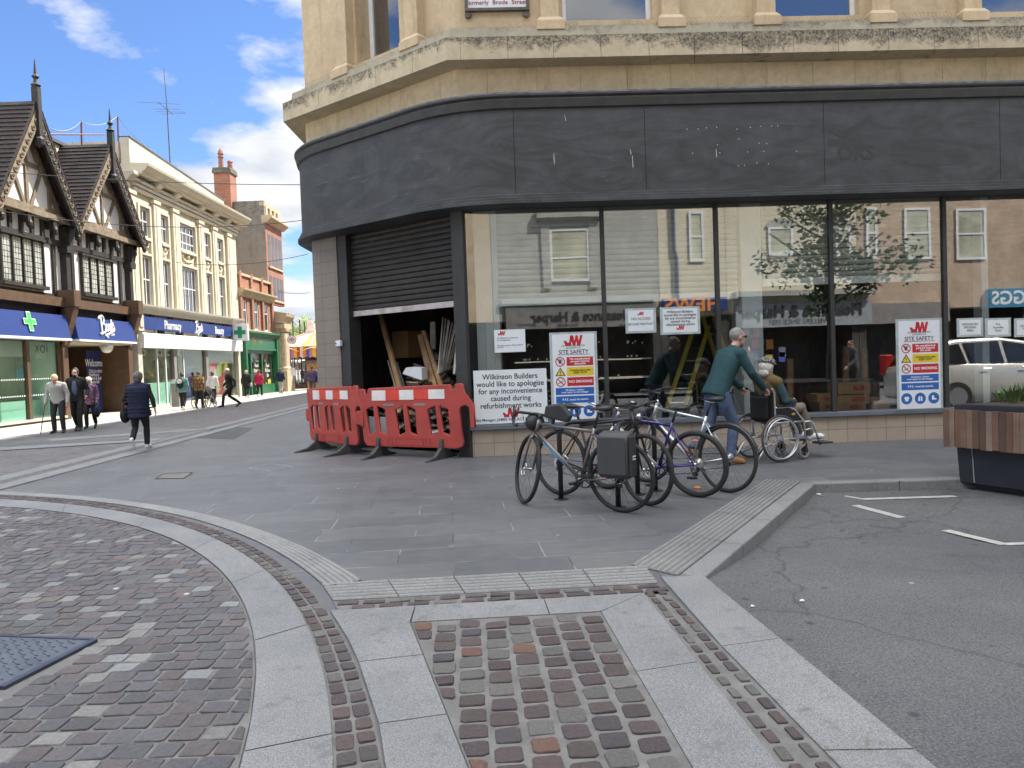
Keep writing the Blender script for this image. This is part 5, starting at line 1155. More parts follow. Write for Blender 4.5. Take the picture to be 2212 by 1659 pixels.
# ---------------- low red brick shop
bR = pt(zA, 610, 900, 0)[0]; R1 = empty('red_brick_shop', FL.p((cR+bR)/2, 0, 0), 'low red brick building with green painted shopfront and three white mullioned windows', 'building')
zpt = pt(z1, 1710, 1520, 0)[1]; wA = [rc(zA, 80, 195, 110, 570), rc(zA, 255, 370, 160, 590), rc(zA, 415, 525, 190, 610)]; q0, q1 = avg(wA, 2), avg(wA, 3)
cR = cR+.02
mb = MB(); cur = cR
for a, b_, _, _ in wA: mb.box(FL, cur, a, -.4, 0, q0-.6, zpt); mb.box(FL, a, b_, -.4, 0, q1, zpt); mb.box(FL, a, b_, -.4, 0, q0-.6, q0); cur = b_
mb.box(FL, cur, bR, -.4, 0, q0-.6, zpt); mb.box(FL, cR, bR, -9, -8.7, 0, zpt); mb.box(FL, cR, bR, -8.7, -.4, zpt-1, zpt-.9); mb.build('wall', M_BRICK, R1)
for a, b_, _, _ in wA: sash(FL, a+.01, b_-.01, q0+.01, q1-.01, off=-.04, fw=.08, parent=R1, bars=(.5,), hb=(.66,))
M_SAND = mat('sandstone trim', (.50, .40, .27), .8, var=.15, scale=3, dirt=.2)
mb = MB(); cprof(mb, cR, bR, [(-.1, q1+.15), (.12, q1+.15), (.2, q1+.35), (.38, q1+.5), (.4, q1+.6), (-.1, q1+.65)]); mb.build('string_cornice', M_SAND, R1)
mb = MB(); mb.box(FL, cR, bR, -.45, .1, zpt, zpt+.14); mb.build('parapet_coping', M_SAND, R1); mb = MB(); mb.box(FL, cR, bR, -.1, .12, q0-.45, q0-.02); mb.build('sill_course', M_SAND, R1)
for k in (0, 1, 2, 3):
    u = cR+.18+(bR-cR-.36)*k/3; mb = MB(); mb.box(FL, u-.15, u+.15, 0, .12, q0, zpt+.25); mb.build('brick_pier', M_BRICK, R1)
gz = [pt(zA, 130, 700, .2)[1], pt(zA, 130, 870, .2)[1], pt(zA, 130, 960, .1)[1], pt(zA, 300, 1455, .1)[1]]
mb = MB(); cprof(mb, cR, bR+.1, [(-.1, gz[0]), (.25, gz[0]), (.45, gz[0]+.25), (.45, gz[0]+.35), (-.1, gz[0]+.4)]); mb.box(FL, cR+.1, bR-.1, -.1, .2, gz[1], gz[0]); mb.box(FL, cR+.1, bR-.1, -.1, .26, gz[1]-.12, gz[1]-.002); mb.box(FL, cR+.1, bR-.1, -.1, .1, gz[2], gz[1]-.12); mb.box(FL, cR+1.9, bR-.1, -.1, .12, 0, gz[3]); mb.box(FL, cR, cR+.25, -.1, .3, 0, gz[0]); mb.box(FL, bR-.3, bR+.1, -.1, .3, 0, gz[0])
for x in (255, 427): u = pt(zA, x, 1200, .05)[0]; mb.box(FL, u-.08, u+.08, -.1, .08, 0, gz[2])
shf = mb.build('shopfront', M_GREEN, R1)
mb = MB(); mb.box(FL, cR+.25, bR-.3, -.02, 0, gz[3]-.9, gz[2]); mb.build('shop_window', M_SHOPG, R1); mb = MB(); mb.box(FL, cR+.25, bR-.3, -1.6, -1.5, 0, gz[2]+.2); mb.build('shop_interior', mat('dim shop interior', (.10, .10, .10), .9, var=.5, scale=1.5), R1)
M_GOLD = mat('gold letters', (.50, .36, .08), .35, .5, var=0); u0, zg = pt(zA, 300, 775, .2); text_mesh('MF', .75, FL.mat(u0, .205, zg), M_GOLD, parent=shf, xs=.6); text_mesh('CAFE', .28, FL.mat(pt(zA, 400, 790, .2)[0], .205, zg-.02), M_GOLD, parent=shf)
for j, (cx_, cs) in enumerate(((340, M_WHITE), (510, M_WHITE))):
    u, z = pt(zA, cx_, 1150, .01); 
    for i in range(3): text_mesh(('Food', 'Kitchen', 'Bar')[i], .3, FL.mat(u, .01, z-i*.3), M_LETT, parent=shf)
    mb = MB()
    for i in range(16): mb.ell(FL.p(u+random.uniform(-.45, .45), .006, z-.9-random.random()*.9), .004, .09, .13, 6, 5)
    mb.build('window_sticker', [M_PINK, M_YEL][j], shf)
# ---------------- tall grey and brick building with columned bank below
tR = FL.px(617, 700, 0)[0]; tz = pt(z1, 1925, 1010, 0)[1]; TB = empty('tall_brick_building', FL.p((bR+tR)/2, 0, 0), 'tall narrow red brick building with mottled grey cement side wall and roof balustrade', 'building')
tL = FL.px(*z1(1922, 1300), 0)[0]
mb = MB(); mb.box(FL, tL+.05, tR, -.3, 0, 5.6, tz-1.2); mb.build('brick_front', M_BRICK, TB)
mb = MB(); mb.box(FL, tL, tL+.3, -9, -.02, 0, tz+.1); mb.box(FL, tL+.3, tR, -9, -8.7, 0, tz); mb.box(FL, tL+.3, tR, -8.7, -.3, tz-1.4, tz-1.2); mb.build('side_wall', M_ROUGH, TB)
mb = MB(); cprof(mb, tL-.005, tR+.2, [(-.2, tz-1.25), (.1, tz-1.25), (.45, tz-.95), (.45, tz-.8), (-.2, tz-.8)]); mb.box(FL, tL-.006, tR, -.31, -.0, tz-.2, tz+.055); mb.build('cornice', M_SAND, TB)
u = tL+.5
while u < tR: 
    mb = MB(); mb.box(FL, u-.18, u+.18, -.25, .0, tz-.8, tz-.2); mb.build('balustrade_block', M_SAND, TB); u += .8
n = 4
for i in range(n):
    u = tL+.7+(tR-tL-1.0)*i/(n-1)*.92
    for z0, z1_ in ((5.9, 7.4), (8.0, tz-1.9)): 
        mb = MB(); mb.box(FL, u-.28, u+.28, -.1, .012, z0, z1_); w = mb.build('window', M_WIN, TB); mb = MB(); mb.box(FL, u-.36, u+.36, 0, .1, z0-.12, z0-.01); mb.build('sill', M_SAND, w)
# chimney on the roofline
cpx = z1(1585, 960); cw = FL.px(*z1(1640, 900), -2.2)[0]; chz = FL.px(*z1(1640, 790), -2.2)[1]
ch = MB(); chx = -2.2; ch.box(FL, cw-.05, cw+1.0, chx-.75, chx+.25, tz-2.6, chz); cho = ch.build('chimney', M_BRICK, TB); mb = MB(); mb.box(FL, cw-.13, cw+1.08, chx-.83, chx+.33, chz, chz+.16); mb.box(FL, cw-.1, cw+1.05, chx-.8, chx+.3, chz+.16, chz+.32); mb.build('chimney_cap', M_ROUGH, cho)
mb = MB(); mb.lathe(FL.p(cw+.3, chx-.40, 0), [(.17, chz+.3), (.15, chz+1.0), (.19, chz+1.05), (.13, chz+1.15), (.19, chz+1.25), (.12, chz+1.45), (.03, chz+1.6)], 10); mb.build('chimney_pot', M_BRICK, cho); mb = MB(); mb.lathe(FL.p(cw+.75, chx+.0, 0), [(.19, chz+.3), (.15, chz+.8), (.19, chz+.85), (.10, chz+.95)], 10); mb.build('chimney_pot', M_BRICK, cho)
# bank with giant half columns
BK = empty('stone_bank', FL.p((bR+tR)/2+.5, .5, 0), 'sunlit stone bank front with tall half columns and projecting cornice', 'building')
kL, kR = bR+.12, FL.px(*zA(835, 900), .5)[0]; kz = [pt(zA, 640, 300, .9)[1], pt(zA, 640, 560, .5)[1], pt(zA, 650, 1230, .6)[1]]
mb = MB(); mb.box(FL, kL, kR, .003, .35, 0, kz[1]+.7); mb.build('wall', M_SAND, BK); mb = MB(); mb.box(FL, kL, kR+.3, .35, .75, 0, kz[2]); mb.build('plinth', M_SAND, BK, bevel=.03)
mb = MB(); cprof(mb, kL-.1, kR+.5, [(.1, kz[1]+.35), (.6, kz[1]+.35), (.62, kz[0]-.5), (.85, kz[0]-.2), (.9, kz[0]), (.1, kz[0]+.15)]); mb.box(FL, kL-.05, kR+.1, .1, .72, kz[1], kz[1]+.30); mb.build('cornice', M_SAND, BK)
for i in range(5):
    u = kL+.4+(kR-kL-.8)*i/4; mb = MB(); mb.lathe(FL.p(u, .42, 0), [(.34, kz[2]), (.34, kz[2]+.15), (.27, kz[2]+.25), (.27, kz[2]+2), (.23, kz[1]-.3), (.32, kz[1]-.18), (.34, kz[1])], 14); mb.build('column', M_SAND, BK, smooth=False)
# ================================================================ FAR END OF THE STREET
def far(px, py, Y): d = ray(px, py); return CAMP+d*(Y/d.y)
def leafy_tree(name, base, h, r, label, group=None, n=2600, c=(.07, .13, .035), leaf=.16, seed=1, trunk=.14, cz=.62, zr=.38, gaps=.35):
    rnd = random.Random(seed); t = empty(name, base, label, 'tree', group); b = Vector(base)
    mb = MB(); mb.tube([b, b+Vector((.05, 0, h*.25)), b+Vector((-.04, .05, h*.5)), b+Vector((0, 0, h*.8))], [trunk, trunk*.8, trunk*.55, trunk*.15], 8)
    limbs = []
    for i in range(9):
        a = i*2.4; z = h*(.35+.045*i); d = Vector((math.cos(a), math.sin(a), .7)); e_ = b+Vector((0, 0, z))+d*(r*.75); mb.tube([b+Vector((0, 0, z)), b+Vector((0, 0, z))+d*(r*.35)+Vector((0, 0, -.05)), e_], [trunk*.4, trunk*.25, .015], 5); limbs.append(e_)
    mb.build('trunk', mat('tree bark', (.10, .08, .06), .9, var=.3, scale=6, bmp=.5), t)
    cl = [(b+Vector((0, 0, h*cz))+Vector((rnd.gauss(0, 1), rnd.gauss(0, 1), rnd.gauss(0, 1)*zr/.38*.9)).normalized()*rnd.uniform(.25, 1)*r, r*rnd.uniform(.16, .36), rnd.uniform(.6, 1.35)) for _ in range(34)]
    mb = MB()
    for i in range(n):
        c0, rr, br = cl[rnd.randrange(len(cl))]; v = Vector((rnd.gauss(0, 1), rnd.gauss(0, 1), rnd.gauss(0, 1))); v = v.normalized()*rr*rnd.random()**.4; p = c0+v
        a = Vector((rnd.gauss(0, 1), rnd.gauss(0, 1), rnd.gauss(0, .5))).normalized(); q = a.cross(Vector((rnd.gauss(0, 1), rnd.gauss(0, 1), rnd.gauss(0, 1)))).normalized(); L_ = leaf*rnd.uniform(.6, 1.3)
        k = br*rnd.uniform(.75, 1.3); mb.cur = (c[0]*k, c[1]*k, c[2]*k); mb.face([p-a*L_*.5, p+q*L_*.28-a*L_*.05, p+a*L_*.5, p-q*L_*.28-a*L_*.05])
    m = MATS.get('leaves')
    if not m:
        m, N, L, bs, co = newmat('leaves'); MATS['leaves'] = m; at = N.new('ShaderNodeAttribute'); at.attribute_name = 'col'; L.new(at.outputs[0], bs.inputs['Base Color']); bs.inputs['Roughness'].default_value = .5
        tr = N.new('ShaderNodeBsdfTranslucent'); L.new(at.outputs[0], tr.inputs[0]); ms = N.new('ShaderNodeMixShader'); ms.inputs[0].default_value = .35; L.new(bs.outputs[0], ms.inputs[1]); L.new(tr.outputs[0], ms.inputs[2]); L.new(ms.outputs[0], N['Material Output'].inputs[0])
    mb.build('crown', m, t, fixn=False); return t
p = far(655, 745, 72); leafy_tree('distant_tree', (p.x-.6, p.y, 0), 6.6, 2.6, 'pale green feathery tree behind the colourful carousel canopy', n=3500, c=(.26, .34, .10), leaf=.22, seed=4)
p = far(676, 742, 78); leafy_tree('distant_tree', (p.x, p.y, 0), 5.2, 2.2, 'smaller pale tree behind the fairground beside the grey roof', n=2200, c=(.24, .30, .12), leaf=.22, seed=9)
# pale buildings closing the view
for (x0, x1, yt, Y, c, lab) in ((616, 660, 776, 92, (.42, .40, .36), 'pale distant building low behind the fairground on the left'), (668, 745, 726, 95, (.30, .29, .28), 'grey roofed distant building behind the carousel on the right'), (560, 625, 700, 120, (.30, .25, .22), 'distant brown building closing the end of the street')):
    a, b_ = far(x0, 780, Y), far(x1, 780, Y); z = far((x0+x1)/2, yt, Y).z; e = empty('distant_building', (a.x, Y, 0), lab, 'building')
    mb = MB(); mb.b(a.x, b_.x, Y, Y+8, 0, z-.8); mb.build('wall', mat('far wall %d' % Y, c, .9), e); mb = MB(); mb.hexa([(a.x-.3, Y-.3, z-.8), (b_.x+.3, Y-.3, z-.8), (b_.x+.3, Y+8.3, z-.8), (a.x-.3, Y+8.3, z-.8)], [(a.x+.5, Y+3, z+.6), (b_.x-.5, Y+3, z+.6), (b_.x-.5, Y+5, z+.6), (a.x+.5, Y+5, z+.6)]); mb.build('roof', M_DGREY, e)
# carousel
cp = far(672, 790, 58); CRX, CRY = cp.x+.6, 58.0; Cz0, Cz1 = far(655, 774, 58-3.2).z, far(655, 742, 58-3).z
e = empty('carousel', (CRX, CRY, 0), 'fairground ride with bright striped red yellow and blue canopy at the street end', 'carousel')
M_STR = [mat('ride red', (.62, .05, .07), .4, var=0), mat('ride yellow', (.75, .55, .06), .4, var=0), mat('ride pink', (.70, .20, .32), .4, var=0), mat('ride blue', (.08, .12, .45), .4, var=0), mat('ride orange', (.75, .26, .05), .4, var=0), mat('ride cream', (.75, .70, .55), .4, var=0)]
mb = MB(); RR = 4.6; ns = 130; apz = Cz1+1.2
for i in range(ns):
    a0, a1 = 6.28318*i/ns, 6.28318*(i+1)/ns; mb.mi = random.randrange(6)
    P = lambda a, r, z: (CRX+math.cos(a)*r, CRY+math.sin(a)*r, z)
    mb.face([P(a0, RR, Cz1-.25), P(a1, RR, Cz1-.25), (CRX, CRY, apz)]); mb.mi = (i*5) % 6
    sc = [.0, .18][i % 2]; mb.face([P(a0, RR+.06, Cz0+sc*.5), P(a1, RR+.06, Cz0+(.18-sc)*.5), P(a1, RR, Cz1-.25), P(a0, RR, Cz1-.25)])
mb.build('canopy', M_STR, e, fixn=False)
mb = MB()
for i in range(16):
    a = 6.28318*i/16; 
    mb.tube([(CRX+math.cos(a+t*.35)*(RR+.09), CRY+math.sin(a+t*.35)*(RR+.09), (Cz0+Cz1)/2-.1+.28*math.sin(t*3.1)) for t in [k/8 for k in range(9)]], .035, 4)
mb.build('scroll_trim', M_STR[1], e)
mb = MB(); mb.lathe((CRX, CRY, 0), [(RR-.3, 0), (RR-.3, .3), (1.2, .32), (1.0, Cz0), (RR-.4, Cz0+.1)], 24); mb.build('platform', mat('dark ride base', (.10, .06, .05), .6, var=.4), e)
for i in range(10):
    a = 6.28318*i/10+.2; mb = MB(); mb.tube([(CRX+math.cos(a)*(RR-.5), CRY+math.sin(a)*(RR-.5), .3), (CRX+math.cos(a)*(RR-.5), CRY+math.sin(a)*(RR-.5), Cz0+.1)], .05, 6); mb.build('post', M_SAND, e)
# wooden market hut, pale van, poles
a = far(663, 828, 50); b_ = far(700, 828, 50); z = far(680, 790, 50).z; e = empty('market_hut', (a.x, 50, 0), 'orange timber market hut with shuttered hatch behind the man in purple', 'hut')
mb = MB(); mb.b(a.x+.2, a.x+3.4, 49.4, 51.4, 0, z+.2); mb.build('wall', brick_mat('orange planks', (.62, .33, .14), (.70, .40, .18), (.35, .18, .08), 3, .16, .01, .7, 0, 'xz', .3), e); mb = MB(); mb.b(a.x+.8, a.x+2.4, 49.3, 49.38, z*.45, z*.85); mb.build('hatch', mat('light hatch', (.66, .45, .25), .7), e); mb = MB(); mb.b(a.x, a.x+3.6, 49.0, 51.7, z+.2, z+.35); mb.build('roof', M_DGREY, e)
for i, (x, yt) in enumerate(((628, 676), (636, 681), (651, 690), (661, 695), (679, 704))):
    pb = far(x, 780, 61); zt = far(x, yt, 61).z; mb = MB(); mb.tube([(pb.x, 61, 0), (pb.x, 61, zt)], .05, 6); mb.box(Frame((pb.x, 61), (1, 0), (0, -1)), -.12, .12, -.04, .04, 0, .06); o = mb.build('flag_pole', M_DARK)
    tag(o, ['tallest dark slender pole over the carousel, nearest the bank', 'second dark pole from the bank above the carousel', 'middle dark pole in front of the pale green tree', 'fourth dark pole from the bank, left of the painted banner', 'shortest dark pole above the carousel, nearest the tiled pillar'][i], 'pole', 'poles above the fairground')
p0 = far(670, 760, 57); mb = MB(); mb.hexa([(p0.x-.35, 57, Cz1+.1), (p0.x+.55, 57, Cz1+.1), (p0.x+.55, 57.1, Cz1+.1), (p0.x-.35, 57.1, Cz1+.1)], [(p0.x-.1, 57, Cz1+1.9), (p0.x+.3, 57, Cz1+1.7), (p0.x+.3, 57.1, Cz1+1.7), (p0.x-.1, 57.1, Cz1+1.9)]); o = mb.build('ride_top_board', mat('pastel painted board', (.80, .76, .70), .6, var=.2, scale=3)); tag(o, 'pastel painted board standing on top of the carousel canopy', 'board')
# round bank sign on a bracket, with a lamp-post sign below
hp = far(630.5, 733.5, 46); e = empty('round_bank_sign', (hp.x, 46, hp.z), 'round white sign with red hexagon emblem hanging by the columned bank', 'sign'); FS = Frame((hp.x, 46), (1, 0), (0, -1)); rr = .25
mb = MB(); mb.lathe((hp.x, 46, hp.z), [(rr, -.05), (rr, .05)], 24, 'y'); mb.build('disc', M_WHITE, e); mb = MB(); mb.lathe((hp.x, 46, hp.z), [(rr+.03, -.04), (rr+.03, .04)], 24, 'y'); mb.build('rim', MATS['grey column'], e); mb = MB(); s = .16; h = .09
for q in ([(-s, 0), (-s*.5, -h), (-s*.5, h)], [(s, 0), (s*.5, h), (s*.5, -h)], [(-s*.5, h), (0, 0), (s*.5, h)], [(-s*.5, -h), (s*.5, -h), (0, 0)]): mb.fprism(FS, [(x, hp.z+z) for x, z in q], .055, .065)
mb.build('red_emblem', M_STR[0], e); mb = MB(); mb.tube([(hp.x, 46, hp.z+rr), (hp.x-.15, 46, hp.z+rr+.2), (hp.x-.7, 46, hp.z+rr+.2)], .02, 6); mb.build('bracket', M_DARK, e)
p0 = far(635, 836, 47); e = empty('sign_post', (p0.x, 47, 0), 'slim grey street sign post standing in the sunlit footway before the carousel', 'post'); mb = MB(); mb.tube([(p0.x, 47, 0), (p0.x, 47, 2.2)], .045, 8); mb.build('pole', MATS['grey column'], e); mb = MB(); mb.b(p0.x-.13, p0.x+.13, 46.93, 46.95, 1.0, 1.5); mb.build('sign_plate', M_WHITE, e)
e = empty('white_van', (far(632, 815, 66).x, 66, 0), 'white van parked beyond the sign post under the carousel canopy', 'van'); vx = far(632, 815, 66).x
mb = MB(); mb.hexa([(vx-1.4, 65, .4), (vx+2.8, 65, .4), (vx+2.8, 67, .4), (vx-1.4, 67, .4)], [(vx-1.2, 65.1, 2.2), (vx+2.0, 65.1, 2.2), (vx+2.0, 66.9, 2.2), (vx-1.2, 66.9, 2.2)]); mb.build('body', M_WHITE, e, bevel=.12); mb = MB(); mb.b(vx-.2, vx+1.6, 64.98, 65.05, 1.35, 1.95); mb.build('window', M_WIN, e)
for sx_ in (-.6, 1.9): mb = MB(); mb.lathe((vx+sx_, 65, .36), [(.36, -.12), (.36, .1)], 16, 'y'); mb.build('wheel', M_DARK, e)
# overhead wires across the street
M_CAB = mat('black cable', (.03, .03, .03), .6, var=0)
def cable(a, b_, sag, lab, r=.012):
    a, b_ = Vector(a), Vector(b_); mb = MB(); mb.tube([a.lerp(b_, t)-Vector((0, 0, sag*4*t*(1-t))) for t in [i/24 for i in range(25)]], r, 5); o = mb.build('overhead_cable', M_CAB); return tag(o, lab, 'cable', 'cables strung across the street')
cable(FL.p(*(lambda q: (q[0], .5, q[1]))(pt(z1, 30, 780, .5))), far(655, 399, 24), .1, 'thin overhead cable crossing from the black gable to the corner fascia, uppermost')
cable(FL.p(*(lambda q: (q[0], .5, q[1]))(pt(z1, 10, 1065, .5))), far(660, 475, 26), .35, 'thin overhead cable crossing below the gables, second from the top')
cable(FL.p(*(lambda q: (q[0], .2, q[1]))(pt(z1, 1275, 1435, .2))), far(665, 549, 30), .25, 'thin overhead cable from the middle of the cream store to the corner building')
cable(far(600, 628, 44), far(668, 632, 36), .1, 'lowest thin cable beside the tall brick building')
# television aerial, netting and handrail on the roof
ax = pt(z1, 1230, 690, -1.2)
AF = Frame((XL-1.2, ax[0]), (0, 1), (1, 0)); zt = FL.px(*z1(1187, 35), -1.2)[1]; zm = FL.px(*z1(1203, 325), -1.2)[1]
e = empty('rooftop_aerial', AF.p(0, 0, ax[1]-1.2), 'tall thin rooftop aerial mast with cross arms above the cream store', 'aerial')
mb = MB(); mb.tube([AF.p(0, 0, ax[1]-1.2), AF.p(-.05, 0, zm), AF.p(-.2, 0, zt)], [.035, .025, .01], 6); mb.build('mast', M_DGREY, e)
mb = MB(); mb.tube([AF.p(-.95, 0, zm+.05), AF.p(.6, 0, zm-.02)], .018, 5)
for du, l in ((-.9, .75), (-.05, .5), (.35, .55), (.62, .45)): mb.tube([AF.p(du-l*.7, -l, zm+.02-.1), AF.p(du+l*.7, l, zm+.02+.1)], .012, 5)
mb.build('cross_arms', M_DGREY, e)
e = empty('roof_netting', FL.p(cL, -1.5, ztop), 'fine pigeon netting stretched over posts on the roof behind the small gable', 'netting')
np_ = [FL.px(*z1(x, y), -1.6) for x, y in ((588, 555), (588, 415), (853, 505), (850, 378), (1140, 640), (350, 455), (360, 545), (760, 512))]
mb = MB()
for a, b_ in ((0, 1), (2, 3)): mb.tube([FL.p(np_[a][0], -1.6, np_[a][1]-.5), FL.p(np_[b_][0], -1.6, np_[b_][1])], .035, 6)
mb.tube([FL.p(np_[5][0], -1.6, FL.px(*z1(370, 517), -1.6)[1]), FL.p(np_[7][0], -1.6, FL.px(*z1(760, 510), -1.6)[1])], .035, 6); mb.build('rail', mat('red oxide rail', (.13, .05, .05), .6), e)
mb = MB(); P = [FL.p(np_[i][0], -1.6, np_[i][1]) for i in (5, 1, 3, 4)]
top = []
for a, b_ in zip(P, P[1:]):
    for t in range(14): top.append(a.lerp(b_, t/14)-Vector((0, 0, .25*4*(t/14)*(1-t/14))))
mb.tube(top, .014, 4)
for i, q in enumerate(top[::1]): zb_ = min(q.z-.05, ztop+.3); mb.tube([q, Vector((q.x-.2, q.y+.25, zb_))], .004, 3)
for f in (.25, .5, .75): mb.tube([Vector((q.x-.2*f, q.y, q.z+(min(q.z-.05, ztop+.3)-q.z)*f)) for q in top], .004, 3)
mb.build('net', mat('grey net', (.30, .32, .34), .8, var=0), e)
# A-board and bin on the footway
ab = G(*z2(1245, 875)); e = empty('pavement_sign', (ab.x-.1, ab.y, 0), 'white A shaped pavement sign leaning open by the cream store door', 'sign')
for s in (-1, 1):
    mb = MB(); mb.hexa([(ab.x-.35, ab.y+s*.38, 0), (ab.x+.30, ab.y+s*.38, 0), (ab.x+.30, ab.y+s*.42, 0), (ab.x-.35, ab.y+s*.42, 0)], [(ab.x-.35, ab.y+s*.02, 1.15), (ab.x+.30, ab.y+s*.02, 1.15), (ab.x+.30, ab.y+s*.06, 1.15), (ab.x-.35, ab.y+s*.06, 1.15)]); mb.build('board', M_WHITE, e)
bb = G(*z2(1283, 885)); mb = MB(); mb.b(bb.x-.16, bb.x+.16, bb.y-.16, bb.y+.16, 0, .95); mb.b(bb.x-.19, bb.x+.19, bb.y-.19, bb.y+.19, .95, 1.0); o = mb.build('bollard', MATS['grey column'], bevel=.02); tag(o, 'squat grey bollard between the pavement sign and the girl with the backpack', 'bollard')
# ================================================================ OPPOSITE SIDE OF THE ROAD (seen mirrored in the shop glass)
OY = -6.2; FO = Frame((0, OY), (1, 0), (0, 1)); VD = 2*A0.y-OY
def ox(px): return (px-1106+3)/FPX*(VD+.45)
def oz(px, py): return CAM_H+((780-.0355*(px-1106))-py)/FPX*VD
def osash(e, x0, x1, yt, yb, hb=(.5,), m=M_WHITE, gm=None): return sash(FO, ox(x0), ox(x1), oz(x0, yb), oz(x0, yt), off=.07, fw=.09, parent=e, m=m, hb=hb, glass=gm or M_OG)
M_OG = mat('pane with pale blind', (.50, .50, .38), .15, var=.35, scale=.9); M_BUFF = brick_mat('buff brick', (.52, .36, .25), (.60, .44, .32), (.42, .36, .28), .24, .085, .012, .85, 0, 'xz', .3, 30)
def ohouse(name, x0, x1, h, m, label, fz=2.95):
    e = empty(name, (ox((x0+x1)/2), OY, 0), label, 'building'); mb = MB(); mb.box(FO, ox(x0)+.01, ox(x1)-.01, -6, 0, fz, h); mb.build('upper_wall', m, e); mb = MB(); mb.box(FO, ox(x0)+.01, ox(x1)-.01, -6, -1.6, 0, fz); mb.box(FO, ox(x0)+.01, ox(x0)+.3, -1.6, .02, 0, fz); mb.box(FO, ox(x1)-.3, ox(x1)-.01, -1.6, .02, 0, fz); mb.build('ground_floor', mat('dark shop interior across', (.05, .045, .04), .8, var=.4), e)
    mb = MB(); mb.box(FO, ox(x0)-.05, ox(x1)+.05, -.2, .35, h, h+.35); mb.build('cornice', M_CREAM2, e); return e
M_GST = mat('grey stone and painted shade across', (.36, .36, .33), .8, var=.12, scale=2)
O1 = ohouse('stone_house_across', 980, 1132, 11, M_SAND, 'buff stone house across the road with tall sash window, mirrored in first pane'); osash(O1, 1036, 1075, 450, 545)
O2 = ohouse('shade_grey_jewellers_across', 1132, 1492, 9.5, M_GST, 'jewellers across the road, shade painted into its grey front, mirrored in the shop glass'); osash(O2, 1258, 1342, 492, 605, (.45,), gm=M_OG)  # grey wall colour stands in for the shade on this house
mb = MB(); mb.box(FO, ox(1240), ox(1258), 0, .1, oz(1250, 620), oz(1250, 470)); mb.box(FO, ox(1342), ox(1360), 0, .1, oz(1250, 620), oz(1250, 470)); mb.box(FO, ox(1230), ox(1370), 0, .3, oz(1250, 470), oz(1250, 450)); mb.box(FO, ox(1150), ox(1480), 0, .2, oz(1250, 652), oz(1250, 640)); mb.build('window_surround', M_GST, O2)
mb = MB(); mb.box(FO, ox(1158), ox(1482), -.1, .12, oz(1300, 705), oz(1300, 655)); f = mb.build('shop_fascia', mat('taupe fascia', (.20, .20, .19), .5), O2); text_mesh('Pleasance & Harper', .52, FO.mat(ox(1320), .125, oz(1320, 680)), M_DARK, parent=f, mirror=True, off=.012, ext=.02, xs=.95)
for q, t in ((1200, 'BREMONT'), (1290, 'TAG HEUER'), (1420, 'LONGINES')): text_mesh(t, .16, FO.mat(ox(q), .125, oz(q, 700)), M_DARK, parent=f, mirror=True)
mb = MB()
for k in range(50): mb.ell(FO.p(ox(random.uniform(1180, 1470)), -.4, oz(1300, random.choice((738, 742, 770, 812)))), .04, .04, .05, 5, 4)
mb.build('window_display', mat('silver trinkets', (.8, .75, .6), .2, .9, var=0), O2); mb = MB(); mb.box(FO, ox(1175), ox(1475), -.7, -.3, oz(1300, 820), oz(1300, 816)); mb.box(FO, ox(1175), ox(1475), -.7, -.3, oz(1300, 778), oz(1300, 775)); mb.build('display_shelf', M_BEI, O2)
O3 = ohouse('cream_house_across', 1492, 1640, 11.5, M_CREAM, 'cream rendered house across the road with a blue fascia, mirrored in the glass'); osash(O3, 1560, 1592, 450, 560, gm=M_OG)
mb = MB(); mb.box(FO, ox(1496), ox(1636), -.1, .25, oz(1560, 668), oz(1560, 640)); f = mb.build('shop_fascia', M_BLUE, O3); text_mesh('HEWS', .75, FO.mat(ox(1560), .255, oz(1560, 655)), M_STR[4], parent=f, mirror=True, off=.02, xs=1.1)
mb = MB(); mb.tube([FO.p(ox(1530), .1, 3.5), FO.p(ox(1530), .1, 5.2), FO.p(ox(1526), .1, 5.5), FO.p(ox(1526), .1, 9)], .07, 8); mb.build('downpipe', mat('dark blue pipe', (.05, .08, .16), .5), O3)
O4 = ohouse('cream_jewellers_across', 1640, 1935, 11, M_CREAM, 'cream jewellers with arched windows across the road, mirrored behind the wheelchair')
for a, b_ in ((1735, 1790), (1885, 1940-20)): osash(O4, a, b_, 482, 545, (.0,), gm=M_OG); mb = MB(); u = (ox(a)+ox(b_))/2; w = (ox(b_)-ox(a))/2+.1; z = oz(a, 482); mb.fprism(FO, [(u-w, z)]+[(u-w*math.cos(t), z+.35*math.sin(t)) for t in [.2+i*.39 for i in range(8)]]+[(u+w, z)], 0, .06); mb.build('arch', M_GST, O4)
mb = MB(); mb.box(FO, ox(1655), ox(1960), -.1, .2, oz(1800, 700), oz(1800, 648)); f = mb.build('shop_fascia', mat('pale grey fascia', (.30, .32, .33), .5), O4); text_mesh('Pleasance & Harper', .62, FO.mat(ox(1800), .205, oz(1800, 667)), M_DARK, parent=f, mirror=True, off=.012, ext=.03); text_mesh('JEWELLERS SINCE 1921', .26, FO.mat(ox(1800), .205, oz(1800, 690)), M_DARK, parent=f, mirror=True)
mb = MB(); mb.box(FO, ox(1652), ox(1962), 0, .5, oz(1800, 622)-.2, oz(1800, 622)); mb.build('balcony_ledge', M_GST, O4)
for k in range(9): mb = MB(); x = random.uniform(1660, 1780); z = random.uniform(.9, 2.3); mb.box(FO, ox(x), ox(x)+.28, -.42, -.4, z, z+.4); mb.build('notice', [M_STR[0], M_YEL, M_STR[3], M_WHITE, M_STR[4]][k % 5], O4)
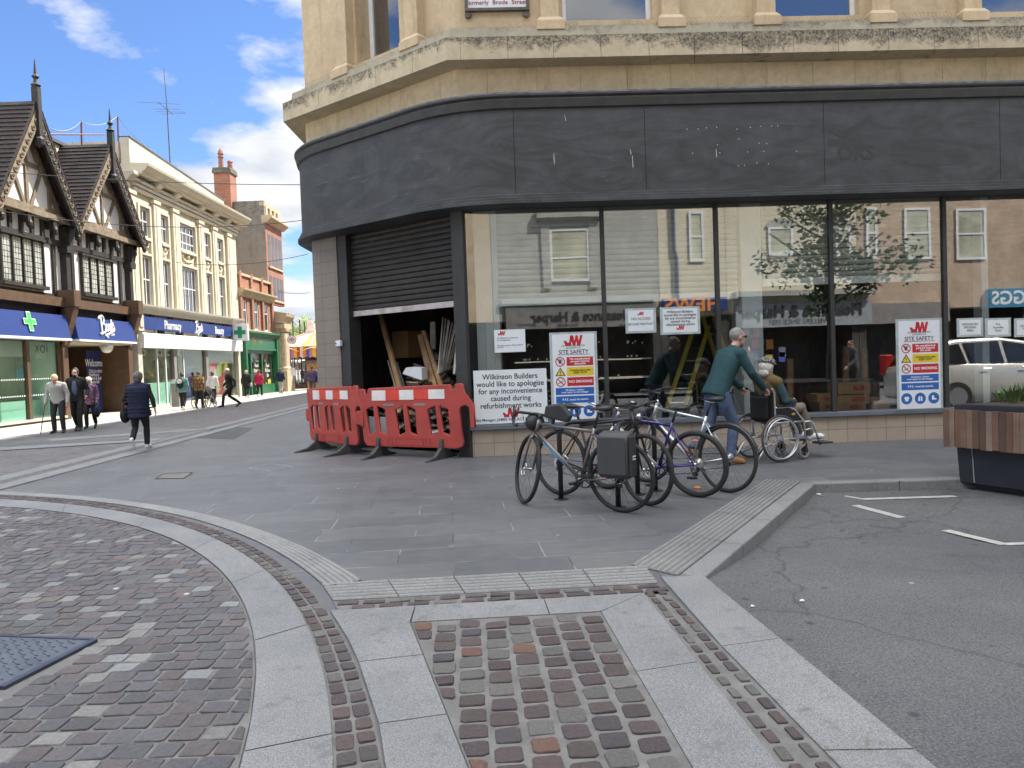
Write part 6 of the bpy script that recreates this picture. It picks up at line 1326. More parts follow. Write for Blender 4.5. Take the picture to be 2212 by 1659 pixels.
O5 = ohouse('buff_brick_house_across', 1935, 2330, 10.5, M_BUFF, 'buff brick house across the road with pale blinds, mirrored in the end panes'); osash(O5, 2042, 2102, 436, 550, (.5,), gm=M_OG); osash(O5, 2160, 2230, 436, 550, (.5,), gm=M_OG); osash(O5, 1975-20, 2000-20, 436, 550, (.5,), gm=M_OG)
mb = MB(); mb.box(FO, ox(1960), ox(2140), -.1, .15, oz(2100, 690), oz(2100, 645)); mb.build('grey_fascia', MATS['grey column'], O5); mb = MB(); mb.box(FO, ox(2228), ox(2400), -.1, .2, oz(2180, 660), oz(2180, 618)); f = mb.build('shop_fascia', mat('teal fascia', (.05, .25, .42), .5), O5); text_mesh('GREGGS', .75, FO.mat(ox(2312), .205, oz(2180, 640)), M_LETT, parent=f, mirror=True, off=.02)
ohouse('grey_house_across', 600, 980, 12, M_GST, 'grey stone house across the road, left of the buff stone house'); ohouse('cream_terrace_across', 2330, 3300, 11, M_CREAM, 'cream terrace across the road beyond the buff brick house')
# clutter on house fronts and the pavement opposite
sheet('opposite_footway', [(-40, -6.2), (40, -6.2), (40, -4.6), (-40, -4.6)], .008, M_SLAB)
# ================================================================ PROPS
def curve_solid(outer, holes, ext, bev, name, m, parent, xf=None):
    cu = bpy.data.curves.new('c', 'CURVE'); cu.dimensions = '2D'; cu.fill_mode = 'BOTH'; cu.extrude = ext; cu.bevel_depth = bev; cu.bevel_resolution = 2
    for pl in [outer]+holes:
        s = cu.splines.new('POLY'); s.points.add(len(pl)-1); s.use_cyclic_u = True
        for p, (x, y) in zip(s.points, pl): p.co = (x, y, 0, 1)
    ob = bpy.data.objects.new('c', cu); col.objects.link(ob); bpy.context.view_layer.update()
    me = bpy.data.meshes.new_from_object(ob.evaluated_get(bpy.context.evaluated_depsgraph_get())); bpy.data.objects.remove(ob); bpy.data.curves.remove(cu)
    if xf is not None: me.transform(xf)
    me.materials.clear(); me.materials.append(m); me.name = name; return link(me, name, parent)
UPXZ = Matrix(((1, 0, 0, 0), (0, 0, -1, 0), (0, 1, 0, 0), (0, 0, 0, 1)))   # drawing plane -> local x,z ; +normal to -y
M_BAR = mat('red barrier plastic', (.40, .052, .040), .5, var=.16, scale=3, dirt=.12, bmp=.08); M_FOOT = mat('grey black rubber', (.055, .053, .053), .75, var=.3, scale=6)
M_RW = mat('white reflective board', (.75, .72, .70), .35, var=.1, scale=6, dirt=.2); M_RR = mat('red reflective board', (.65, .05, .03), .35, var=.15, scale=6)
def barrier(pl, pr, label, L_=1.78):
    a, b_ = G(*pl), G(*pr); d = (b_-a).normalized(); c = (a+b_)/2; e = empty('traffic_barrier', c, label, 'barrier', 'red plastic barriers across the shop doorway', local=True); e.rotation_euler = (0, 0, math.atan2(d.y, d.x))
    K = L_/995; X = lambda x: (x-1255)*K; Z = lambda y: .17+(1300-y)/650*.93
    outer = [(790, 1240), (815, 1290), (850, 1300), (1700, 1302), (1745, 1285), (1752, 1240), (1735, 1080), (1728, 900), (1745, 870), (1790, 850), (1828, 880), (1836, 1086), (1862, 1086), (1858, 860), (1775, 725), (1765, 650), (1750, 642), (1708, 645), (1700, 700), (1660, 702), (1650, 650), (860, 676), (848, 690), (848, 735), (815, 738), (805, 685), (762, 682), (756, 700), (775, 925), (735, 925), (712, 940), (716, 1050), (735, 1065), (782, 1068)]
    holes = []
    for x0 in (815, 1115, 1430):
        holes.append([(x0, 895), (x0+72, 858), (x0+84, 865), (x0+104, 1150), (x0+36, 1187), (x0+24, 1175)]); x1 = x0+117
        holes.append([(x1, 865), (x1+10, 855), (x1+88, 893), (x1+100, 1178), (x1+92, 1186), (x1+20, 1150)])
    panel = curve_solid([(X(x), Z(y)) for x, y in outer], [[(X(x), Z(y)) for x, y in h] for h in holes], .012, .013, 'panel', M_BAR, e, UPXZ)
    mb = MB(); 
    for x0, x1 in ((1110, 1385), (1035, 1085), (1405, 1455)): mb.b(X(x0), X(x1), -.031, -.024, Z(1285), Z(1278)); mb.b(X(x0), X(x1), -.031, -.024, Z(1215), Z(1208)); mb.b(X(x0), X(x0)+.01, -.031, -.024, Z(1278), Z(1215)); mb.b(X(x1)-.01, X(x1), -.031, -.024, Z(1278), Z(1215))
    mb.build('moulded_rib', M_BAR, e)
    xs_ = [890, 1030, 1168, 1308, 1452, 1603]
    for i in range(5): 
        mb = MB(); mb.hexa([(X(xs_[i]), -.024, Z(803-5*i*.6)), (X(xs_[i+1]), -.024, Z(803-5*i*.6)), (X(xs_[i+1]), -.030, Z(803-5*i*.6)), (X(xs_[i]), -.030, Z(803-5*i*.6))], [(X(xs_[i]), -.024, Z(692)), (X(xs_[i+1]), -.024, Z(692)), (X(xs_[i+1]), -.030, Z(692)), (X(xs_[i]), -.030, Z(692))]); mb.build('reflective_board', M_RW if i % 2 == 0 else M_RR, e)
    for x in (1000, 1308): mb = MB(); mb.b(X(x), X(x+110), -.029, -.024, Z(862), Z(838)); mb.build('grey_label', MATS['grey column'], e)
    for x in (940, 1560):
        mb = MB(); fx = X(x); w = .032
        pr_ = [(-.46, 0), (-.46, .015), (-.22, .06), (-.07, .16), (-.045, .30), (.045, .30), (.07, .16), (.22, .06), (.40, .015), (.40, 0), (.2, 0), (0, .02), (-.2, 0)]
        mb.hexa([(fx-w, y, z) for y, z in pr_], [(fx+w, y, z) for y, z in pr_]); mb.b(fx-.03, fx+.03, -.034, -.02, .17, .29); mb.build('foot', M_FOOT, e, bevel=.008)
    return e
barrier((690, 972.4), (754.7, 980.7), 'red plastic barrier at the tiled pillar, narrower angled one left of the doorway', 1.62); barrier((825.6, 986), (955, 990), 'red plastic barrier with red and white boards in front of the half shuttered doorway', 1.86)
# ---------------- bicycles
M_TYRE = mat('black tyre rubber', (.022, .022, .023), .8, var=.2, scale=10); M_RIMB = mat('black rim', (.02, .02, .02), .35, .6, var=0); M_RIMS = mat('silver rim', (.55, .56, .58), .3, .9, var=0)
M_STEEL = mat('bright steel', (.55, .55, .55), .25, 1, var=0); M_BLK = mat('satin black', (.018, .018, .02), .4, var=.1); M_SAD = mat('black saddle cover', (.022, .022, .024), .5, var=.15, scale=8)
M_FA = mat('grey bicycle paint', (.19, .18, .175), .3, .5, var=.1); M_LB = mat('light blue decal', (.12, .42, .72), .35, var=0); M_FD = mat('violet blue paint', (.02, .018, .16), .25, .2, var=.05, coat=.5); M_FW = mat('silver white paint', (.62, .60, .56), .25, .3, var=0, coat=.5); M_FRD = mat('red decal', (.6, .04, .05), .3, var=0)
M_AMB = mat('amber reflector', (.9, .25, .02), .2, var=0); M_LIME = mat('lime decal', (.55, .65, .10), .4, var=0)
def bicycle(rear, front, label, P):
    a, b_ = G(*rear), G(*front); d = (b_-a).normalized(); wb = P.get('wb', 1.04); Rw = P.get('R', .34); tw = P.get('tw', .02)
    e = empty('bicycle', a, label, 'bicycle', 'bicycles locked to the hoops', local=True)
    e.rotation_euler = (R(P.get('lean', 0)), 0, math.atan2(d.y, d.x)); fm, fm2 = P['frame'], P.get('frame2', P['frame'])
    V = Vector; BB = V((.43, 0, .275)); ST = V((.245, 0, .275+P.get('seat', .50))); HB = V((wb-.115, 0, Rw+.36)); HT = V((wb-.165, 0, Rw+.36+P.get('head', .15))); RA = V((0, 0, Rw)); FA = V((wb, 0, Rw))
    axis = (HT-HB).normalized(); S = Matrix.Translation(HB) @ Matrix.Rotation(R(P.get('steer', 0)), 4, axis) @ Matrix.Translation(-HB)
    def wheel(c, xf=None, disc=False, cog=False):
        mb = MB(); n = 44; rt = 10; ring = []
        mb.tube([c+V((math.cos(i*6.28318/n)*(Rw-.032), 0, math.sin(i*6.28318/n)*(Rw-.032))) for i in range(n)], .0105, 6, closed=True)
        for i in range(24):
            t = i*6.28318/24; s = 1 if i % 2 else -1; t2 = t+(.55 if i % 4 < 2 else -.55)
            mb.tube([c+V((math.cos(t2)*.022, s*.028, math.sin(t2)*.022)), c+V((math.cos(t)*(Rw-.04), 0, math.sin(t)*(Rw-.04)))], .0011, 3, caps=False)
        w = mb.build('wheel', P.get('rim', M_RIMB), e, smooth=True, xf=xf)
        mb = MB(); rr = [tw*(1+(.05 if i % 2 and tw > .023 else 0)) for i in range(n*2)]; mb.tube([c+V((math.cos(i*3.14159/n)*(Rw-tw), 0, math.sin(i*3.14159/n)*(Rw-tw))) for i in range(n*2)], rr, 10, closed=True); mb.build('tyre', M_TYRE, w, smooth=True, xf=xf)
        mb = MB(); mb.lathe(c, [(.008, -.055), (.018, -.045), (.022, -.03), (.014, -.02), (.014, .02), (.022, .03), (.018, .045), (.008, .055)], 12, 'y'); mb.build('hub', M_STEEL, w, smooth=True, xf=xf)
        if disc: mb = MB(); mb.tube([c+V((math.cos(i*.3927)*.072, .04, math.sin(i*.3927)*.072)) for i in range(16)], .004, 4, closed=True); [mb.tube([c+V((0, .04, 0)), c+V((math.cos(i*1.05)*.07, .04, math.sin(i*1.05)*.07))], .003, 4) for i in range(6)]; mb.build('brake_disc', M_STEEL, w, xf=xf)
        if cog: mb = MB(); mb.lathe(c, [(.05, -.05), (.05, -.046), (.042, -.042), (.042, -.038), (.034, -.034), (.02, -.025)], 18, 'y'); mb.build('cassette', M_STEEL, w, xf=xf)
        if P.get('refl'): 
            for s in (1, -1): mb = MB(); mb.ell(c+V((0, .01, s*(Rw-.10))), .038, .012, .012, 10, 6); mb.build('spoke_reflector', M_AMB, w, xf=xf)
        return w
    wheel(RA, None, P.get('disc'), True); wheel(FA, S, P.get('disc'))
    tr = P.get('tube', .017); mb = MB(); TT_ = ST.lerp(BB, .07)
    mb.tube([TT_, HT.lerp(HB, .25)], tr*.9, 10); mb.tube([BB, ST], tr*.85, 10); fr_ = mb.build('frame', fm2, e, smooth=True)
    mb = MB(); mb.tube([BB, HB.lerp(HT, .15)], tr*1.15, 10); mb.build('down_tube', P.get('down', fm), fr_, smooth=True)
    mb = MB(); mb.tube([HB, HT], tr*1.25, 10); mb.lathe(BB, [(.024, -.036), (.024, .036)], 12, 'y')
    for s in (-1, 1): mb.tube([ST.lerp(BB, .1)+V((0, s*.012, 0)), RA+V((0, s*.062, 0))], .0078, 8); mb.tube([BB+V((-.02, s*.025, 0)), V((.22, s*.042, .30)), RA+V((0, s*.062, 0))], .010, 8)
    mb.build('rear_triangle', fm, fr_, smooth=True)
    if P.get('decal'):
        mb = MB(); q0, q1 = BB.lerp(HB, .32), BB.lerp(HB, .82); mb.tube([q0+V((0, .0, 0)), q1], tr*1.2, 10); mb.build('decal', P['decal'], fr_, smooth=True)
    mb = MB()
    for s in (-1, 1): mb.tube([HB+V((0, s*.02, -.01)), HB+V((.012, s*.05, -.06)), FA+V((0, s*.055, 0))], [.014, .014, .009], 8)
    mb.tube([HB, HT+axis*.05], .015, 8); mb.build('fork', P.get('fork', fm), e, smooth=True, xf=S)
    # stem and bars
    sp = HT+axis*P.get('rise', .06); sf = sp+V((.085, 0, .02)); mb = MB(); mb.tube([HT, sp, sf], .015, 8); mb.tube([sp-axis*.02, sp+axis*.015], .019, 8); stm = mb.build('stem', P.get('stem', M_BLK), e, smooth=True, xf=S)
    if P.get('bars') == 'drop':
        pts = []
        half = [(0, 0, 0), (.0, .10, .0), (.005, .18, .0), (.05, .205, -.004), (.085, .21, -.03), (.095, .212, -.075), (.07, .214, -.115), (.02, .215, -.128), (-.04, .215, -.13)]
        pts = [sf+V((x, -y, z)) for x, y, z in half[::-1]]+[sf+V(p) for p in half[1:]]; mb = MB(); mb.tube(pts, .0155, 8); hb = mb.build('handlebar', M_BLK, stm, smooth=True, xf=S)
        for s in (-1, 1): mb = MB(); mb.tube([sf+V((.05, s*.205, 0)), sf+V((.12, s*.207, .02)), sf+V((.14, s*.207, .055))], [.016, .018, .012], 8); mb.tube([sf+V((.13, s*.207, .01)), sf+V((.14, s*.212, -.05)), sf+V((.12, s*.214, -.10))], .006, 6); mb.build('brake_lever', M_BLK, stm, smooth=True, xf=S)
    else:
        bwid = .31; mb = MB(); pts = [sf+V((-.05, -bwid, .03)), sf+V((-.015, -.15, .02)), sf, sf+V((-.015, .15, .02)), sf+V((-.05, bwid, .03))]; mb.tube(pts, .012, 8); mb.build('handlebar', P.get('barm', M_BLK), stm, smooth=True, xf=S)
        for s in (-1, 1):
            mb = MB(); mb.tube([sf+V((-.03, s*(bwid-.13), .026)), sf+V((-.052, s*(bwid+.01), .03))], .0165, 8); mb.build('grip', M_TYRE, stm, smooth=True, xf=S)
            mb = MB(); mb.tube([sf+V((.0, s*(bwid-.15), .02)), sf+V((.045, s*(bwid-.12), .01)), sf+V((.035, s*(bwid-.03), 0))], .006, 6); mb.b(sf.x-.02, sf.x+.02, sf.y+s*(bwid-.17)-.02, sf.y+s*(bwid-.17)+.02, sf.z-.01, sf.z+.03); mb.build('brake_lever', M_BLK, stm, xf=S)
            if P.get('barends'): mb = MB(); mb.tube([sf+V((-.05, s*bwid, .03)), sf+V((.06, s*(bwid+.01), .06))], .011, 8); mb.build('bar_end', M_STEEL, stm, smooth=True, xf=S)
    mb = MB()
    for s, r_ in ((-1, .10), (1, .13), (.3, .16)): mb.tube([S @ (sf+V((.03, s*.15, 0))), S @ (sf+V((.07+r_*.3, s*.08, -.08-r_*.3))), HB+V((.03, s*.02, .05)), BB.lerp(HB, .6)+V((0, s*.02, 0))], .0025, 4)
    mb.build('brake_cables', M_BLK, e)
    sd_ = (ST-BB).normalized(); top = ST+sd_*P.get('post', .13); mb = MB(); mb.tube([ST, top], .0135, 8); spx = mb.build('seatpost', P.get('postm', M_BLK), e, smooth=True)
    mb = MB(); xs_ = [-.145, -.12, -.06, .0, .05, .10, .125]; wd = [.03, .072, .074, .045, .024, .018, .008]; mb.tube([V((x, 0, 0)) for x in xs_], wd, 12); mb.build('saddle', M_SAD, spx, smooth=True, xf=Matrix.Translation(top+V((0, 0, .035))) @ Matrix.Rotation(R(2), 4, 'Y') @ Matrix.Diagonal((1, 1, .42, 1)))
    mb = MB()
    for s in (-1, 1): mb.tube([top+V((-.09, s*.025, .03)), top+V((-.03, s*.022, .0)), top+V((.06, s*.015, .02))], .0035, 5)
    mb.build('saddle_rails', M_STEEL, spx)
    cs = P.get('crank', 40); mb = MB(); mb.tube([BB+V((math.cos(i*.2856)*.088, -.052, math.sin(i*.2856)*.088)) for i in range(22)], .006, 4, closed=True); ck = None
    for i in range(5): mb.tube([BB+V((0, -.05, 0)), BB+V((math.cos(i*1.2566)*.085, -.05, math.sin(i*1.2566)*.085))], .007, 5)
    ck = mb.build('crankset', P.get('crankm', M_BLK), e)
    for s in (-1, 1):
        a_ = R(cs+(180 if s > 0 else 0)); pe = BB+V((math.cos(a_)*.17, s*.075, math.sin(a_)*.17)); mb = MB(); mb.tube([BB+V((0, s*.04, 0)), BB+V((0, s*.062, 0)), pe], .0095, 6); mb.build('crank_arm', P.get('crankm', M_BLK), ck); mb = MB(); mb.b(pe.x-.045, pe.x+.045, pe.y+s*.012 if s > 0 else pe.y-.075, pe.y+.075 if s > 0 else pe.y-.012, pe.z-.012, pe.z+.012); mb.build('pedal', M_BLK, ck, bevel=.004)
    mb = MB(); mb.tube([BB+V((0, -.05, .088)), RA+V((0, -.045, .045))], .004, 4); mb.tube([BB+V((0, -.05, -.088)), RA+V((.03, -.045, -.10)), RA+V((.0, -.045, -.06)), RA+V((0, -.045, -.045))], .004, 4); mb.build('chain', M_DARK, e)
    mb = MB(); mb.tube([RA+V((0, -.06, 0)), RA+V((.02, -.062, -.05)), RA+V((.03, -.05, -.11))], [.010, .014, .010], 6); mb.lathe(RA+V((.035, -.045, -.11)), [(.025, -.004), (.025, .004)], 12, 'y'); mb.lathe(RA+V((.005, -.045, -.065)), [(.022, -.004), (.022, .004)], 12, 'y'); mb.build('rear_derailleur', M_BLK, e)
    if P.get('guard'):
        for c, xf, a0, a1 in ((RA, None, 10, 165), (FA, S, 30, 130)):
            mb = MB(); r_ = Rw+.018; n = 22
            rows = []
            for i in range(n+1):
                t = R(a0+(a1-a0)*i/n); rows.append([mb.bm.verts.new(c+V((math.cos(t)*(r_-dr), y, math.sin(t)*(r_-dr)))) for y, dr in ((-.026, .012), (-.012, 0), (.012, 0), (.026, .012))])
            for A_, B_ in zip(rows, rows[1:]):
                for k in range(3): mb.fv([A_[k], A_[k+1], B_[k+1], B_[k]])
            mb.tube([c+V((math.cos(R(a1-8))*r_, .025, math.sin(R(a1-8))*r_)), c+V((0, .06, 0))], .0025, 4); mb.tube([c+V((math.cos(R(a1-8))*r_, -.025, math.sin(R(a1-8))*r_)), c+V((0, -.06, 0))], .0025, 4)
            mb.build('mudguard', M_BLK, e, xf=xf)
    if P.get('light'): mb = MB(); mb.lathe(HT+V((.06, 0, -.02)), [(.02, -.02), (.032, .02), (.034, .045)], 12, 'x'); mb.build('front_light', M_STEEL, e, smooth=True, xf=S)
    if P.get('panniers'):
        mb = MB()
        for s in (-1, 1): mb.tube([RA+V((-.02, s*.07, .0)), V((-.05, s*.07, Rw+.37)), V((.26, s*.07, Rw+.38))], .006, 6)
        mb.build('rack', M_BLK, e)
    if P.get('framebag'):
        c = (HT+ST)/2; mb = MB(); q = [HT+V((-.07, 0, .035)), HT+V((-.10, 0, .15)), HT+V((-.28, 0, .17)), HT+V((-.38, 0, .05)), ST.lerp(HT, .45)+V((0, 0, .02))]; mb.hexa([p+V((0, -.035, 0)) for p in q], [p+V((0, .035, 0)) for p in q]); mb.build('frame_bag', P['bagm'], e, bevel=.02); mb = MB(); mb.ell(S @ (sf+V((.055, 0, -.075))), .075, .13, .095, 14, 8); mb.build('handlebar_bag', P['bagm'], e, smooth=True)
    return e
M_BAG = mat('black coated bag cloth', (.028, .029, .031), .55, var=.25, scale=6, bmp=.5, bscale=9)
bA = bicycle((1345, 1107), (1128, 1084), 'grey gravel bicycle with light blue decal, drop bars and frame bag, nearest the camera', dict(frame=M_FA, decal=M_LB, fork=M_FA, bars='drop', disc=True, steer=-38, lean=-3, R=.345, tw=.021, framebag=True, bagm=M_BAG, wb=1.03, crank=-25, seat=.50, post=.16, head=.13, rise=.04, panniers=True))
bB = bicycle((1210, 1069), (1440, 1098), 'black flat-bar hybrid bicycle facing right, behind the grey one', dict(frame=M_BLK, disc=True, steer=-12, lean=-4, R=.345, tw=.023, wb=1.06, crank=30, seat=.50, head=.16, post=.13, decal=M_LIME, fork=M_BLK, light=True))
bD = bicycle((1508, 1074), (1262, 1050), 'violet blue and white mountain bicycle with knobbly tyres and amber reflectors', dict(frame=M_FD, frame2=M_FD, down=M_FW, rim=M_RIMS, steer=-10, lean=-2, R=.335, tw=.027, wb=1.05, refl=True, seat=.47, post=.12, head=.12, fork=M_FW, barends=True, crank=100, barm=M_BLK, stem=M_STEEL, decal=M_FRD))
bE = bicycle((1571, 1064), (1345, 1035), 'silver touring bicycle with black mudguards beside the man in jeans', dict(frame=M_RIMS, rim=M_BLK, steer=8, lean=2, R=.35, tw=.02, wb=1.06, guard=True, seat=.50, post=.15, head=.18, rise=.12, crank=60, light=True))
# grey roll-top pannier on the front bike's rack side
a, b_ = G(1345, 1107), G(1128, 1084); d = (b_-a).normalized(); nrm = Vector((d.y, -d.x, 0)); nrm = nrm if nrm.y < 0 else -nrm
e = empty('pannier_bag', a+nrm*.11, 'large charcoal roll-top pannier bag hanging on the rear of the grey bicycle', 'bag', None, local=True); e.rotation_euler = (0, 0, math.atan2(d.y, d.x)); e.location.z = .09; e.location += d*-.05
M_PAN = mat('charcoal pannier cloth', (.050, .050, .052), .6, var=.1, scale=3, bmp=.15, bscale=7)
sgn = 1 if (Matrix.Rotation(math.atan2(d.y, d.x), 3, 'Z') @ Vector((0, 1, 0))).dot(nrm) > 0 else -1
mb = MB(); X0_, X1_ = -.15, .15
pr_ = [(0, .30), (.03, .265), (.11, .255), (.15, .29), (.155, .58), (.12, .65), (.05, .68), (0, .67)]
mb.hexa([(X0_, sgn*y, z) for y, z in pr_], [(X1_, sgn*y, z) for y, z in pr_]); bg_ = mb.build('bag_body', M_PAN, e, bevel=.022, smooth=True)
mb = MB(); mb.b(X0_+.01, X1_-.01, sgn*.157 if sgn > 0 else sgn*.165, sgn*.165 if sgn > 0 else sgn*.157, .30, .63); mb.build('front_flap', M_PAN, e, bevel=.003)
mb = MB(); mb.b(X0_-.03, X0_+.0, min(sgn*.02, sgn*.13), max(sgn*.02, sgn*.13), .28, .64); mb.build('side_gusset', M_BAG, e, bevel=.02)
for z in (.43, .455): mb = MB(); mb.b(X0_-.034, X0_-.030, min(sgn*.05, sgn*.10), max(sgn*.05, sgn*.10), z, z+.012); mb.build('reflective_tab', M_RW, e)
# cycle hoops
def hoop(p0, p1, label, h=.78):
    a, b_ = G(*p0), G(*p1); m = (a+b_)/2; d = (b_-a).normalized(); L_ = min((b_-a).length, 1.05); a, b_ = m-d*L_/2, m+d*L_/2; e = empty('cycle_hoop', m, label, 'cycle stand', 'cycle hoops under the bicycles')
    Z = Vector((0, 0, 1)); r_ = .14; pts = [a, a+Z*(h-r_)]+[a+d*(r_-r_*math.cos(t))+Z*(h-r_+r_*math.sin(t)) for t in (.4, .8, 1.2, 1.57)]+[b_-d*(r_-r_*math.cos(t))+Z*(h-r_+r_*math.sin(t)) for t in (1.57, 1.2, .8, .4)]+[b_+Z*(h-r_), b_]
    mb = MB(); mb.tube(pts, .026, 10); mb.build('hoop', mat('chipped black steel', (.03, .03, .032), .45, .3, var=.4, scale=14, dirt=.0), e, smooth=True)
    for q in (a, b_): mb = MB(); mb.lathe(q, [(.075, 0), (.075, .008), (.035, .012)], 16); mb.build('base_plate', M_BLK, e)
hoop((1204, 1079), (1424, 1060), 'black steel hoop holding the grey bicycle, foot near its front wheel'); hoop((1336, 1096), (1378, 1068), 'black steel cycle hoop behind the charcoal pannier bag')
# ---------------- wheelchair
wp = G(1687, 998.5); WH = R(22); WM = Matrix.Translation(wp) @ Matrix.Rotation(WH, 4, 'Z')
e = empty('wheelchair', wp, 'self-propelled wheelchair with black seat and silver frame on the pavement', 'wheelchair', None, local=True); e.rotation_euler = (0, 0, WH)
V = Vector; M_WF = mat('silver chair frame', (.62, .63, .65), .3, .8, var=0); M_WT = mat('brown grey tyre', (.075, .055, .048), .75, var=.2); M_WS = mat('black seat nylon', (.012, .012, .013), .75, var=.2, bmp=.3)
for y, s in ((0, -1), (.56, 1)):
    c = V((0, y, .305)); mb = MB(); n = 44; circ = lambda r, yy: [c+V((math.cos(i*6.28318/n)*r, yy, math.sin(i*6.28318/n)*r)) for i in range(n)]
    mb.tube(circ(.268, 0), .011, 6, closed=True)
    for i in range(20): t = i*.31416; mb.tube([c+V((math.cos(t)*.025, (.02 if i % 2 else -.02), math.sin(t)*.025)), c+V((math.cos(t)*.262, 0, math.sin(t)*.262))], .0016, 4, caps=False)
    w = mb.build('wheel', M_WF, e, smooth=True); mb = MB(); mb.tube(circ(.290, 0), .015, 8, closed=True); mb.build('tyre', M_WT, w, smooth=True)
    mb = MB(); mb.tube(circ(.255, s*.045), .010, 8, closed=True)
    for i in range(6): t = i*1.047; mb.tube([c+V((math.cos(t)*.255, s*.045, math.sin(t)*.255)), c+V((math.cos(t)*.262, 0, math.sin(t)*.262))], .004, 5)
    mb.build('hand_rim', M_WF, w, smooth=True); mb = MB(); mb.lathe(c, [(.03, -.035), (.03, .035)], 14, 'y'); mb.build('hub', M_WF, w)
    yi = .06 if y == 0 else .50
    mb = MB(); mb.tube([V((-.16, yi, .94)), V((-.06, yi, .945)), V((-.03, yi, .90)), V((-.02, yi, .50)), V((0, yi, .30))], .0125, 8); mb.tube([V((-.02, yi, .70)), V((.20, yi, .70)), V((.30, yi, .66)), V((.45, yi, .50)), V((.47, yi, .25))], .0125, 8)
    mb.tube([V((-.02, yi, .50)), V((.46, yi, .50))], .0125, 8); mb.tube([V((-.04, yi, .28)), V((.46, yi, .28))], .0125, 8); mb.tube([V((.46, yi, .49)), V((.57, yi, .49)), V((.61, yi, .45)), V((.72, yi, .16))], .0125, 8); mb.tube([V((.47, yi, .38)), V((.60, yi, .40))], .010, 8); mb.build('side_frame', M_WF, e, smooth=True)
    mb = MB(); mb.tube([V((-.19, yi, .935)), V((-.09, yi, .945))], .018, 8); mb.build('push_grip', M_BLK, e, smooth=True)
    mb = MB(); mb.b(.0, .30, yi-.02, yi+.02, .70, .735); mb.build('armrest', M_BLK, e, bevel=.01); mb = MB(); mb.hexa([(.0, yi-.004, .51), (.42, yi-.004, .51), (.30, yi-.004, .65), (.0, yi-.004, .69)], [(.0, yi+.004, .51), (.42, yi+.004, .51), (.30, yi+.004, .65), (.0, yi+.004, .69)]); mb.build('skirt_guard', M_WS, e)
    cc = V((.44, yi, .10)); mb = MB(); mb.tube([cc+V((math.cos(i*.3927)*.078, 0, math.sin(i*.3927)*.078)) for i in range(16)], .020, 8, closed=True); cw_ = mb.build('caster', MATS['grey column'], e, smooth=True); mb = MB(); [mb.tube([cc, cc+V((math.cos(i*1.2566)*.07, 0, math.sin(i*1.2566)*.07))], .012, 6) for i in range(5)]; mb.build('caster_hub', M_BLK, cw_)
    mb = MB(); mb.tube([cc+V((0, .03, 0)), cc+V((.02, .03, .10)), cc+V((.03, 0, .17))], .012, 6); mb.tube([cc+V((0, -.03, 0)), cc+V((.02, -.03, .10)), cc+V((.03, 0, .17))], .012, 6); mb.build('caster_fork', M_BLK, e)
    mb = MB(); mb.b(.66, .86, yi-.09, yi+.09, .14, .165); mb.build('footplate', M_BLK, e, xf=Matrix.Translation((0, 0, .045)), bevel=.008)
    mb = MB(); mb.tube([V((-.02, yi, .28)), V((-.18, yi, .22)), V((-.27, yi, .10)), V((-.30, yi, .06))], .011, 6); mb.build('tipping_lever', M_WF, e, smooth=True)
mb = MB(); mb.b(-.0, .44, .07, .49, .495, .535); mb.build('seat', M_WS, e, bevel=.015); mb = MB(); mb.b(-.055, -.02, .06, .50, .52, .90); mb.build('backrest', M_WS, e, bevel=.012); mb = MB(); mb.b(-.11, -.06, .12, .44, .55, .84); mb.build('back_pocket', M_WS, e, bevel=.015)
mb = MB(); mb.tube([V((.1, .06, .30)), V((.1, .5, .50))], .011, 6); mb.tube([V((.1, .06, .50)), V((.1, .5, .30))], .011, 6); mb.build('cross_brace', M_WF, e)
mb = MB(); mb.ell((.27, .05, .60), .035, .004, .018, 12, 6); mb.build('maker_badge', M_GOLD, e)
# ---------------- planter and its tree
Pa, Pb, Pc = G(2067.7, 1055.5, -.10), G(2102.4, 1059.7, -.10), G(2211.8, 1076, -.10)
dm_ = (Pc-Pb).normalized(); Lm = 2.2; Pd = Pb+dm_*Lm; nrm = Vector((-dm_.y, dm_.x, 0)); nrm = nrm if nrm.x > 0 else -nrm
poly = [Pa, Pb, Pd, Pd+nrm*1.5+dm_*.1, Pd+nrm*2.6-dm_*.8, Pa+Vector((2.3, .35, 0))]
cen = sum(poly, Vector())/len(poly); e = empty('planter', (cen.x, cen.y, -.1), 'big black and timber slatted street planter with spiky plants at the kerb', 'planter')
def ring(k, z): return [cen+(p-cen)*k+Vector((0, 0, z-p.z if False else 0)) for p in poly]
M_PBL = mat('black planter steel', (.018, .021, .030), .5, var=.3, scale=2, dirt=.1); M_SLAT = mat('planter timber', (.17, .095, .06), .7, var=.3, scale=3, attr='col', bmp=.3, bscale=18)
def P2(p, z): return (p.x, p.y, z)
mb = MB(); mb.hexa([P2(cen+(p-cen)*.985, -.03) for p in poly], [P2(cen+(p-cen)*1.0, .37) for p in poly]); mb.build('base', M_PBL, e, bevel=.006)
mb = MB(); mb.hexa([P2(cen+(p-cen)*.90, -.1) for p in poly], [P2(cen+(p-cen)*.90, -.03) for p in poly]); mb.build('plinth', M_BLK, e)
zt0, zt1, zt2 = .35, .745, .80
mb = MB(); mb.hexa([P2(cen+(p-cen)*1.01, .37) for p in poly], [P2(cen+(p-cen)*1.01, zt2) for p in poly]); mb.build('rim', M_PBL, e, bevel=.006)
mb = MB()
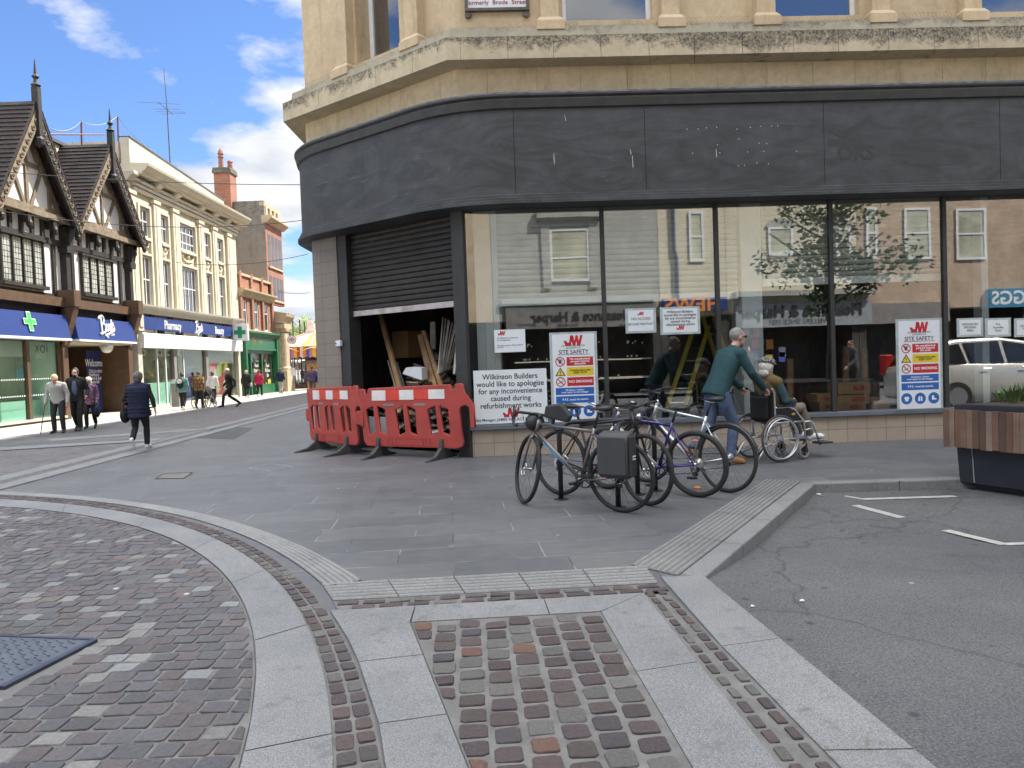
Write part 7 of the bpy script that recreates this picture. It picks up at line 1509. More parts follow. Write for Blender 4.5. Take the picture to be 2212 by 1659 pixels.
for k in range(6):
    a, b_ = cen+(poly[k]-cen)*1.07, cen+(poly[(k+1) % 6]-cen)*1.07
    if k == 5: pass
    L_ = (b_-a).length; n = max(1, round(L_/.068)); d = (b_-a).normalized(); nn = Vector((d.y, -d.x, 0)); nn = nn if nn.dot(a-cen) > 0 else -nn
    for i in range(n):
        s0, s1 = a+d*(L_*i/n+.002), a+d*(L_*(i+1)/n-.002); q = random.uniform(-.005, .005); rc_ = random.choice([(.16, .082, .052), (.12, .068, .048), (.20, .125, .088), (.10, .062, .046), (.17, .098, .068), (.23, .165, .125)]); mb.cur = rc_
        mb.hexa([P2(s0-nn*.02, zt0+q), P2(s1-nn*.02, zt0+q), P2(s1+nn*(.014+q*.4), zt0+q), P2(s0+nn*(.014+q*.4), zt0+q)], [P2(s0-nn*.02, zt1+q*.5), P2(s1-nn*.02, zt1+q*.5), P2(s1+nn*(.014+q*.4), zt1+q*.5), P2(s0+nn*(.014+q*.4), zt1+q*.5)])
mb.cur = None; mb.build('timber_slats', M_SLAT, e)
mb = MB(); mb.hexa([P2(cen+(p-cen)*.97, zt2-.1) for p in poly], [P2(cen+(p-cen)*.97, zt2+.004) for p in poly]); mb.build('soil', mat('planter soil', (.05, .035, .025), .95, var=.4, scale=12, bmp=.8), e)
jx = Pb+Vector((0, 0, 0)); mb = MB(); mb.tube([P2(cen+(Pb-cen)*.992+Vector((0, -.0, 0)), -.02), P2(cen+(Pb-cen)*1.004, .37)], .006, 5); mb.build('pale_seam', MATS['pale rim'], e)
M_SPK = mat('spiky grey green leaf', (.10, .16, .06), .5, var=.3, scale=5)
def tuft(c, n, h, sp, label):
    mb = MB()
    for i in range(n):
        a = random.random()*6.28; l = h*random.uniform(.5, 1.1); o = Vector((math.cos(a), math.sin(a), 0)); s = sp*random.uniform(.1, 1); w = Vector((-o.y, o.x, 0))*.008
        b0 = c+o*.04*random.random(); m_ = b0+o*s*.5*l+Vector((0, 0, l*.6)); t = b0+o*s*l+Vector((0, 0, l*(1-s*.3))); mb.face([b0-w, b0+w, m_+w*1.4, m_-w*1.4]); mb.face([m_-w*1.4, m_+w*1.4, t])
    o = mb.build('spiky_plant', M_SPK, fixn=False); return tag(o, label, 'plant', 'spiky plants in the planter')
q = G(2175, 1030, -.10)
for i, (x, Y, lab) in enumerate(((2186, 7.7, 'tall spiky green plant at the near corner of the planter'), (2205, 7.9, 'second spiky plant in the planter, just right of the corner one'), (2160, 8.2, 'low spiky plant at the far rim of the planter'))):
    p = far(x, 880, Y); tuft(Vector((max(p.x, cen.x-1.0 if False else p.x), Y, zt2)), 60, [.22, .20, .12][i], .8, lab)
leafy_tree('street_tree', (cen.x+.9, cen.y-.25, zt2-.1), 4.6, 1.55, 'young leafy street tree growing from the planter, leaf tips just in frame', n=2600, c=(.055, .13, .03), leaf=.13, seed=12, trunk=.08, cz=.60)
# ---------------- parked silver car (stands right of the frame, seen mirrored in the end pane)
def car(loc, hd):
    e = empty('parked_car', loc, 'silver estate car parked on the road, seen mirrored in the end shop pane', 'car', None, local=True); e.rotation_euler = (0, 0, hd)
    M_SIL = mat('silver car paint', (.66, .65, .61), .25, .35, var=0, coat=.8); M_CG = mat('car glass', (.02, .022, .025), .05, var=0, spec=1)
    secs = [(-2.2, .35, .95, .62), (-2.15, .28, 1.05, .80), (-1.9, .25, 1.10, .86), (-1.0, .24, 1.10, .90), (0, .24, 1.08, .90), (.9, .24, 1.02, .89), (1.6, .26, .95, .86), (2.1, .30, .85, .76), (2.25, .38, .72, .55)]
    mb = MB(); rows = []
    for x, z0, z1_, w in secs: rows.append([mb.bm.verts.new((x, y, z)) for y, z in ((-w*.9, z0), (-w, z0+.2), (-w*1.01, (z0+z1_)/2+.1), (-w*.93, z1_), (w*.93, z1_), (w*1.01, (z0+z1_)/2+.1), (w, z0+.2), (w*.9, z0))])
    for A_, B_ in zip(rows, rows[1:]):
        for k in range(8): mb.fv([A_[k], A_[(k+1) % 8], B_[(k+1) % 8], B_[k]])
    mb.fv(rows[0][::-1]); mb.fv(rows[-1]); body = mb.build('body', M_SIL, e, smooth=True, bevel=.03)
    cab = [(-2.0, 1.05), (-1.75, 1.55), (-1.2, 1.66), (-.2, 1.68), (.4, 1.58), (1.05, 1.05)]
    mb = MB(); mb.hexa([(x, -.84+(z-1.05)*.30, z) for x, z in cab], [(x, .84-(z-1.05)*.30, z) for x, z in cab]); mb.build('cabin', M_SIL, e, smooth=False, bevel=.05)
    for s in (-1, 1):
        for wi in ([(-1.80, 1.10), (-1.62, 1.50), (-1.18, 1.56), (-1.08, 1.10)], [(-1.0, 1.10), (-1.08, 1.57), (-.25, 1.60), (-.20, 1.10)], [(-.10, 1.10), (-.14, 1.60), (.36, 1.50), (.86, 1.10)]):
            mb = MB(); mb.hexa([(x, s*(.845-(z-1.05)*.30), z) for x, z in wi], [(x, s*(.86-(z-1.05)*.30), z) for x, z in wi]); mb.build('side_window', M_CG, e)
        for x in (-1.35, 1.35):
            mb = MB(); mb.lathe((x, s*.80, .345), [(.34, -.12), (.345, 0), (.34, .12)], 28, 'y'); w = mb.build('wheel', M_TYRE, e); mb = MB(); mb.lathe((x, s*.80, .345), [(.22, -.125), (.22, .125)], 24, 'y'); mb.build('rim', M_RIMS, w)
        for x in (-.75, .15): mb = MB(); mb.tube([(x, s*.93, .98), (x+.18, s*.93, .98)], .018, 6); mb.build('door_handle', M_SIL, e)
        mb = MB(); mb.b(-2.21, -2.02, min(s*.55, s*.85), max(s*.55, s*.85), .85, 1.35); mb.build('tail_light', mat('tail lamp red', (.45, .02, .02), .2, var=0), e, bevel=.03); mb = MB(); mb.b(2.05, 2.24, min(s*.45, s*.78), max(s*.45, s*.78), .65, .80); mb.build('headlight', M_WHITE, e, bevel=.03)
    mb = MB(); mb.hexa([(-2.02, -.7, 1.12), (-2.02, .7, 1.12), (-1.80, .62, 1.52), (-1.80, -.62, 1.52)], [(-2.05, -.7, 1.12), (-2.05, .7, 1.12), (-1.83, .62, 1.52), (-1.83, -.62, 1.52)]); mb.build('rear_window', M_CG, e)
    return e
car(Vector((11.9, 5.2, -.10)), R(2))
# ---------------- notices on the glass
M_PAPER = mat('white notice sheet', (.72, .76, .78), .4, var=.05, scale=4); M_TAPE = glass_mat('clear sheet edge', (.72, .80, .82), 3); M_INK = mat('black ink', (.02, .02, .025), .5, var=0); M_SRED = mat('safety red', (.50, .02, .03), .4, var=0); M_SYEL = mat('safety yellow', (.72, .55, .03), .4, var=0); M_SBLU = mat('safety blue', (.02, .12, .42), .4, var=0)
def logo(u, z, w, parent, off):
    mb = MB(); h = w*.27; s = w/2
    for q in ([(-1, .0), (-.72, .0), (-.62, -.35), (-.42, -.35), (-.30, 1), (-.05, 1), (-.24, -1), (-.80, -1)], [(-.28, 1), (.02, 1), (.13, -.1), (.26, 1), (.48, 1), (.58, -.1), (.74, 1), (1.0, 1), (.72, -1), (.42, -1), (.33, -.1), (.20, -1), (-.04, -1)]):
        vs_ = [mb.bm.verts.new(FR.p(u+x*s, off, z+y*h)) for x, y in q]
        for t in tessellate_polygon([[Vector((x, y, 0)) for x, y in q]]): mb.fv([vs_[i] for i in t])
    return mb.build('logo', M_SRED, parent)
def sheet_on(name, x0, x1, yt, yb, label, off=-.028, m=None, edge=True):
    u0, zt = FR.px(x0, yt, off); u1, _ = FR.px(x1, yt, off); zb = FR.px(x0, yb, off)[1]; e = empty(name, FR.p((u0+u1)/2, off, zb), label, 'notice')
    mb = MB(); mb.box(FR, u0, u1, off, off+.003, zb, zt); mb.build('sheet', m or M_PAPER, e)
    if edge: mb = MB(); mb.box(FR, u0-.04, u1+.04, off-.002, off-.0005, zb-.03, zt+.03); mb.build('plastic_sleeve', mat('pale plastic sleeve', (.42, .48, .48), .3, var=.2, scale=6), e)
    return e, u0, u1, zb, zt
GO = .0   # on the outside face of the pane
TW = lambda s, u, z, size, e, m=None, **k: text_mesh(s, size, FR.mat(u, GO-.0055, z), m or M_INK, parent=e, ext=.0005, **k)
def apology(x0, x1, yt, yb, label, sc=1.0, foot=None):
    e, u0, u1, zb, zt = sheet_on('apology_notice', x0, x1, yt, yb, label, GO-.010, edge=sc < 1); h = zt-zb; u = (u0+u1)/2; w = u1-u0; ts = w*.104
    for i, t in enumerate(('Wilkinson Builders', 'would like to apologise', 'for any inconvenience', 'caused during', 'refurbishment works')): TW(t, u, zt-h*(.13+.135*i), ts, e, xs=.95, off=ts*.012)
    logo(u, zb+h*.20, w*.24, e, GO-.0055)
    if foot: TW(foot, u, zb+h*.07, w*.052, e, off=.0006)
    return e
apology(1022, 1180, 801, 917, 'large white apology notice taped low in the first pane beside the red barrier', 1.0, 'Site Manager: JAMES WILLACY 07977 431516')
apology(1431, 1506, 668, 719, 'small white apology notice hung high in the second pane, right of the no access sheet', .5)
e, u0, u1, zb, zt = sheet_on('access_notice', 1356, 1411, 671, 716, 'small no access notice hung high in the second pane', GO-.010)
logo((u0+u1)/2, zt-.05, .10, e, GO-.0055); TW('NO ACCESS', (u0+u1)/2, zt-.13, .055, e); TW('BEYOND THIS POINT', (u0+u1)/2, zt-.21, .05, e, xs=.8)
e, u0, u1, zb, zt = sheet_on('delivery_notice', 1067, 1134, 713, 762, 'white A4 delivery notice with red logo in the first pane', GO-.010, edge=False)
logo(u0+.11, zt-.05, .12, e, GO-.0055); TW('All deliveries to the rear\nby arrangement', u0+.04, zt-.14, .032, e, align='LEFT'); TW('Site Agent James Willacy 07977\n431516', u0+.04, zt-.25, .030, e, align='LEFT')
for x0, x1, t, lab in ((2072, 2118, 'DESIGNATED\nSMOKING\nAREA', 'small designated smoking area notice in the end pane'), (2133, 2178, 'Fire\nAssembly\nPoint', 'small fire assembly point notice in the end pane'), (2196, 2240, 'NO ENTRY\nTO SITE', 'small notice at the right frame edge in the end pane')):
    e, u0, u1, zb, zt = sheet_on('site_notice', x0, x1, 692, 724, lab, GO-.010); TW(t, (u0+u1)/2, (zb+zt)/2, .048, e, xs=.9)
def safety(x0, x1, yt, yb, label):
    e, u0, u1, zb, zt = sheet_on('site_safety_board', x0, x1, yt, yb, label, GO-.010, mat('white safety board', (.74, .76, .80), .35, var=.04)); w = u1-u0; h = zt-zb; O = GO-.0065
    X = lambda f: u0+w*f; Z = lambda f: zt-h*f
    def rect(f0, f1, g0, g1, m, nm='panel'): mb = MB(); mb.box(FR, X(f0), X(f1), O-.001, O+.0005, Z(g1), Z(g0)); return mb.build(nm, m, e)
    def ringd(fx, fz, r, m, nm, inner=.78, slash=False):
        c = FR.p(X(fx), O, Z(fz)); mb = MB(); n = 28
        for i in range(n):
            a0, a1 = 6.28318*i/n, 6.28318*(i+1)/n; P = lambda a, q: FR.p(X(fx)+math.cos(a)*q, O+.0008, Z(fz)+math.sin(a)*q)
            mb.face([P(a0, r*inner), P(a0, r), P(a1, r), P(a1, r*inner)]) if inner else mb.face([P(a0, r), P(a1, r), FR.p(X(fx), O+.0008, Z(fz))])
        if slash: mb.fprism(FR, [(X(fx)-r*.66, Z(fz)+r*.52), (X(fx)-r*.52, Z(fz)+r*.66), (X(fx)+r*.66, Z(fz)-r*.52), (X(fx)+r*.52, Z(fz)-r*.66)], O+.001, O+.0018)
        return mb.build(nm, m, e)
    logo(X(.5), Z(.075), w*.46, e, O+.001); W8 = mat('sign white', (.8, .8, .8), .4, var=0)
    T_ = lambda s, fx, fz, size, m, **k: text_mesh(s, size*w, FR.mat(X(fx), O+.0015, Z(fz)), m, parent=e, ext=.0004, **k)
    T_('JOHN WILKINSON & SON\n(BUILDERS) LTD', .5, .145, .050, M_INK, xs=.95); T_('SITE SAFETY', .5, .205, .135, M_INK, off=.0008, xs=.98); rect(.12, .88, .232, .237, M_INK, 'underline')
    rect(.33, .96, .262, .362, M_SRED); T_('No unauthorised\npersons beyond\nthis point', .645, .312, .070, W8, off=.001, lines=.8)
    rect(.33, .96, .378, .478, M_SYEL); T_('Construction site\nKEEP OUT!', .645, .428, .068, M_INK, off=.001, lines=.9)
    rect(.33, .96, .494, .594, M_SRED); T_('NO SMOKING', .645, .544, .088, W8, off=.0012)
    rect(.05, .96, .612, .692, M_SBLU); T_('All drivers / visitors\nmust report to site manager', .505, .652, .056, W8, off=.0008, lines=.9)
    rect(.05, .96, .708, .788, M_SBLU); T_('P.P.E. must be worn!..', .52, .748, .072, W8, off=.001)
    ringd(.175, .312, w*.115, M_SRED, 'prohibition_ring', .8, True); ringd(.175, .544, w*.115, M_SRED, 'prohibition_ring', .8, True)
    mb = MB(); mb.ell(FR.p(X(.17), O, Z(.315)), .020, .0008, .028, 8, 6); [mb.tube([FR.p(X(.17)+dx, O, Z(.31)), FR.p(X(.17)+dx*1.9, O, Z(.31)+.045-abs(dx)*.6)], .004, 5) for dx in (-.018, -.008, .002, .012, .022)]; mb.build('hand_symbol', M_INK, e)
    mb = MB(); mb.tube([FR.p(X(.11), O, Z(.56)), FR.p(X(.22), O, Z(.54))], .005, 5); mb.tube([FR.p(X(.22), O, Z(.535)), FR.p(X(.23), O, Z(.52)), FR.p(X(.21), O, Z(.51))], .003, 4); mb.build('cigarette_symbol', M_INK, e)
    mb = MB(); mb.fprism(FR, [(X(.05), Z(.475)), (X(.30), Z(.475)), (X(.175), Z(.375))], O, O+.0006); mb.build('warning_triangle', M_INK, e); mb = MB(); mb.fprism(FR, [(X(.085), Z(.467)), (X(.265), Z(.467)), (X(.175), Z(.393))], O+.0006, O+.0014); mb.build('warning_triangle_face', M_SYEL, e); T_('!', .175, .442, .15, M_INK, off=.001)
    for i, fx in enumerate((.17, .50, .83)):
        ringd(fx, .885, w*.135, M_SBLU, 'mandatory_disc', 0); mb = MB()
        if i == 0: mb.ell(FR.p(X(fx), O+.002, Z(.89)), .030, .0006, .036, 12, 6); mb.fprism(FR, [(X(fx)-.042, Z(.883)), (X(fx)+.042, Z(.883)), (X(fx)+.03, Z(.862)), (X(fx)-.03, Z(.862))], O+.002, O+.0028)
        elif i == 1: mb.fprism(FR, [(X(fx)-.035, Z(.915)), (X(fx)-.006, Z(.915)), (X(fx)-.006, Z(.858)), (X(fx)-.03, Z(.868))], O+.001, O+.002); mb.fprism(FR, [(X(fx)+.006, Z(.915)), (X(fx)+.035, Z(.915)), (X(fx)+.03, Z(.868)), (X(fx)+.006, Z(.858))], O+.001, O+.002)
        else: mb.fprism(FR, [(X(fx)-.03, Z(.905)), (X(fx)+.045, Z(.905)), (X(fx)+.04, Z(.892)), (X(fx)+.005, Z(.885)), (X(fx)+.005, Z(.858)), (X(fx)-.03, Z(.858))], O+.001, O+.002)
        mb.build('symbol', W8, e)
safety(1192, 1283, 723, 912, 'white site safety board with red yellow and blue panels behind the bicycles'); safety(1940, 2029, 694, 884, 'white site safety board with red yellow and blue panels between wheelchair and planter')
# ---------------- things inside the shop
M_CARD = mat('brown cardboard', (.36, .235, .13), .8, var=.12, scale=4); M_WOOD = mat('sawn pine', (.33, .19, .09), .7, var=.3, scale=6, bmp=.2); M_BATT = mat('painted batten', (.50, .46, .40), .7, var=.25, scale=5); M_LADY = mat('yellow ladder fibreglass', (.62, .50, .02), .45, var=.1)
def z5(x, y): return (1751+x*.27776, 768+y*.27776)
boxes = [((215, 305), (465, 215), -.55), ((210, 385), (460, 312), -.55), ((200, 432), (430, 386), -.55), ((470, 425), (612, 332), -.6), ((50, 365), (160, 300), -.8), ((70, 432), (160, 368), -.8)]
labs = ['brown carton on top of the stack by the white safety board', 'middle brown carton of the stack by the safety board', 'bottom brown carton of the stack by the safety board', 'single brown carton right of the stacked cartons', 'upper brown carton left of the last mullion', 'lower brown carton left of the last mullion']
for (a, b_, off), lab in zip(boxes, labs):
    u0, zb = FR.px(*z5(*a), off); u1, _ = FR.px(*z5(*b_), off); zt = FR.px(*z5(a[0], b_[1]), off)[1]; e = empty('carton', FR.p((u0+u1)/2, off-.2, zb), lab, 'box', 'cardboard boxes behind the glass')
    mb = MB(); mb.box(FR, u0, u1, off-.4, off, zb, zt); mb.build('box', M_CARD, e, bevel=.006); mb = MB(); mb.box(FR, u0+(u1-u0)*.45, u0+(u1-u0)*.9, off, off+.002, (zb+zt)/2-.03, (zb+zt)/2+.04); mb.build('red_print', mat('faded red print', (.42, .10, .06), .7, var=.5, scale=30), e)
def inside_bar(name, cat, p0, p1, off, r, m, lab, grp=None, off2=None):
    a = FR.p(*[(lambda q: (q[0], off, q[1]))(FR.px(*p0, off))][0]); b_ = FR.p(*[(lambda q: (q[0], off2 or off, q[1]))(FR.px(*p1, off2 or off))][0]); mb = MB(); d = (b_-a).normalized(); s = FR.u*r; n = d.cross(FR.u).normalized()*r*.6
    mb.hexa([a-s-n, a+s-n, a+s+n, a-s+n], [b_-s-n, b_+s-n, b_+s+n, b_-s+n]); o = mb.build(name, m); return tag(o, lab, cat, grp)
def ladder(pL0, pL1, w_, off, lab):
    a = FR.px(*pL0, off); b_ = FR.px(*pL1, off-.5); e = empty('step_ladder', FR.p(a[0], off, a[1]), lab, 'ladder', 'yellow ladders in the shop')
    for s in (0, w_): mb = MB(); A_, B_ = FR.p(a[0]+s, off, a[1]), FR.p(b_[0]+s*.8, off-.5, b_[1]); x = FR.u*.035; n = FR.n*.02; mb.hexa([A_-x-n, A_+x-n, A_+x+n, A_-x+n], [B_-x-n, B_+x-n, B_+x+n, B_-x+n]); mb.build('stile', M_LADY, e)
    for k in range(6): t = .1+.16*k; A_, B_ = FR.p(a[0], off, a[1]).lerp(FR.p(b_[0], off-.5, b_[1]), t), FR.p(a[0]+w_, off, a[1]).lerp(FR.p(b_[0]+w_*.8, off-.5, b_[1]), t); mb = MB(); mb.tube([A_, B_], .018, 6); mb.build('rung', M_STEEL, e)
ladder((1437, 890), (1500, 705), .30, -.9, 'yellow step ladder leaning left in the second pane'); ladder((1590, 905), (1510, 660), .22, -1.2, 'yellow ladder leaning right behind the second mullion')
for p0, p1, off, lab in (((1705, 905), (1706, 775), -1.0, 'left pine post standing in the shop behind the wheelchair user'), ((1872, 905), (1868, 752), -1.6, 'pine post behind the brown cartons'), ((1826, 905), (1826, 748), -1.4, 'pine post just right of the last but one mullion')): inside_bar('timber_post', 'post', p0, p1, off, .05, M_WOOD, lab, 'pine posts in the shop')
mb = MB(); mb.box(FR, FR.px(1400, 880, -1.5)[0], FR.px(1545, 880, -1.5)[0], -2.4, -1.5, .06, .95); mb.build('x', M_DARK); o = bpy.data.objects['x']; o.name = 'shop_counter'; tag(o, 'dark shop counter deep inside behind the yellow ladder', 'counter')
# doorway clutter: long timbers, boards and rubbish
def cpt(x, y, off): q = CH.px(820*.768+x*.2083, 900*.768+y*.2083, off); return CH.p(q[0], off, q[1])
def z5b(x, y): return (629.8+x*.2083, 691.2+y*.2083)
def bar(p0, p1, off0, off1, w, t, m, lab, grp, name='timber_plank'):
    q0 = CH.px(*z5b(*p0), off0); q1 = CH.px(*z5b(*p1), off1); a, b_ = CH.p(q0[0], off0, max(.07, q0[1])), CH.p(q1[0], off1, q1[1]); x = CH.u*w/2; n = CH.n*t/2; mb = MB(); mb.hexa([a-x-n, a+x-n, a+x+n, a-x+n], [b_-x-n, b_+x-n, b_+x+n, b_-x+n]); o = mb.build(name, m, bevel=.003); tag(o, lab, 'plank', grp)
GP = 'planks leaning in the doorway'
bar((1140, 760), (920, -60), -.45, -.9, .10, .05, M_WOOD, 'long pine joist leaning left across the open doorway', GP)
for i, (a, b_) in enumerate((((1560, 700), (1370, 110)), ((1500, 700), (1340, 150)), ((1450, 640), (1330, 160)))): bar(a, b_, -.55-.05*i, -1.0, .085, .045, M_WOOD, ['right-hand of three brown joists leaning together', 'middle of three brown joists leaning together', 'left-hand of three brown joists leaning together'][i], GP)
for i in range(9): bar((1520+i*13, 560-i*6), (1572+i*22+(i%3)*6, -30+i*14), -.6-.04*i, -1.1-.03*(i%3), .024, .02, M_BATT, 'thin pale batten in the bundle against the corner post', GP, 'batten')
bar((1690, 560), (1745, -20), -.45, -.5, .05, .03, M_BATT, 'pale batten standing nearest the corner post', GP); bar((1470, 300), (1465, 20), -1.2, -1.3, .12, .03, M_BATT, 'short pale board upright behind the joists', GP)
bar((1200, 1130), (1000, 420), -.5, -.9, .03, .02, M_BATT, 'thin pale strip leaning behind the long pine joist', GP); bar((1310, 1140), (1090, 430), -.48, -.85, .03, .02, M_STEEL, 'thin metal strip leaning behind the long pine joist', GP)
M_RUB = [mat('torn cardboard', (.34, .24, .16), .85, var=.4, scale=6), mat('dark rubbish', (.09, .088, .09), .8, var=.5), mat('grey scrap board', (.34, .34, .33), .8, var=.4, scale=5), mat('pale scrap', (.48, .47, .45), .7, var=.3, scale=5)]
mb = MB(); rnd = random.Random(3)
for i in range(420):
    u = rnd.uniform(fu1+.1, pu0-.1); fr_ = rnd.random(); dep = rnd.uniform(-.45, -1.6); hmax = 2.1*(1-abs((u-(fu1+.9))/3.2))*(.45+.55*(-dep-.5)/1.2); z = .1+rnd.random()**.55*hmax*.85; mb.mi = rnd.choices((0, 1, 2, 3), (5, 6, 3, 1.2))[0]
    L_, W_, T_ = rnd.uniform(.15, .5), rnd.uniform(.1, .35), rnd.uniform(.004, .03); Mx = Matrix.Translation(CH.p(u, dep, z)) @ Euler((rnd.gauss(0, .35), rnd.gauss(0, .35), rnd.random()*6.28)).to_matrix().to_4x4()
    q = [Mx @ Vector(p) for p in ((-L_/2, -W_/2, 0), (L_/2, -W_/2, rnd.uniform(-.05, .05)), (L_/2, W_/2, 0), (-L_/2, W_/2, rnd.uniform(-.04, .04)))]; nn = (Mx.to_3x3() @ Vector((0, 0, 1)))*T_; mb.hexa(q, [p+nn for p in q])
o = mb.build('rubbish_heap', M_RUB); tag(o, 'heap of flattened cardboard and scrap boards inside the doorway', 'rubbish', kind='stuff')
q0, q1 = CH.px(*z5b(1050, 400), -1.3), CH.px(*z5b(1200, 110), -1.3)
mb = MB(); mb.box(CH, q0[0], q1[0], -1.75, -1.3, q0[1], q1[1]); o = mb.build('carton', mat('dim brown carton', (.28, .16, .07), .8, var=.2), bevel=.008); tag(o, 'tall brown carton standing on the rubbish heap in the doorway', 'box')
q0, q1 = CH.px(*z5b(700, 1300), -.32), CH.px(*z5b(1035, 1010), -.32); mb = MB(); mb.box(CH, q0[0], q1[0], -.36, -.32, max(0, q0[1]), q1[1]); o = mb.build('grey_board', mat('pale grey sheet board', (.36, .38, .41), .6, var=.08), bevel=.003); tag(o, 'pale grey board standing low behind the two red barriers', 'board')
q0, q1 = CH.px(*z5b(1145, 560), -.5), CH.px(*z5b(1350, 570), -.5); z_ = q0[1]; mb = MB(); mb.hexa([CH.p(q0[0], -.5, z_), CH.p(q1[0], -.5, z_-.12), CH.p(q1[0], -.65, z_-.1), CH.p(q0[0]+.1, -.65, z_+.02)], [CH.p(q0[0]+.1, -.5, z_+.11), CH.p(q1[0], -.5, z_+.10), CH.p(q1[0], -.65, z_+.1), CH.p(q0[0]+.2, -.65, z_+.12)]); o = mb.build('bent_white_sheet', M_WHITE, bevel=.01); tag(o, 'bent white sheet metal piece on the heap behind the bigger barrier', 'scrap')
# litter on road and setts
M_LIT = mat('white litter', (.7, .72, .74), .6, var=.1)
def litter(px, py, s, lab, z=0, c=None):
    p = G(px, py, z); mb = MB(); pts = [(p.x+math.cos(t)*s*random.uniform(.4, 1), p.y+math.sin(t)*s*random.uniform(.4, 1)) for t in [i*.9 for i in range(7)]]; mb.hexa([(x, y, road_z(x, y)+.006 if z else .012) for x, y in pts], [(x, y, (road_z(x, y)+.008 if z else .026)+random.random()*.005) for x, y in pts]); o = mb.build('litter_scrap', c or M_LIT); tag(o, lab, 'litter', 'scraps of white litter')
litter(1626, 1312, .014, 'small white scrap of litter on the road beside the granite edge', -.01); litter(1732, 1308, .018, 'crumpled white scrap of litter on the open road', -.03); litter(1768, 1069, .035, 'white litter caught in the kerb corner', -.1); litter(1774, 1072, .03, 'reddish litter next to the kerb corner', -.1, M_CARD)
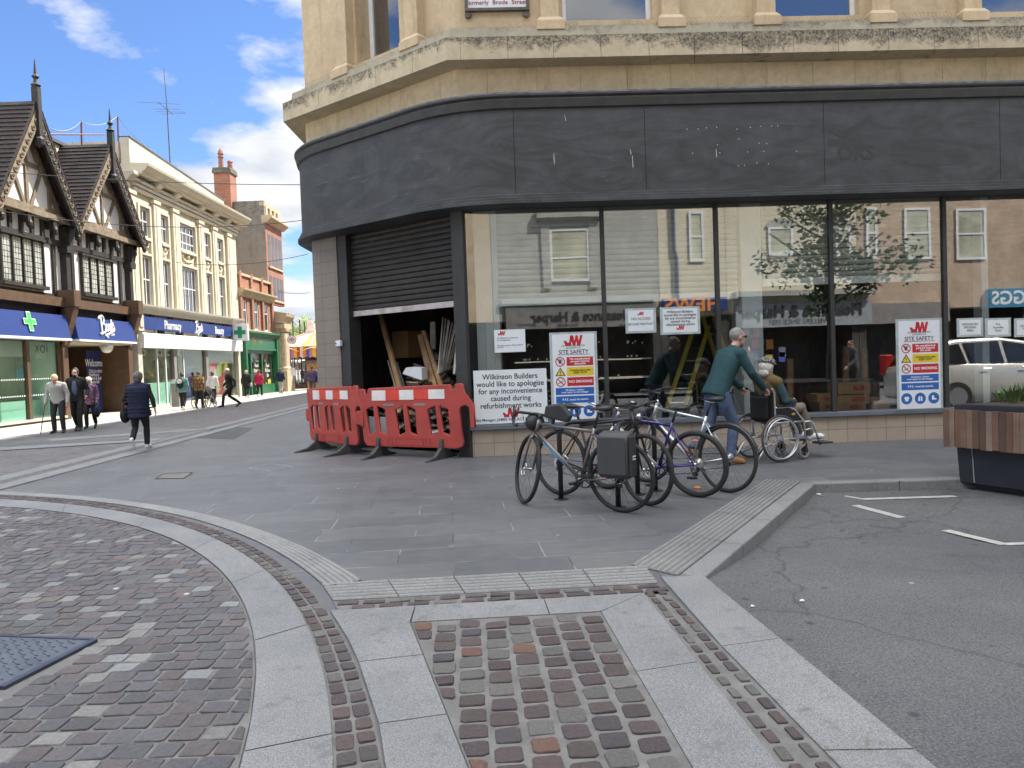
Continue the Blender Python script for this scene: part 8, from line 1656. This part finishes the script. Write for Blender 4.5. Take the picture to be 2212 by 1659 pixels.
# ================================================================ PEOPLE
def cloth(name, c, var=.12, scale=4, rough=.85, bm=.35, bs=14): return mat(name, c, rough, var=var, scale=scale, bmp=bm, bscale=bs)
M_SK = mat('skin', (.52, .30, .22), .5, var=.08, scale=8); M_EYE = mat('dark eye', (.02, .015, .012), .2, var=0); M_LIP = mat('lip', (.38, .13, .12), .5, var=0)
def person(label, loc, hdg, J=None, H=1.75, bulk=1.0, top=None, legs=None, shoes=None, hair=None, hairtype='short', sleeves=None, voxel=.012, head=(0, 0), skin=None, coat=0.0, bare_arm=0.0, bare_leg=0, extra=None, fold=.006, face=True, inner=None):
    k = H/1.75; V = Vector; J = dict(J or {})
    D = dict(pel=(0, 0, .95), chest=(.0, 0, 1.28), neck=(-.01, 0, 1.47), head=(.02, 0, 1.62), shL=(-.01, .185, 1.41), shR=(-.01, -.185, 1.41), elL=(-.03, .245, 1.13), elR=(-.03, -.245, 1.13), haL=(.06, .25, .89), haR=(.06, -.25, .89), hiL=(0, .09, .90), hiR=(0, -.09, .90), knL=(.03, .10, .50), knR=(.03, -.10, .50), anL=(0, .10, .09), anR=(0, -.10, .09), toL=(.17, .12, .03), toR=(.17, -.12, .03))
    D.update(J); P = {a: V(b_)*k for a, b_ in D.items() if not isinstance(b_, float) and not a.startswith('palm')}; bw = bulk
    e = empty('person', loc, label, 'person', None, local=True); e.rotation_euler = (0, 0, hdg); sk = skin or M_SK; sd_ = hash(label) % 50 if False else sum(map(ord, label)) % 97
    up = (P['neck']-P['pel']).normalized(); yaw, pit = head; HR = Matrix.Rotation(R(yaw), 4, 'Z') @ Matrix.Rotation(R(pit), 4, 'Y')
    def frame_of(a, b_, side):   # matrix with z along a->b, y along side
        z = (b_-a).normalized(); y = (side-z*side.dot(z)).normalized(); x = y.cross(z); return Matrix((x, y, z)).transposed()
    side = (P['shL']-P['shR']).normalized(); F1 = frame_of(P['pel'], P['chest'], V((0, 1, 0))); F2 = frame_of(P['chest'], P['neck'], side)
    def torso(mb, g):
        w = bw
        rows = []; lo = J.get('hem', -.11)
        for t, rx, ry in ((lo, .118, .165), (lo*.5, .121, .166), (0, .116, .160), (.25, .112, .153), (.5, .113, .152), (.75, .118, .160), (1.0, .124, .172), (1.35, .120, .176), (1.7, .098, .160), (1.9, .07, .11)):
            if t < 0: c, F, f_ = P['pel']+F1 @ V((0, 0, t))*k, F1, 0
            elif t <= 1: c, F, f_ = P['pel'].lerp(P['chest'], t), F1, t
            else: c, F, f_ = P['chest'].lerp(P['neck'], t-1), F2, 1
            A_ = (F1.col[0]*(1-f_)+F2.col[0]*f_).normalized(); B_ = (F1.col[1]*(1-f_)+F2.col[1]*f_).normalized()
            rows.append([mb.bm.verts.new(c+A_*math.cos(a*.3142)*(rx*w+g)*k+B_*math.sin(a*.3142)*(ry*w+g)*k) for a in range(20)])
        for A_, B_ in zip(rows, rows[1:]):
            for i in range(20): mb.fv([A_[i], A_[(i+1) % 20], B_[(i+1) % 20], B_[i]])
        mb.fv(rows[0][::-1]); mb.fv(rows[-1])
        mb.tube([P['shL'].lerp(P['shR'], .06), P['shL'].lerp(P['shR'], .5)+F2 @ V((0, 0, .05))*k, P['shR'].lerp(P['shL'], .06)], [(.062+g)*k, (.07+g)*k, (.062+g)*k], 10); mb.ell(P['shL'], (.062+g)*k, (.062+g)*k, (.062+g)*k); mb.ell(P['shR'], (.062+g)*k, (.062+g)*k, (.062+g)*k)
    def arm(mb, s, g, t1=1.0):
        a, b_, c = P['sh'+s], P['el'+s], P['ha'+s]; d = (c-b_)*t1+b_
        mb.tube([a, a.lerp(b_, .5), b_, b_.lerp(d, .5), d], [(.055+g)*k, (.048+g)*k, (.041+g)*k, (.038+g)*k, (.030+g)*k], 10); mb.ell(b_, (.041+g)*k, (.041+g)*k, (.041+g)*k)
    def leg(mb, s, g, t1=.97):
        a, b_, c = P['hi'+s], P['kn'+s], P['an'+s]; d = b_+(c-b_)*t1
        mb.tube([a+V((0, 0, .02)), a.lerp(b_, .35), b_, b_.lerp(d, .35), d], [(.088*bw**.6+g)*k, (.080*bw**.5+g)*k, (.056+g)*k, (.056+g)*k, (.040+g*1.6)*k], 12); mb.ell(b_, (.056+g)*k, (.056+g)*k, (.058+g)*k); mb.ell(a, (.09*bw**.6+g)*k, (.09*bw**.6+g)*k, (.09+g)*k)
    def hand(mb, s):
        c, b_ = P['ha'+s], P['el'+s]; d = (c-b_).normalized(); grip = J.get('grip'+s, .35); sy = 1 if s == 'L' else -1
        n = V((0, -sy, 0)); n = (n-d*n.dot(d)).normalized() if 'palm'+s not in J else (V(J['palm'+s])-d*V(J['palm'+s]).dot(d)).normalized(); w = d.cross(n).normalized()  # n: palm normal
        M3 = Matrix((n, w, d)).transposed(); mb.ell(c+d*.045*k, .017*k, .040*k, .052*k, 10, 8, M3); mb.tube([c-d*.03*k, c+d*.02*k], .026*k, 8)
        for i, (o, l) in enumerate(((-.030, .070), (-.010, .082), (.010, .078), (.029, .062))):
            p0 = c+d*.085*k+w*o*k; p1 = p0+(d*math.cos(grip)+n*math.sin(grip))*l*.45*k; p2 = p1+(d*math.cos(grip*2.3)+n*math.sin(grip*2.3))*l*.35*k; p3 = p2+(d*math.cos(grip*3.4)+n*math.sin(grip*3.4))*l*.22*k; mb.tube([p0, p1, p2, p3], [.0105*k, .0098*k, .0090*k, .0075*k], 7)
        ws = -1 if (w.dot(V((1, 0, 0))) < 0) else 1; t0 = c+d*.025*k+w*ws*.028*k; mb.tube([t0, t0+(w*ws*.6+d*.7+n*.35)*.035*k, t0+(w*ws*.45+d*.9+n*.7)*.065*k], [.013*k, .0115*k, .009*k], 7)
    # body: one skin under the clothes
    mb = MB(); hc = P['head']; Q = lambda x, y, z: hc+(HR @ V((x, y, z)))*k; H3 = HR.to_3x3()
    mb.ell(Q(-.012, 0, .018), .098*k, .076*k, .098*k, 16, 12, H3); mb.ell(Q(.022, 0, -.045), .066*k, .056*k, .072*k, 14, 10, H3); mb.ell(Q(.062, 0, -.088), .026*k, .030*k, .022*k, 10, 8, H3)
    mb.hexa([Q(.082, -.010, .012), Q(.082, .010, .012), Q(.082, .015, -.040), Q(.082, -.015, -.040)], [Q(.092, -.005, .010), Q(.092, .005, .010), Q(.114, .009, -.034), Q(.114, -.009, -.034)]); mb.ell(Q(.078, 0, .030), .016*k, .052*k, .012*k, 10, 6, H3); mb.ell(Q(.084, 0, -.060), .012*k, .024*k, .012*k, 8, 6, H3)
    for s in (-1, 1): mb.ell(Q(-.010, s*.078, -.010), .020*k, .010*k, .032*k, 8, 6, H3)
    mb.tube([P['neck']-up*.06*k, P['neck'], hc+V((-.02, 0, -.06))*k], [.07*k, .055*k, .052*k], 12); torso(mb, -.015)
    for s in 'LR': arm(mb, s, -.012); hand(mb, s); leg(mb, s, -.014)
    for s in 'LR': mb.tube([P['an'+s], P['an'+s].lerp(P['to'+s], .6)], .03*k, 8)
    me = remesh(mb, voxel, 2); me.materials.append(sk); link(me, 'body', e)
    if face:
        for s in (-1, 1): m_ = MB(); m_.ell(Q(.080, s*.032, .010), .010*k, .014*k, .007*k, 8, 6, H3); m_.build('eye', M_EYE, e, smooth=True); m_ = MB(); m_.tube([Q(.092, s*.018, .033), Q(.092, s*.034, .037), Q(.082, s*.052, .031)], .0045*k, 6); m_.build('eyebrow', hair or M_EYE, e)
        m_ = MB(); m_.ell(Q(.094, 0, -.061), .006*k, .024*k, .006*k, 8, 6, H3); m_.build('mouth', M_LIP, e, smooth=True)
    def piece(name, mb, m, disp=fold, ds=7, sm=3, vx=None): me = remesh(mb, vx or voxel, sm, disp*k, ds, sd_); me.materials.append(m); return link(me, name, e)
    mb = MB(); torso(mb, .014)
    if coat: 
        a = P['pel']; dn = (P['hiL'].lerp(P['knL'], coat)+P['hiR'].lerp(P['knR'], coat))/2; mb.tube([a+V((0, 0, .05))*k, dn], [.16*bw*k, (.19*bw)*k], 16)
    mb.tube([P['neck']-up*.07*k, P['neck']-up*.02*k, P['neck']+up*.03*k], [.115*k, .080*k, .067*k], 14)
    if not sleeves:
        for s in 'LR': arm(mb, s, .014, 1-bare_arm)
    piece('jacket', mb, top)
    if sleeves:
        for s in 'LR': mb = MB(); arm(mb, s, .010, 1-bare_arm); piece('sleeve', mb, sleeves)
    if inner: m_ = MB(); m_.ell(P['chest']+F2 @ V((.126*bw, 0, -.07))*k, .024*k, .070*k, .20*k, 12, 10, F2); m_.build('shirt_front', inner, e, smooth=True)
    mb = MB()
    for s in 'LR': leg(mb, s, .010, .97 if not bare_leg else -.0+bare_leg)
    mb.ell(P['pel']+V((0, 0, -.03))*k, .122*bw*k, .158*bw*k, .12*k, 14, 8); piece('trousers', mb, legs, fold*1.0, 8)
    for s in 'LR':
        an, to = P['an'+s], P['to'+s]; d = (to-an); dz = V((d.x, d.y, 0)).normalized(); d.normalize(); sole = an+V((0, 0, -.055))*k if True else an; n = d.cross(V((0, 1, 0))).normalized(); n = n if n.z > 0 else -n
        a0 = an-d*.05*k-n*.035*k; mb = MB(); mb.ell(an+d*.0-n*.03*k, .052*k, .042*k, .050*k, 10, 8); mb.tube([a0, a0.lerp(to, .5)+n*.012*k, to-n*.0, to+d*.05*k], [.040*k, .045*k, .042*k, .024*k], 10); me = remesh(mb, min(voxel, .011), 2); me.materials.append(shoes); link(me, 'shoe', e)
    if hair:
        mb = MB()
        if hairtype == 'short': mb.ell(Q(-.030, 0, .034), .097*k, .084*k, .099*k, 16, 12, H3)
        elif hairtype == 'crop': mb.ell(Q(-.026, 0, .032), .091*k, .0775*k, .091*k, 16, 12, H3)
        elif hairtype == 'full': mb.ell(Q(-.034, 0, .026), .105*k, .098*k, .112*k, 16, 12, H3); mb.ell(Q(-.05, 0, -.05), .075*k, .085*k, .07*k, 14, 8, H3)
        elif hairtype == 'bun': mb.ell(Q(-.030, 0, .030), .100*k, .088*k, .102*k, 16, 12, H3); mb.ell(Q(-.07, 0, .11), .045*k, .045*k, .04*k, 10, 8, H3)
        elif hairtype == 'collar': mb.ell(Q(-.030, 0, .010), .098*k, .088*k, .100*k, 16, 12, H3); mb.ell(Q(-.065, 0, -.075), .055*k, .075*k, .060*k, 14, 8, H3); mb.ell(Q(.03, 0, -.10), .055*k, .05*k, .05*k, 10, 8, H3)
        me = remesh(mb, voxel*.8, 1, .006*k, 28, sd_); me.materials.append(hair); link(me, 'hair', e)
    if extra: extra(e, P, k, Q, H3)
    return e
def walkJ(st=.34, arm=.22, side=1, lean=.03, headz=0):
    """mid-stride: side=+1 left leg forward"""
    f, b_ = st*.5, -st*.5; L_, R_ = (('L', 'R') if side > 0 else ('R', 'L')); y = lambda s: .1 if s == 'L' else -.1
    J = {'kn'+L_: (f*.75+.04, y(L_), .51), 'an'+L_: (f, y(L_), .10), 'to'+L_: (f+.17, y(L_)*1.1, .055), 'kn'+R_: (.02, y(R_), .49), 'an'+R_: (b_-.04, y(R_), .17), 'to'+R_: (b_+.10, y(R_), .03)}
    J['el'+R_] = (arm*.3, y(R_)*2.5, 1.14); J['ha'+R_] = (arm*1.2, y(R_)*2.45, .94); J['el'+L_] = (-arm*.7, y(L_)*2.6, 1.15); J['ha'+L_] = (-arm*.6, y(L_)*2.7, .89)
    J.update(pel=(0, 0, .93), chest=(lean, 0, 1.27), neck=(lean*1.4, 0, 1.46), head=(lean*1.8+.02, 0, 1.61+headz), shL=(lean*1.3, .185, 1.40), shR=(lean*1.3, -.185, 1.40)); return J
def hd(v): return math.atan2(v[1], v[0])
AWAY, TOWARD = R(92), R(-88)
C_NAVY = cloth('navy quilted cloth', (.012, .016, .045)); C_BLK = cloth('black cloth', (.012, .012, .014)); C_BLK2 = cloth('faded black trousers', (.022, .022, .025)); C_GREY = cloth('pale grey fleece', (.36, .35, .34), .15); C_JEAN = cloth('blue jeans', (.075, .105, .18), .3, 7); C_TEAL = cloth('dark teal fleece', (.012, .050, .058), .12); C_BEIGE = cloth('taupe trousers', (.19, .155, .12), .15); C_OLIVE = cloth('olive tweed waistcoat', (.12, .085, .03), .3, 12); C_TEAL2 = cloth('teal knit sleeves', (.025, .060, .066))
C_RED = cloth('crimson coat', (.40, .012, .07)); C_MINT = cloth('sea green sweatshirt', (.13, .30, .26)); C_CHECK = brick_mat('brown orange check cloth', (.42, .22, .05), (.16, .09, .05), (.10, .06, .04), .16, .14, .02, .9, 0, 'yz', .1, 20, .5, .3); C_WHT = cloth('white top', (.62, .60, .60)); C_PURP = cloth('dull purple shirt', (.10, .07, .12)); C_FLOR = cloth('floral jacket', (.20, .10, .17), .95, 16); C_KHAKI = cloth('khaki trousers', (.24, .21, .16)); C_TEE = cloth('slate blue tee', (.10, .14, .22)); C_RUST = cloth('dark grey coat', (.05, .05, .055)); C_DBLUE = cloth('dark blue coat', (.02, .04, .13))
H_GREY = cloth('grey hair', (.12, .115, .11), .3, 20, .7, .8, 60); H_WHITE = cloth('white hair', (.62, .60, .56), .12, 20, .7, .8, 60); H_BLOND = cloth('sandy white hair', (.56, .42, .25), .2, 20, .7, .8, 60); H_DARK = cloth('dark hair', (.02, .015, .012), .3, 20, .6, .8, 60); H_BROWN = cloth('brown hair', (.12, .06, .035), .3, 20, .6, .8, 60); H_SILV = cloth('cropped silver hair', (.25, .235, .225), .2, 20, .7, .8, 60)
S_WHITE = mat('white trainer', (.72, .72, .72), .5, var=.05); S_BLK = mat('black shoe', (.02, .02, .02), .4, var=.1); S_TAN = mat('tan suede shoe', (.36, .17, .06), .8, var=.15)
# --- the wheelchair pair, in the chair's own axes
def strapless(e, P, k, Q, H3): pass
def glasses(e, P, k, Q, H3):
    mb = MB()
    for s in (-1, 1): mb.ell(Q(.090, s*.034, .008), .008*k, .026*k, .017*k, 10, 6, H3); mb.tube([Q(.088, s*.06, .012), Q(.04, s*.078, .012), Q(-.01, s*.080, .008)], .0045*k, 5)
    mb.tube([Q(.096, -.02, .012), Q(.096, .02, .012)], .005*k, 5); mb.build('sunglasses', M_EYE, e, smooth=True)
def seated_extra(e, P, k, Q, H3):
    mb = MB(); mb.ell(Q(-.012, 0, .070), .118*k, .104*k, .068*k, 18, 10, H3); mb.ell(Q(.085, 0, .045), .055*k, .078*k, .018*k, 12, 6, H3); me = remesh(mb, .009, 2); 
    m, N, L, b, co = newmat('houndstooth cap cloth'); ch_ = N.new('ShaderNodeTexChecker'); ch_.inputs['Scale'].default_value = 48; ch_.inputs[1].default_value = (.30, .28, .26, 1); ch_.inputs[2].default_value = (.035, .03, .03, 1)
    mp = N.new('ShaderNodeMapping'); mp.inputs['Rotation'].default_value = (.5, .6, .7); L.new(co, mp.inputs[0]); L.new(mp.outputs[0], ch_.inputs[0]); L.new(ch_.outputs[0], b.inputs[0]); b.inputs['Roughness'].default_value = .9; me.materials.append(m); link(me, 'flat_cap', e)
seatJ = dict(hem=-.02, pel=(.12, 0, .63), chest=(.085, 0, .90), neck=(.05, 0, 1.09), head=(.06, 0, 1.225), shL=(.06, .18, 1.03), shR=(.06, -.18, 1.03), elL=(.12, .25, .80), elR=(.13, -.25, .79), haL=(.36, .10, .76), haR=(.38, -.12, .75), hiL=(.12, .09, .63), hiR=(.12, -.09, .63), knL=(.52, .10, .66), knR=(.52, -.10, .67), anL=(.66, .10, .29), anR=(.66, -.10, .29), toL=(.84, .11, .265), toR=(.84, -.11, .265), gripL=.6, gripR=.6)
pc = WM @ Vector((0, .28, 0)); person('elderly seated man in houndstooth flat cap and olive waistcoat with white beard', pc, WH, seatJ, 1.75, 1.05, C_OLIVE, C_BEIGE, S_WHITE, H_WHITE, 'collar', sleeves=C_TEAL2, voxel=.010, head=(8, 6), extra=seated_extra)
wpn = Matrix.Rotation(WH, 3, 'Z')
hL, hR = Vector((-.10, .50, .93)), Vector((-.10, .06, .93)); base_ = Vector((-.70, .28, 0))
def rel(v): return tuple(v-base_)
pushJ = dict(pel=(-.06, 0, .97), chest=(.10, 0, 1.27), neck=(.21, 0, 1.47), head=(.30, 0, 1.63), shL=(.18, .185, 1.41), shR=(.18, -.185, 1.41), elL=(.27, .27, 1.17), elR=(.27, -.27, 1.17), haL=tuple((hL-base_)+Vector((-.09, 0, .03))), haR=tuple((hR-base_)+Vector((-.09, 0, .03))), hiL=(-.06, .09, .91), hiR=(-.06, -.09, .91), knL=(-.10, .10, .52), knR=(.12, -.10, .53), anL=(-.40, .10, .22), anR=(.05, -.10, .09), toL=(-.27, .11, .07), toR=(.22, -.11, .035), gripL=.95, gripR=.95, palmL=(0, 0, -1), palmR=(0, 0, -1))
person('grey haired man in teal fleece, jeans and sunglasses pushing the wheelchair', WM @ base_, WH, pushJ, 1.75, 1.08, C_TEAL, C_JEAN, S_TAN, H_SILV, 'crop', voxel=.010, head=(-6, 4), extra=glasses, fold=.005)
# --- people in the street on the left
def gp(x, y): return G(x*.2986, 614.4+y*.2986)   # z2 pixels
def hgt(foot, headtop):  # real height from foot and head pixel rows in z2 coordinates
    g = gp(*foot); d = ray(headtop[0]*.2986, 614.4+headtop[1]*.2986); return CAM_H+d.z*(g.y/d.y)
def cane(e, P, k, Q, H3):
    mb = MB(); h = P['haR']; mb.tube([h+Vector((.05, -.0, -.03)), h+Vector((.13, -.10, -h.z+.0))], .011, 8); mb.tube([h+Vector((-.06, 0, -.02)), h+Vector((.05, 0, -.03))], .014, 8); mb.build('walking_stick', S_BLK, e, smooth=True)
Jm = dict(neck=(.10, 0, 1.40), head=(.19, 0, 1.50), chest=(.05, 0, 1.24), shL=(.06, .18, 1.34), shR=(.06, -.18, 1.34), elL=(.02, .26, 1.08), elR=(.02, -.27, 1.08), haL=(.10, .27, .83), haR=(.10, -.28, .84), knL=(.10, .12, .50), anL=(.06, .13, .09), toL=(.22, .16, .035), knR=(.06, -.12, .50), anR=(.0, -.12, .09), toR=(.15, -.15, .035))
person('stooped old man in pale grey fleece and black trousers leaning on a black stick', gp(432, 1075), R(-78), Jm, hgt((432, 1075), (385, 670))*1.12, 1.05, C_GREY, C_BLK2, S_BLK, H_BLOND, 'short', voxel=.012, head=(0, 30), extra=cane)
def phone(e, P, k, Q, H3): mb = MB(); h = P['haR']; mb.b(h.x+.06, h.x+.075, h.y-.03, h.y+.04, h.z+.0, h.z+.14); mb.build('phone', S_BLK, e, bevel=.004); mb = MB(); mb.ell(Q(.05, 0, -.075), .055*k, .058*k, .045*k, 12, 8, H3); mb.build('beard', H_DARK, e, smooth=True)
J_ = walkJ(.30, .1, 1); J_.update(elR=(.0, -.27, 1.14), haR=(.20, -.22, 1.19), elL=(-.03, .27, 1.13), haL=(.16, .30, .98))
person('bearded man in black bomber jacket and blue tee holding up a phone', gp(572, 1062), R(-80), J_, hgt((572, 1062), (548, 603)), 1.08, C_BLK, C_BLK, S_BLK, H_DARK, 'bun', voxel=.012, head=(5, 0), extra=phone, inner=C_TEE)
def handbag(col_, side=1, sz=.14, dz=-.28):
    def f(e, P, k, Q, H3):
        h = P['haL' if side > 0 else 'haR']; mb = MB(); mb.ell(h+Vector((.02, 0, dz)), sz, sz*.45, sz*1.1, 14, 10); mb.build('handbag', col_, e, smooth=True); mb = MB(); mb.tube([h+Vector((.08, 0, dz+sz*.8)), h+Vector((.03, 0, -.02)), h+Vector((-.08, 0, dz+sz*.8))], .010, 6); mb.build('bag_strap', col_, e)
    return f
person('small white haired woman in floral jacket carrying a dark handbag', gp(662, 1043), R(-75), walkJ(.26, .12, -1, .05), hgt((662, 1043), (655, 675))*1.02, 1.08, C_FLOR, C_BLK, S_BLK, H_WHITE, 'full', voxel=.012, head=(-12, 10), extra=handbag(C_NAVY, 1, .16))
def shoulder_bag(e, P, k, Q, H3):
    mb = MB(); c = P['pel']+Vector((.02, .25, -.12)); mb.ell(c, .17, .08, .15, 14, 10); mb.build('shoulder_bag', C_BLK, e, smooth=True); mb = MB(); mb.tube([c+Vector((.1, 0, .1)), P['shL']+Vector((0, -.02, .05)), c+Vector((-.12, 0, .1))], .012, 6); mb.build('bag_strap', C_BLK, e)
    mb = MB()
    for i in range(9):
        z = P['pel'].z-.06+i*.062; w = 1.29*(1.0 if i < 6 else .97); mb.tube([(-.005+math.cos(t)*.140*w, math.sin(t)*.183*w, z) for t in [j*.3142 for j in range(20)]], .0085, 6, closed=True)
    mb.build('quilted_seams', C_NAVY, e, smooth=True)
J_ = walkJ(.24, .16, -1); J_.update(anL=(-.28, .06, .26), toL=(-.22, .06, .10), knL=(.0, .09, .50), elR=(-.02, -.31, 1.12), haR=(.02, -.34, .88), elL=(-.02, .29, 1.14), haL=(.08, .27, .95))
person('woman with short grey hair in navy quilted gilet walking away alone across the street', G(304, 972), R(96), J_, hgt((1030, 1195), (1000, 628)), 1.32, C_NAVY, C_BLK, S_WHITE, H_GREY, 'full', sleeves=C_BLK, bare_arm=.25, voxel=.012, extra=shoulder_bag, face=False, fold=.004, coat=.38)
def zz5(x, y): return (338+x*.1111, 752.6+y*.1111)
def walker(lab, f, htop, hd_, J, bulk, top, legs, shoes, hair, ht='short', **kw):
    g = G(*zz5(*f)); d = ray(*zz5(f[0], htop)); H = CAM_H+d.z*(g.y/d.y); return person(lab, g, hd_, J, max(1.45, min(1.95, H)), bulk, top, legs, shoes, hair, ht, voxel=.014, face=kw.pop('face', False), **kw)
def backpack(e, P, k, Q, H3): mb = MB(); mb.ell(P['chest']+Vector((-.20, 0, -.02)), .09, .14, .20, 12, 10); b_ = mb.build('backpack', C_BLK, e, smooth=True); mb = MB(); mb.ell(P['chest']+Vector((-.275, 0, .05)), .025, .10, .09, 10, 8); mb.build('pocket', C_WHT, b_, smooth=True)
walker('girl with hair bun in sea green sweatshirt wearing a black backpack', (520, 1205), 520, AWAY, walkJ(.28, .12, 1), 1.08, C_MINT, C_BLK, S_WHITE, H_BROWN, 'bun', extra=backpack)
walker('man in brown and orange checked jacket beside the pushchair', (840, 1175), 435, AWAY, walkJ(.2, .15, -1), 1.12, C_CHECK, C_BLK2, S_BLK, H_BROWN, 'crop')
walker('woman in white top with brown hair walking beyond the pushchair', (1110, 1085), 525, AWAY, walkJ(.2, .15, 1), 1.0, C_WHT, C_BLK, S_BLK, H_BROWN, 'full')
walker('white haired man in black coat striding towards the left before the store', (1450, 1140), 378, R(215), walkJ(.75, .2, 1, .06), 1.0, C_BLK, C_BLK, S_BLK, H_WHITE, 'short', face=True, coat=.15)
walker('blonde woman in long black coat with a small bag by the green shop', (1760, 960), 420, AWAY, walkJ(.2, .1, 1), 1.1, C_BLK, C_BLK, S_WHITE, H_BLOND, 'full', coat=.5, extra=handbag(C_GREY, -1, .12, -.1))
walker('person in crimson coat walking away past the green shop', (2010, 950), 425, AWAY, walkJ(.24, .1, -1), 1.15, C_RED, C_BLK, S_WHITE, H_BROWN, 'short', coat=.15)
def pA(lab, fx, fy, hy, hd_, J, bulk, top, legs, shoes, hair, ht='short'):
    g = G(*zA(fx, fy)); d = ray(*zA(fx, hy)); H = CAM_H+d.z*(g.y/d.y); person(lab, g, hd_, J, max(1.5, min(1.9, H)), bulk, top, legs, shoes, hair, ht, voxel=.016, face=False)
pA('man in dark navy jumper and grey trousers walking past the bank columns', 720, 1590, 1222, AWAY, walkJ(.25, .1, 1), 1.1, C_NAVY, C_GREY, S_BLK, H_GREY)
pA('distant man in dull purple shirt and khaki trousers above the left barrier', 1215, 1640, 1150, AWAY, walkJ(.15, .08, 1), 1.15, C_PURP, C_KHAKI, S_BLK, H_GREY)
pA('distant person in dark coat and jeans near the fairground hut, left of two', 970, 1455, 1222, R(30), walkJ(.35, .1, 1), 1.05, C_PURP, C_JEAN, S_BLK, H_DARK)
pA('distant person in black coat by the fairground hut, right of two', 1060, 1460, 1212, R(60), walkJ(.3, .1, -1), 1.05, C_BLK, C_BLK, S_BLK, H_DARK)
pA('distant person in dark blue coat half hidden by the tiled pillar', 1350, 1640, 1228, AWAY, walkJ(.15, .08, 1), 1.25, C_DBLUE, C_DBLUE, S_BLK, H_DARK)
pA('distant person in black glimpsed behind the fairground platform', 1165, 1430, 1215, R(180), walkJ(.3, .1, 1), 1.1, C_RUST, C_BLK, S_BLK, H_DARK)
# two passers-by beyond the right edge, mirrored in the panes
person('man in dark jacket and shorts striding past, seen mirrored between cartons and board', (11.2, .3, -.06), R(180), walkJ(.6, .25, 1), 1.78, 1.0, C_RUST, C_BLK, S_BLK, H_DARK, 'crop', voxel=.014, bare_leg=.02)
person('person in grey jumper standing across the road, seen mirrored left of the last mullion', (8.9, -2.2, -.06), R(90), None, 1.7, 1.0, C_RUST, C_BLK, S_BLK, H_DARK, 'short', voxel=.014)
# pushchair
g = G(*zz5(960, 1150)); e = empty('pushchair', g, 'black pushchair with large wheels between checked jacket man and woman', 'pushchair', None, local=True); e.rotation_euler = (0, 0, R(85))
mb = MB(); mb.ell((.05, 0, .62), .30, .24, .26, 16, 10); mb.build('hood', C_BLK, e, smooth=True); mb = MB(); mb.hexa([(-.25, -.2, .35), (.35, -.2, .35), (.35, .2, .35), (-.25, .2, .35)], [(-.2, -.22, .65), (.4, -.22, .55), (.4, .22, .55), (-.2, .22, .65)]); mb.build('seat', C_BLK, e, bevel=.03)
mb = MB()
for s in (-.24, .24): mb.tube([(-.55, s, 1.0), (-.2, s, .6), (.35, s, .25)], .015, 6); mb.tube([(.05, s, .5), (-.35, s, .25)], .015, 6)
mb.tube([(-.55, -.24, 1.0), (-.55, .24, 1.0)], .018, 6); mb.build('frame', M_STEEL, e)
for x, y, r_ in ((-.35, .28, .22), (-.35, -.28, .22), (.38, .2, .13), (.38, -.2, .13)): mb = MB(); mb.tube([(x+math.cos(i*.3142)*r_, y, r_+.015+math.sin(i*.3142)*r_) for i in range(20)], .018, 6, closed=True); [mb.tube([(x, y, r_+.015), (x+math.cos(i*1.05)*r_, y, r_+.015+math.sin(i*1.05)*r_)], .006, 4) for i in range(6)]; mb.build('wheel', S_BLK, e, smooth=True)
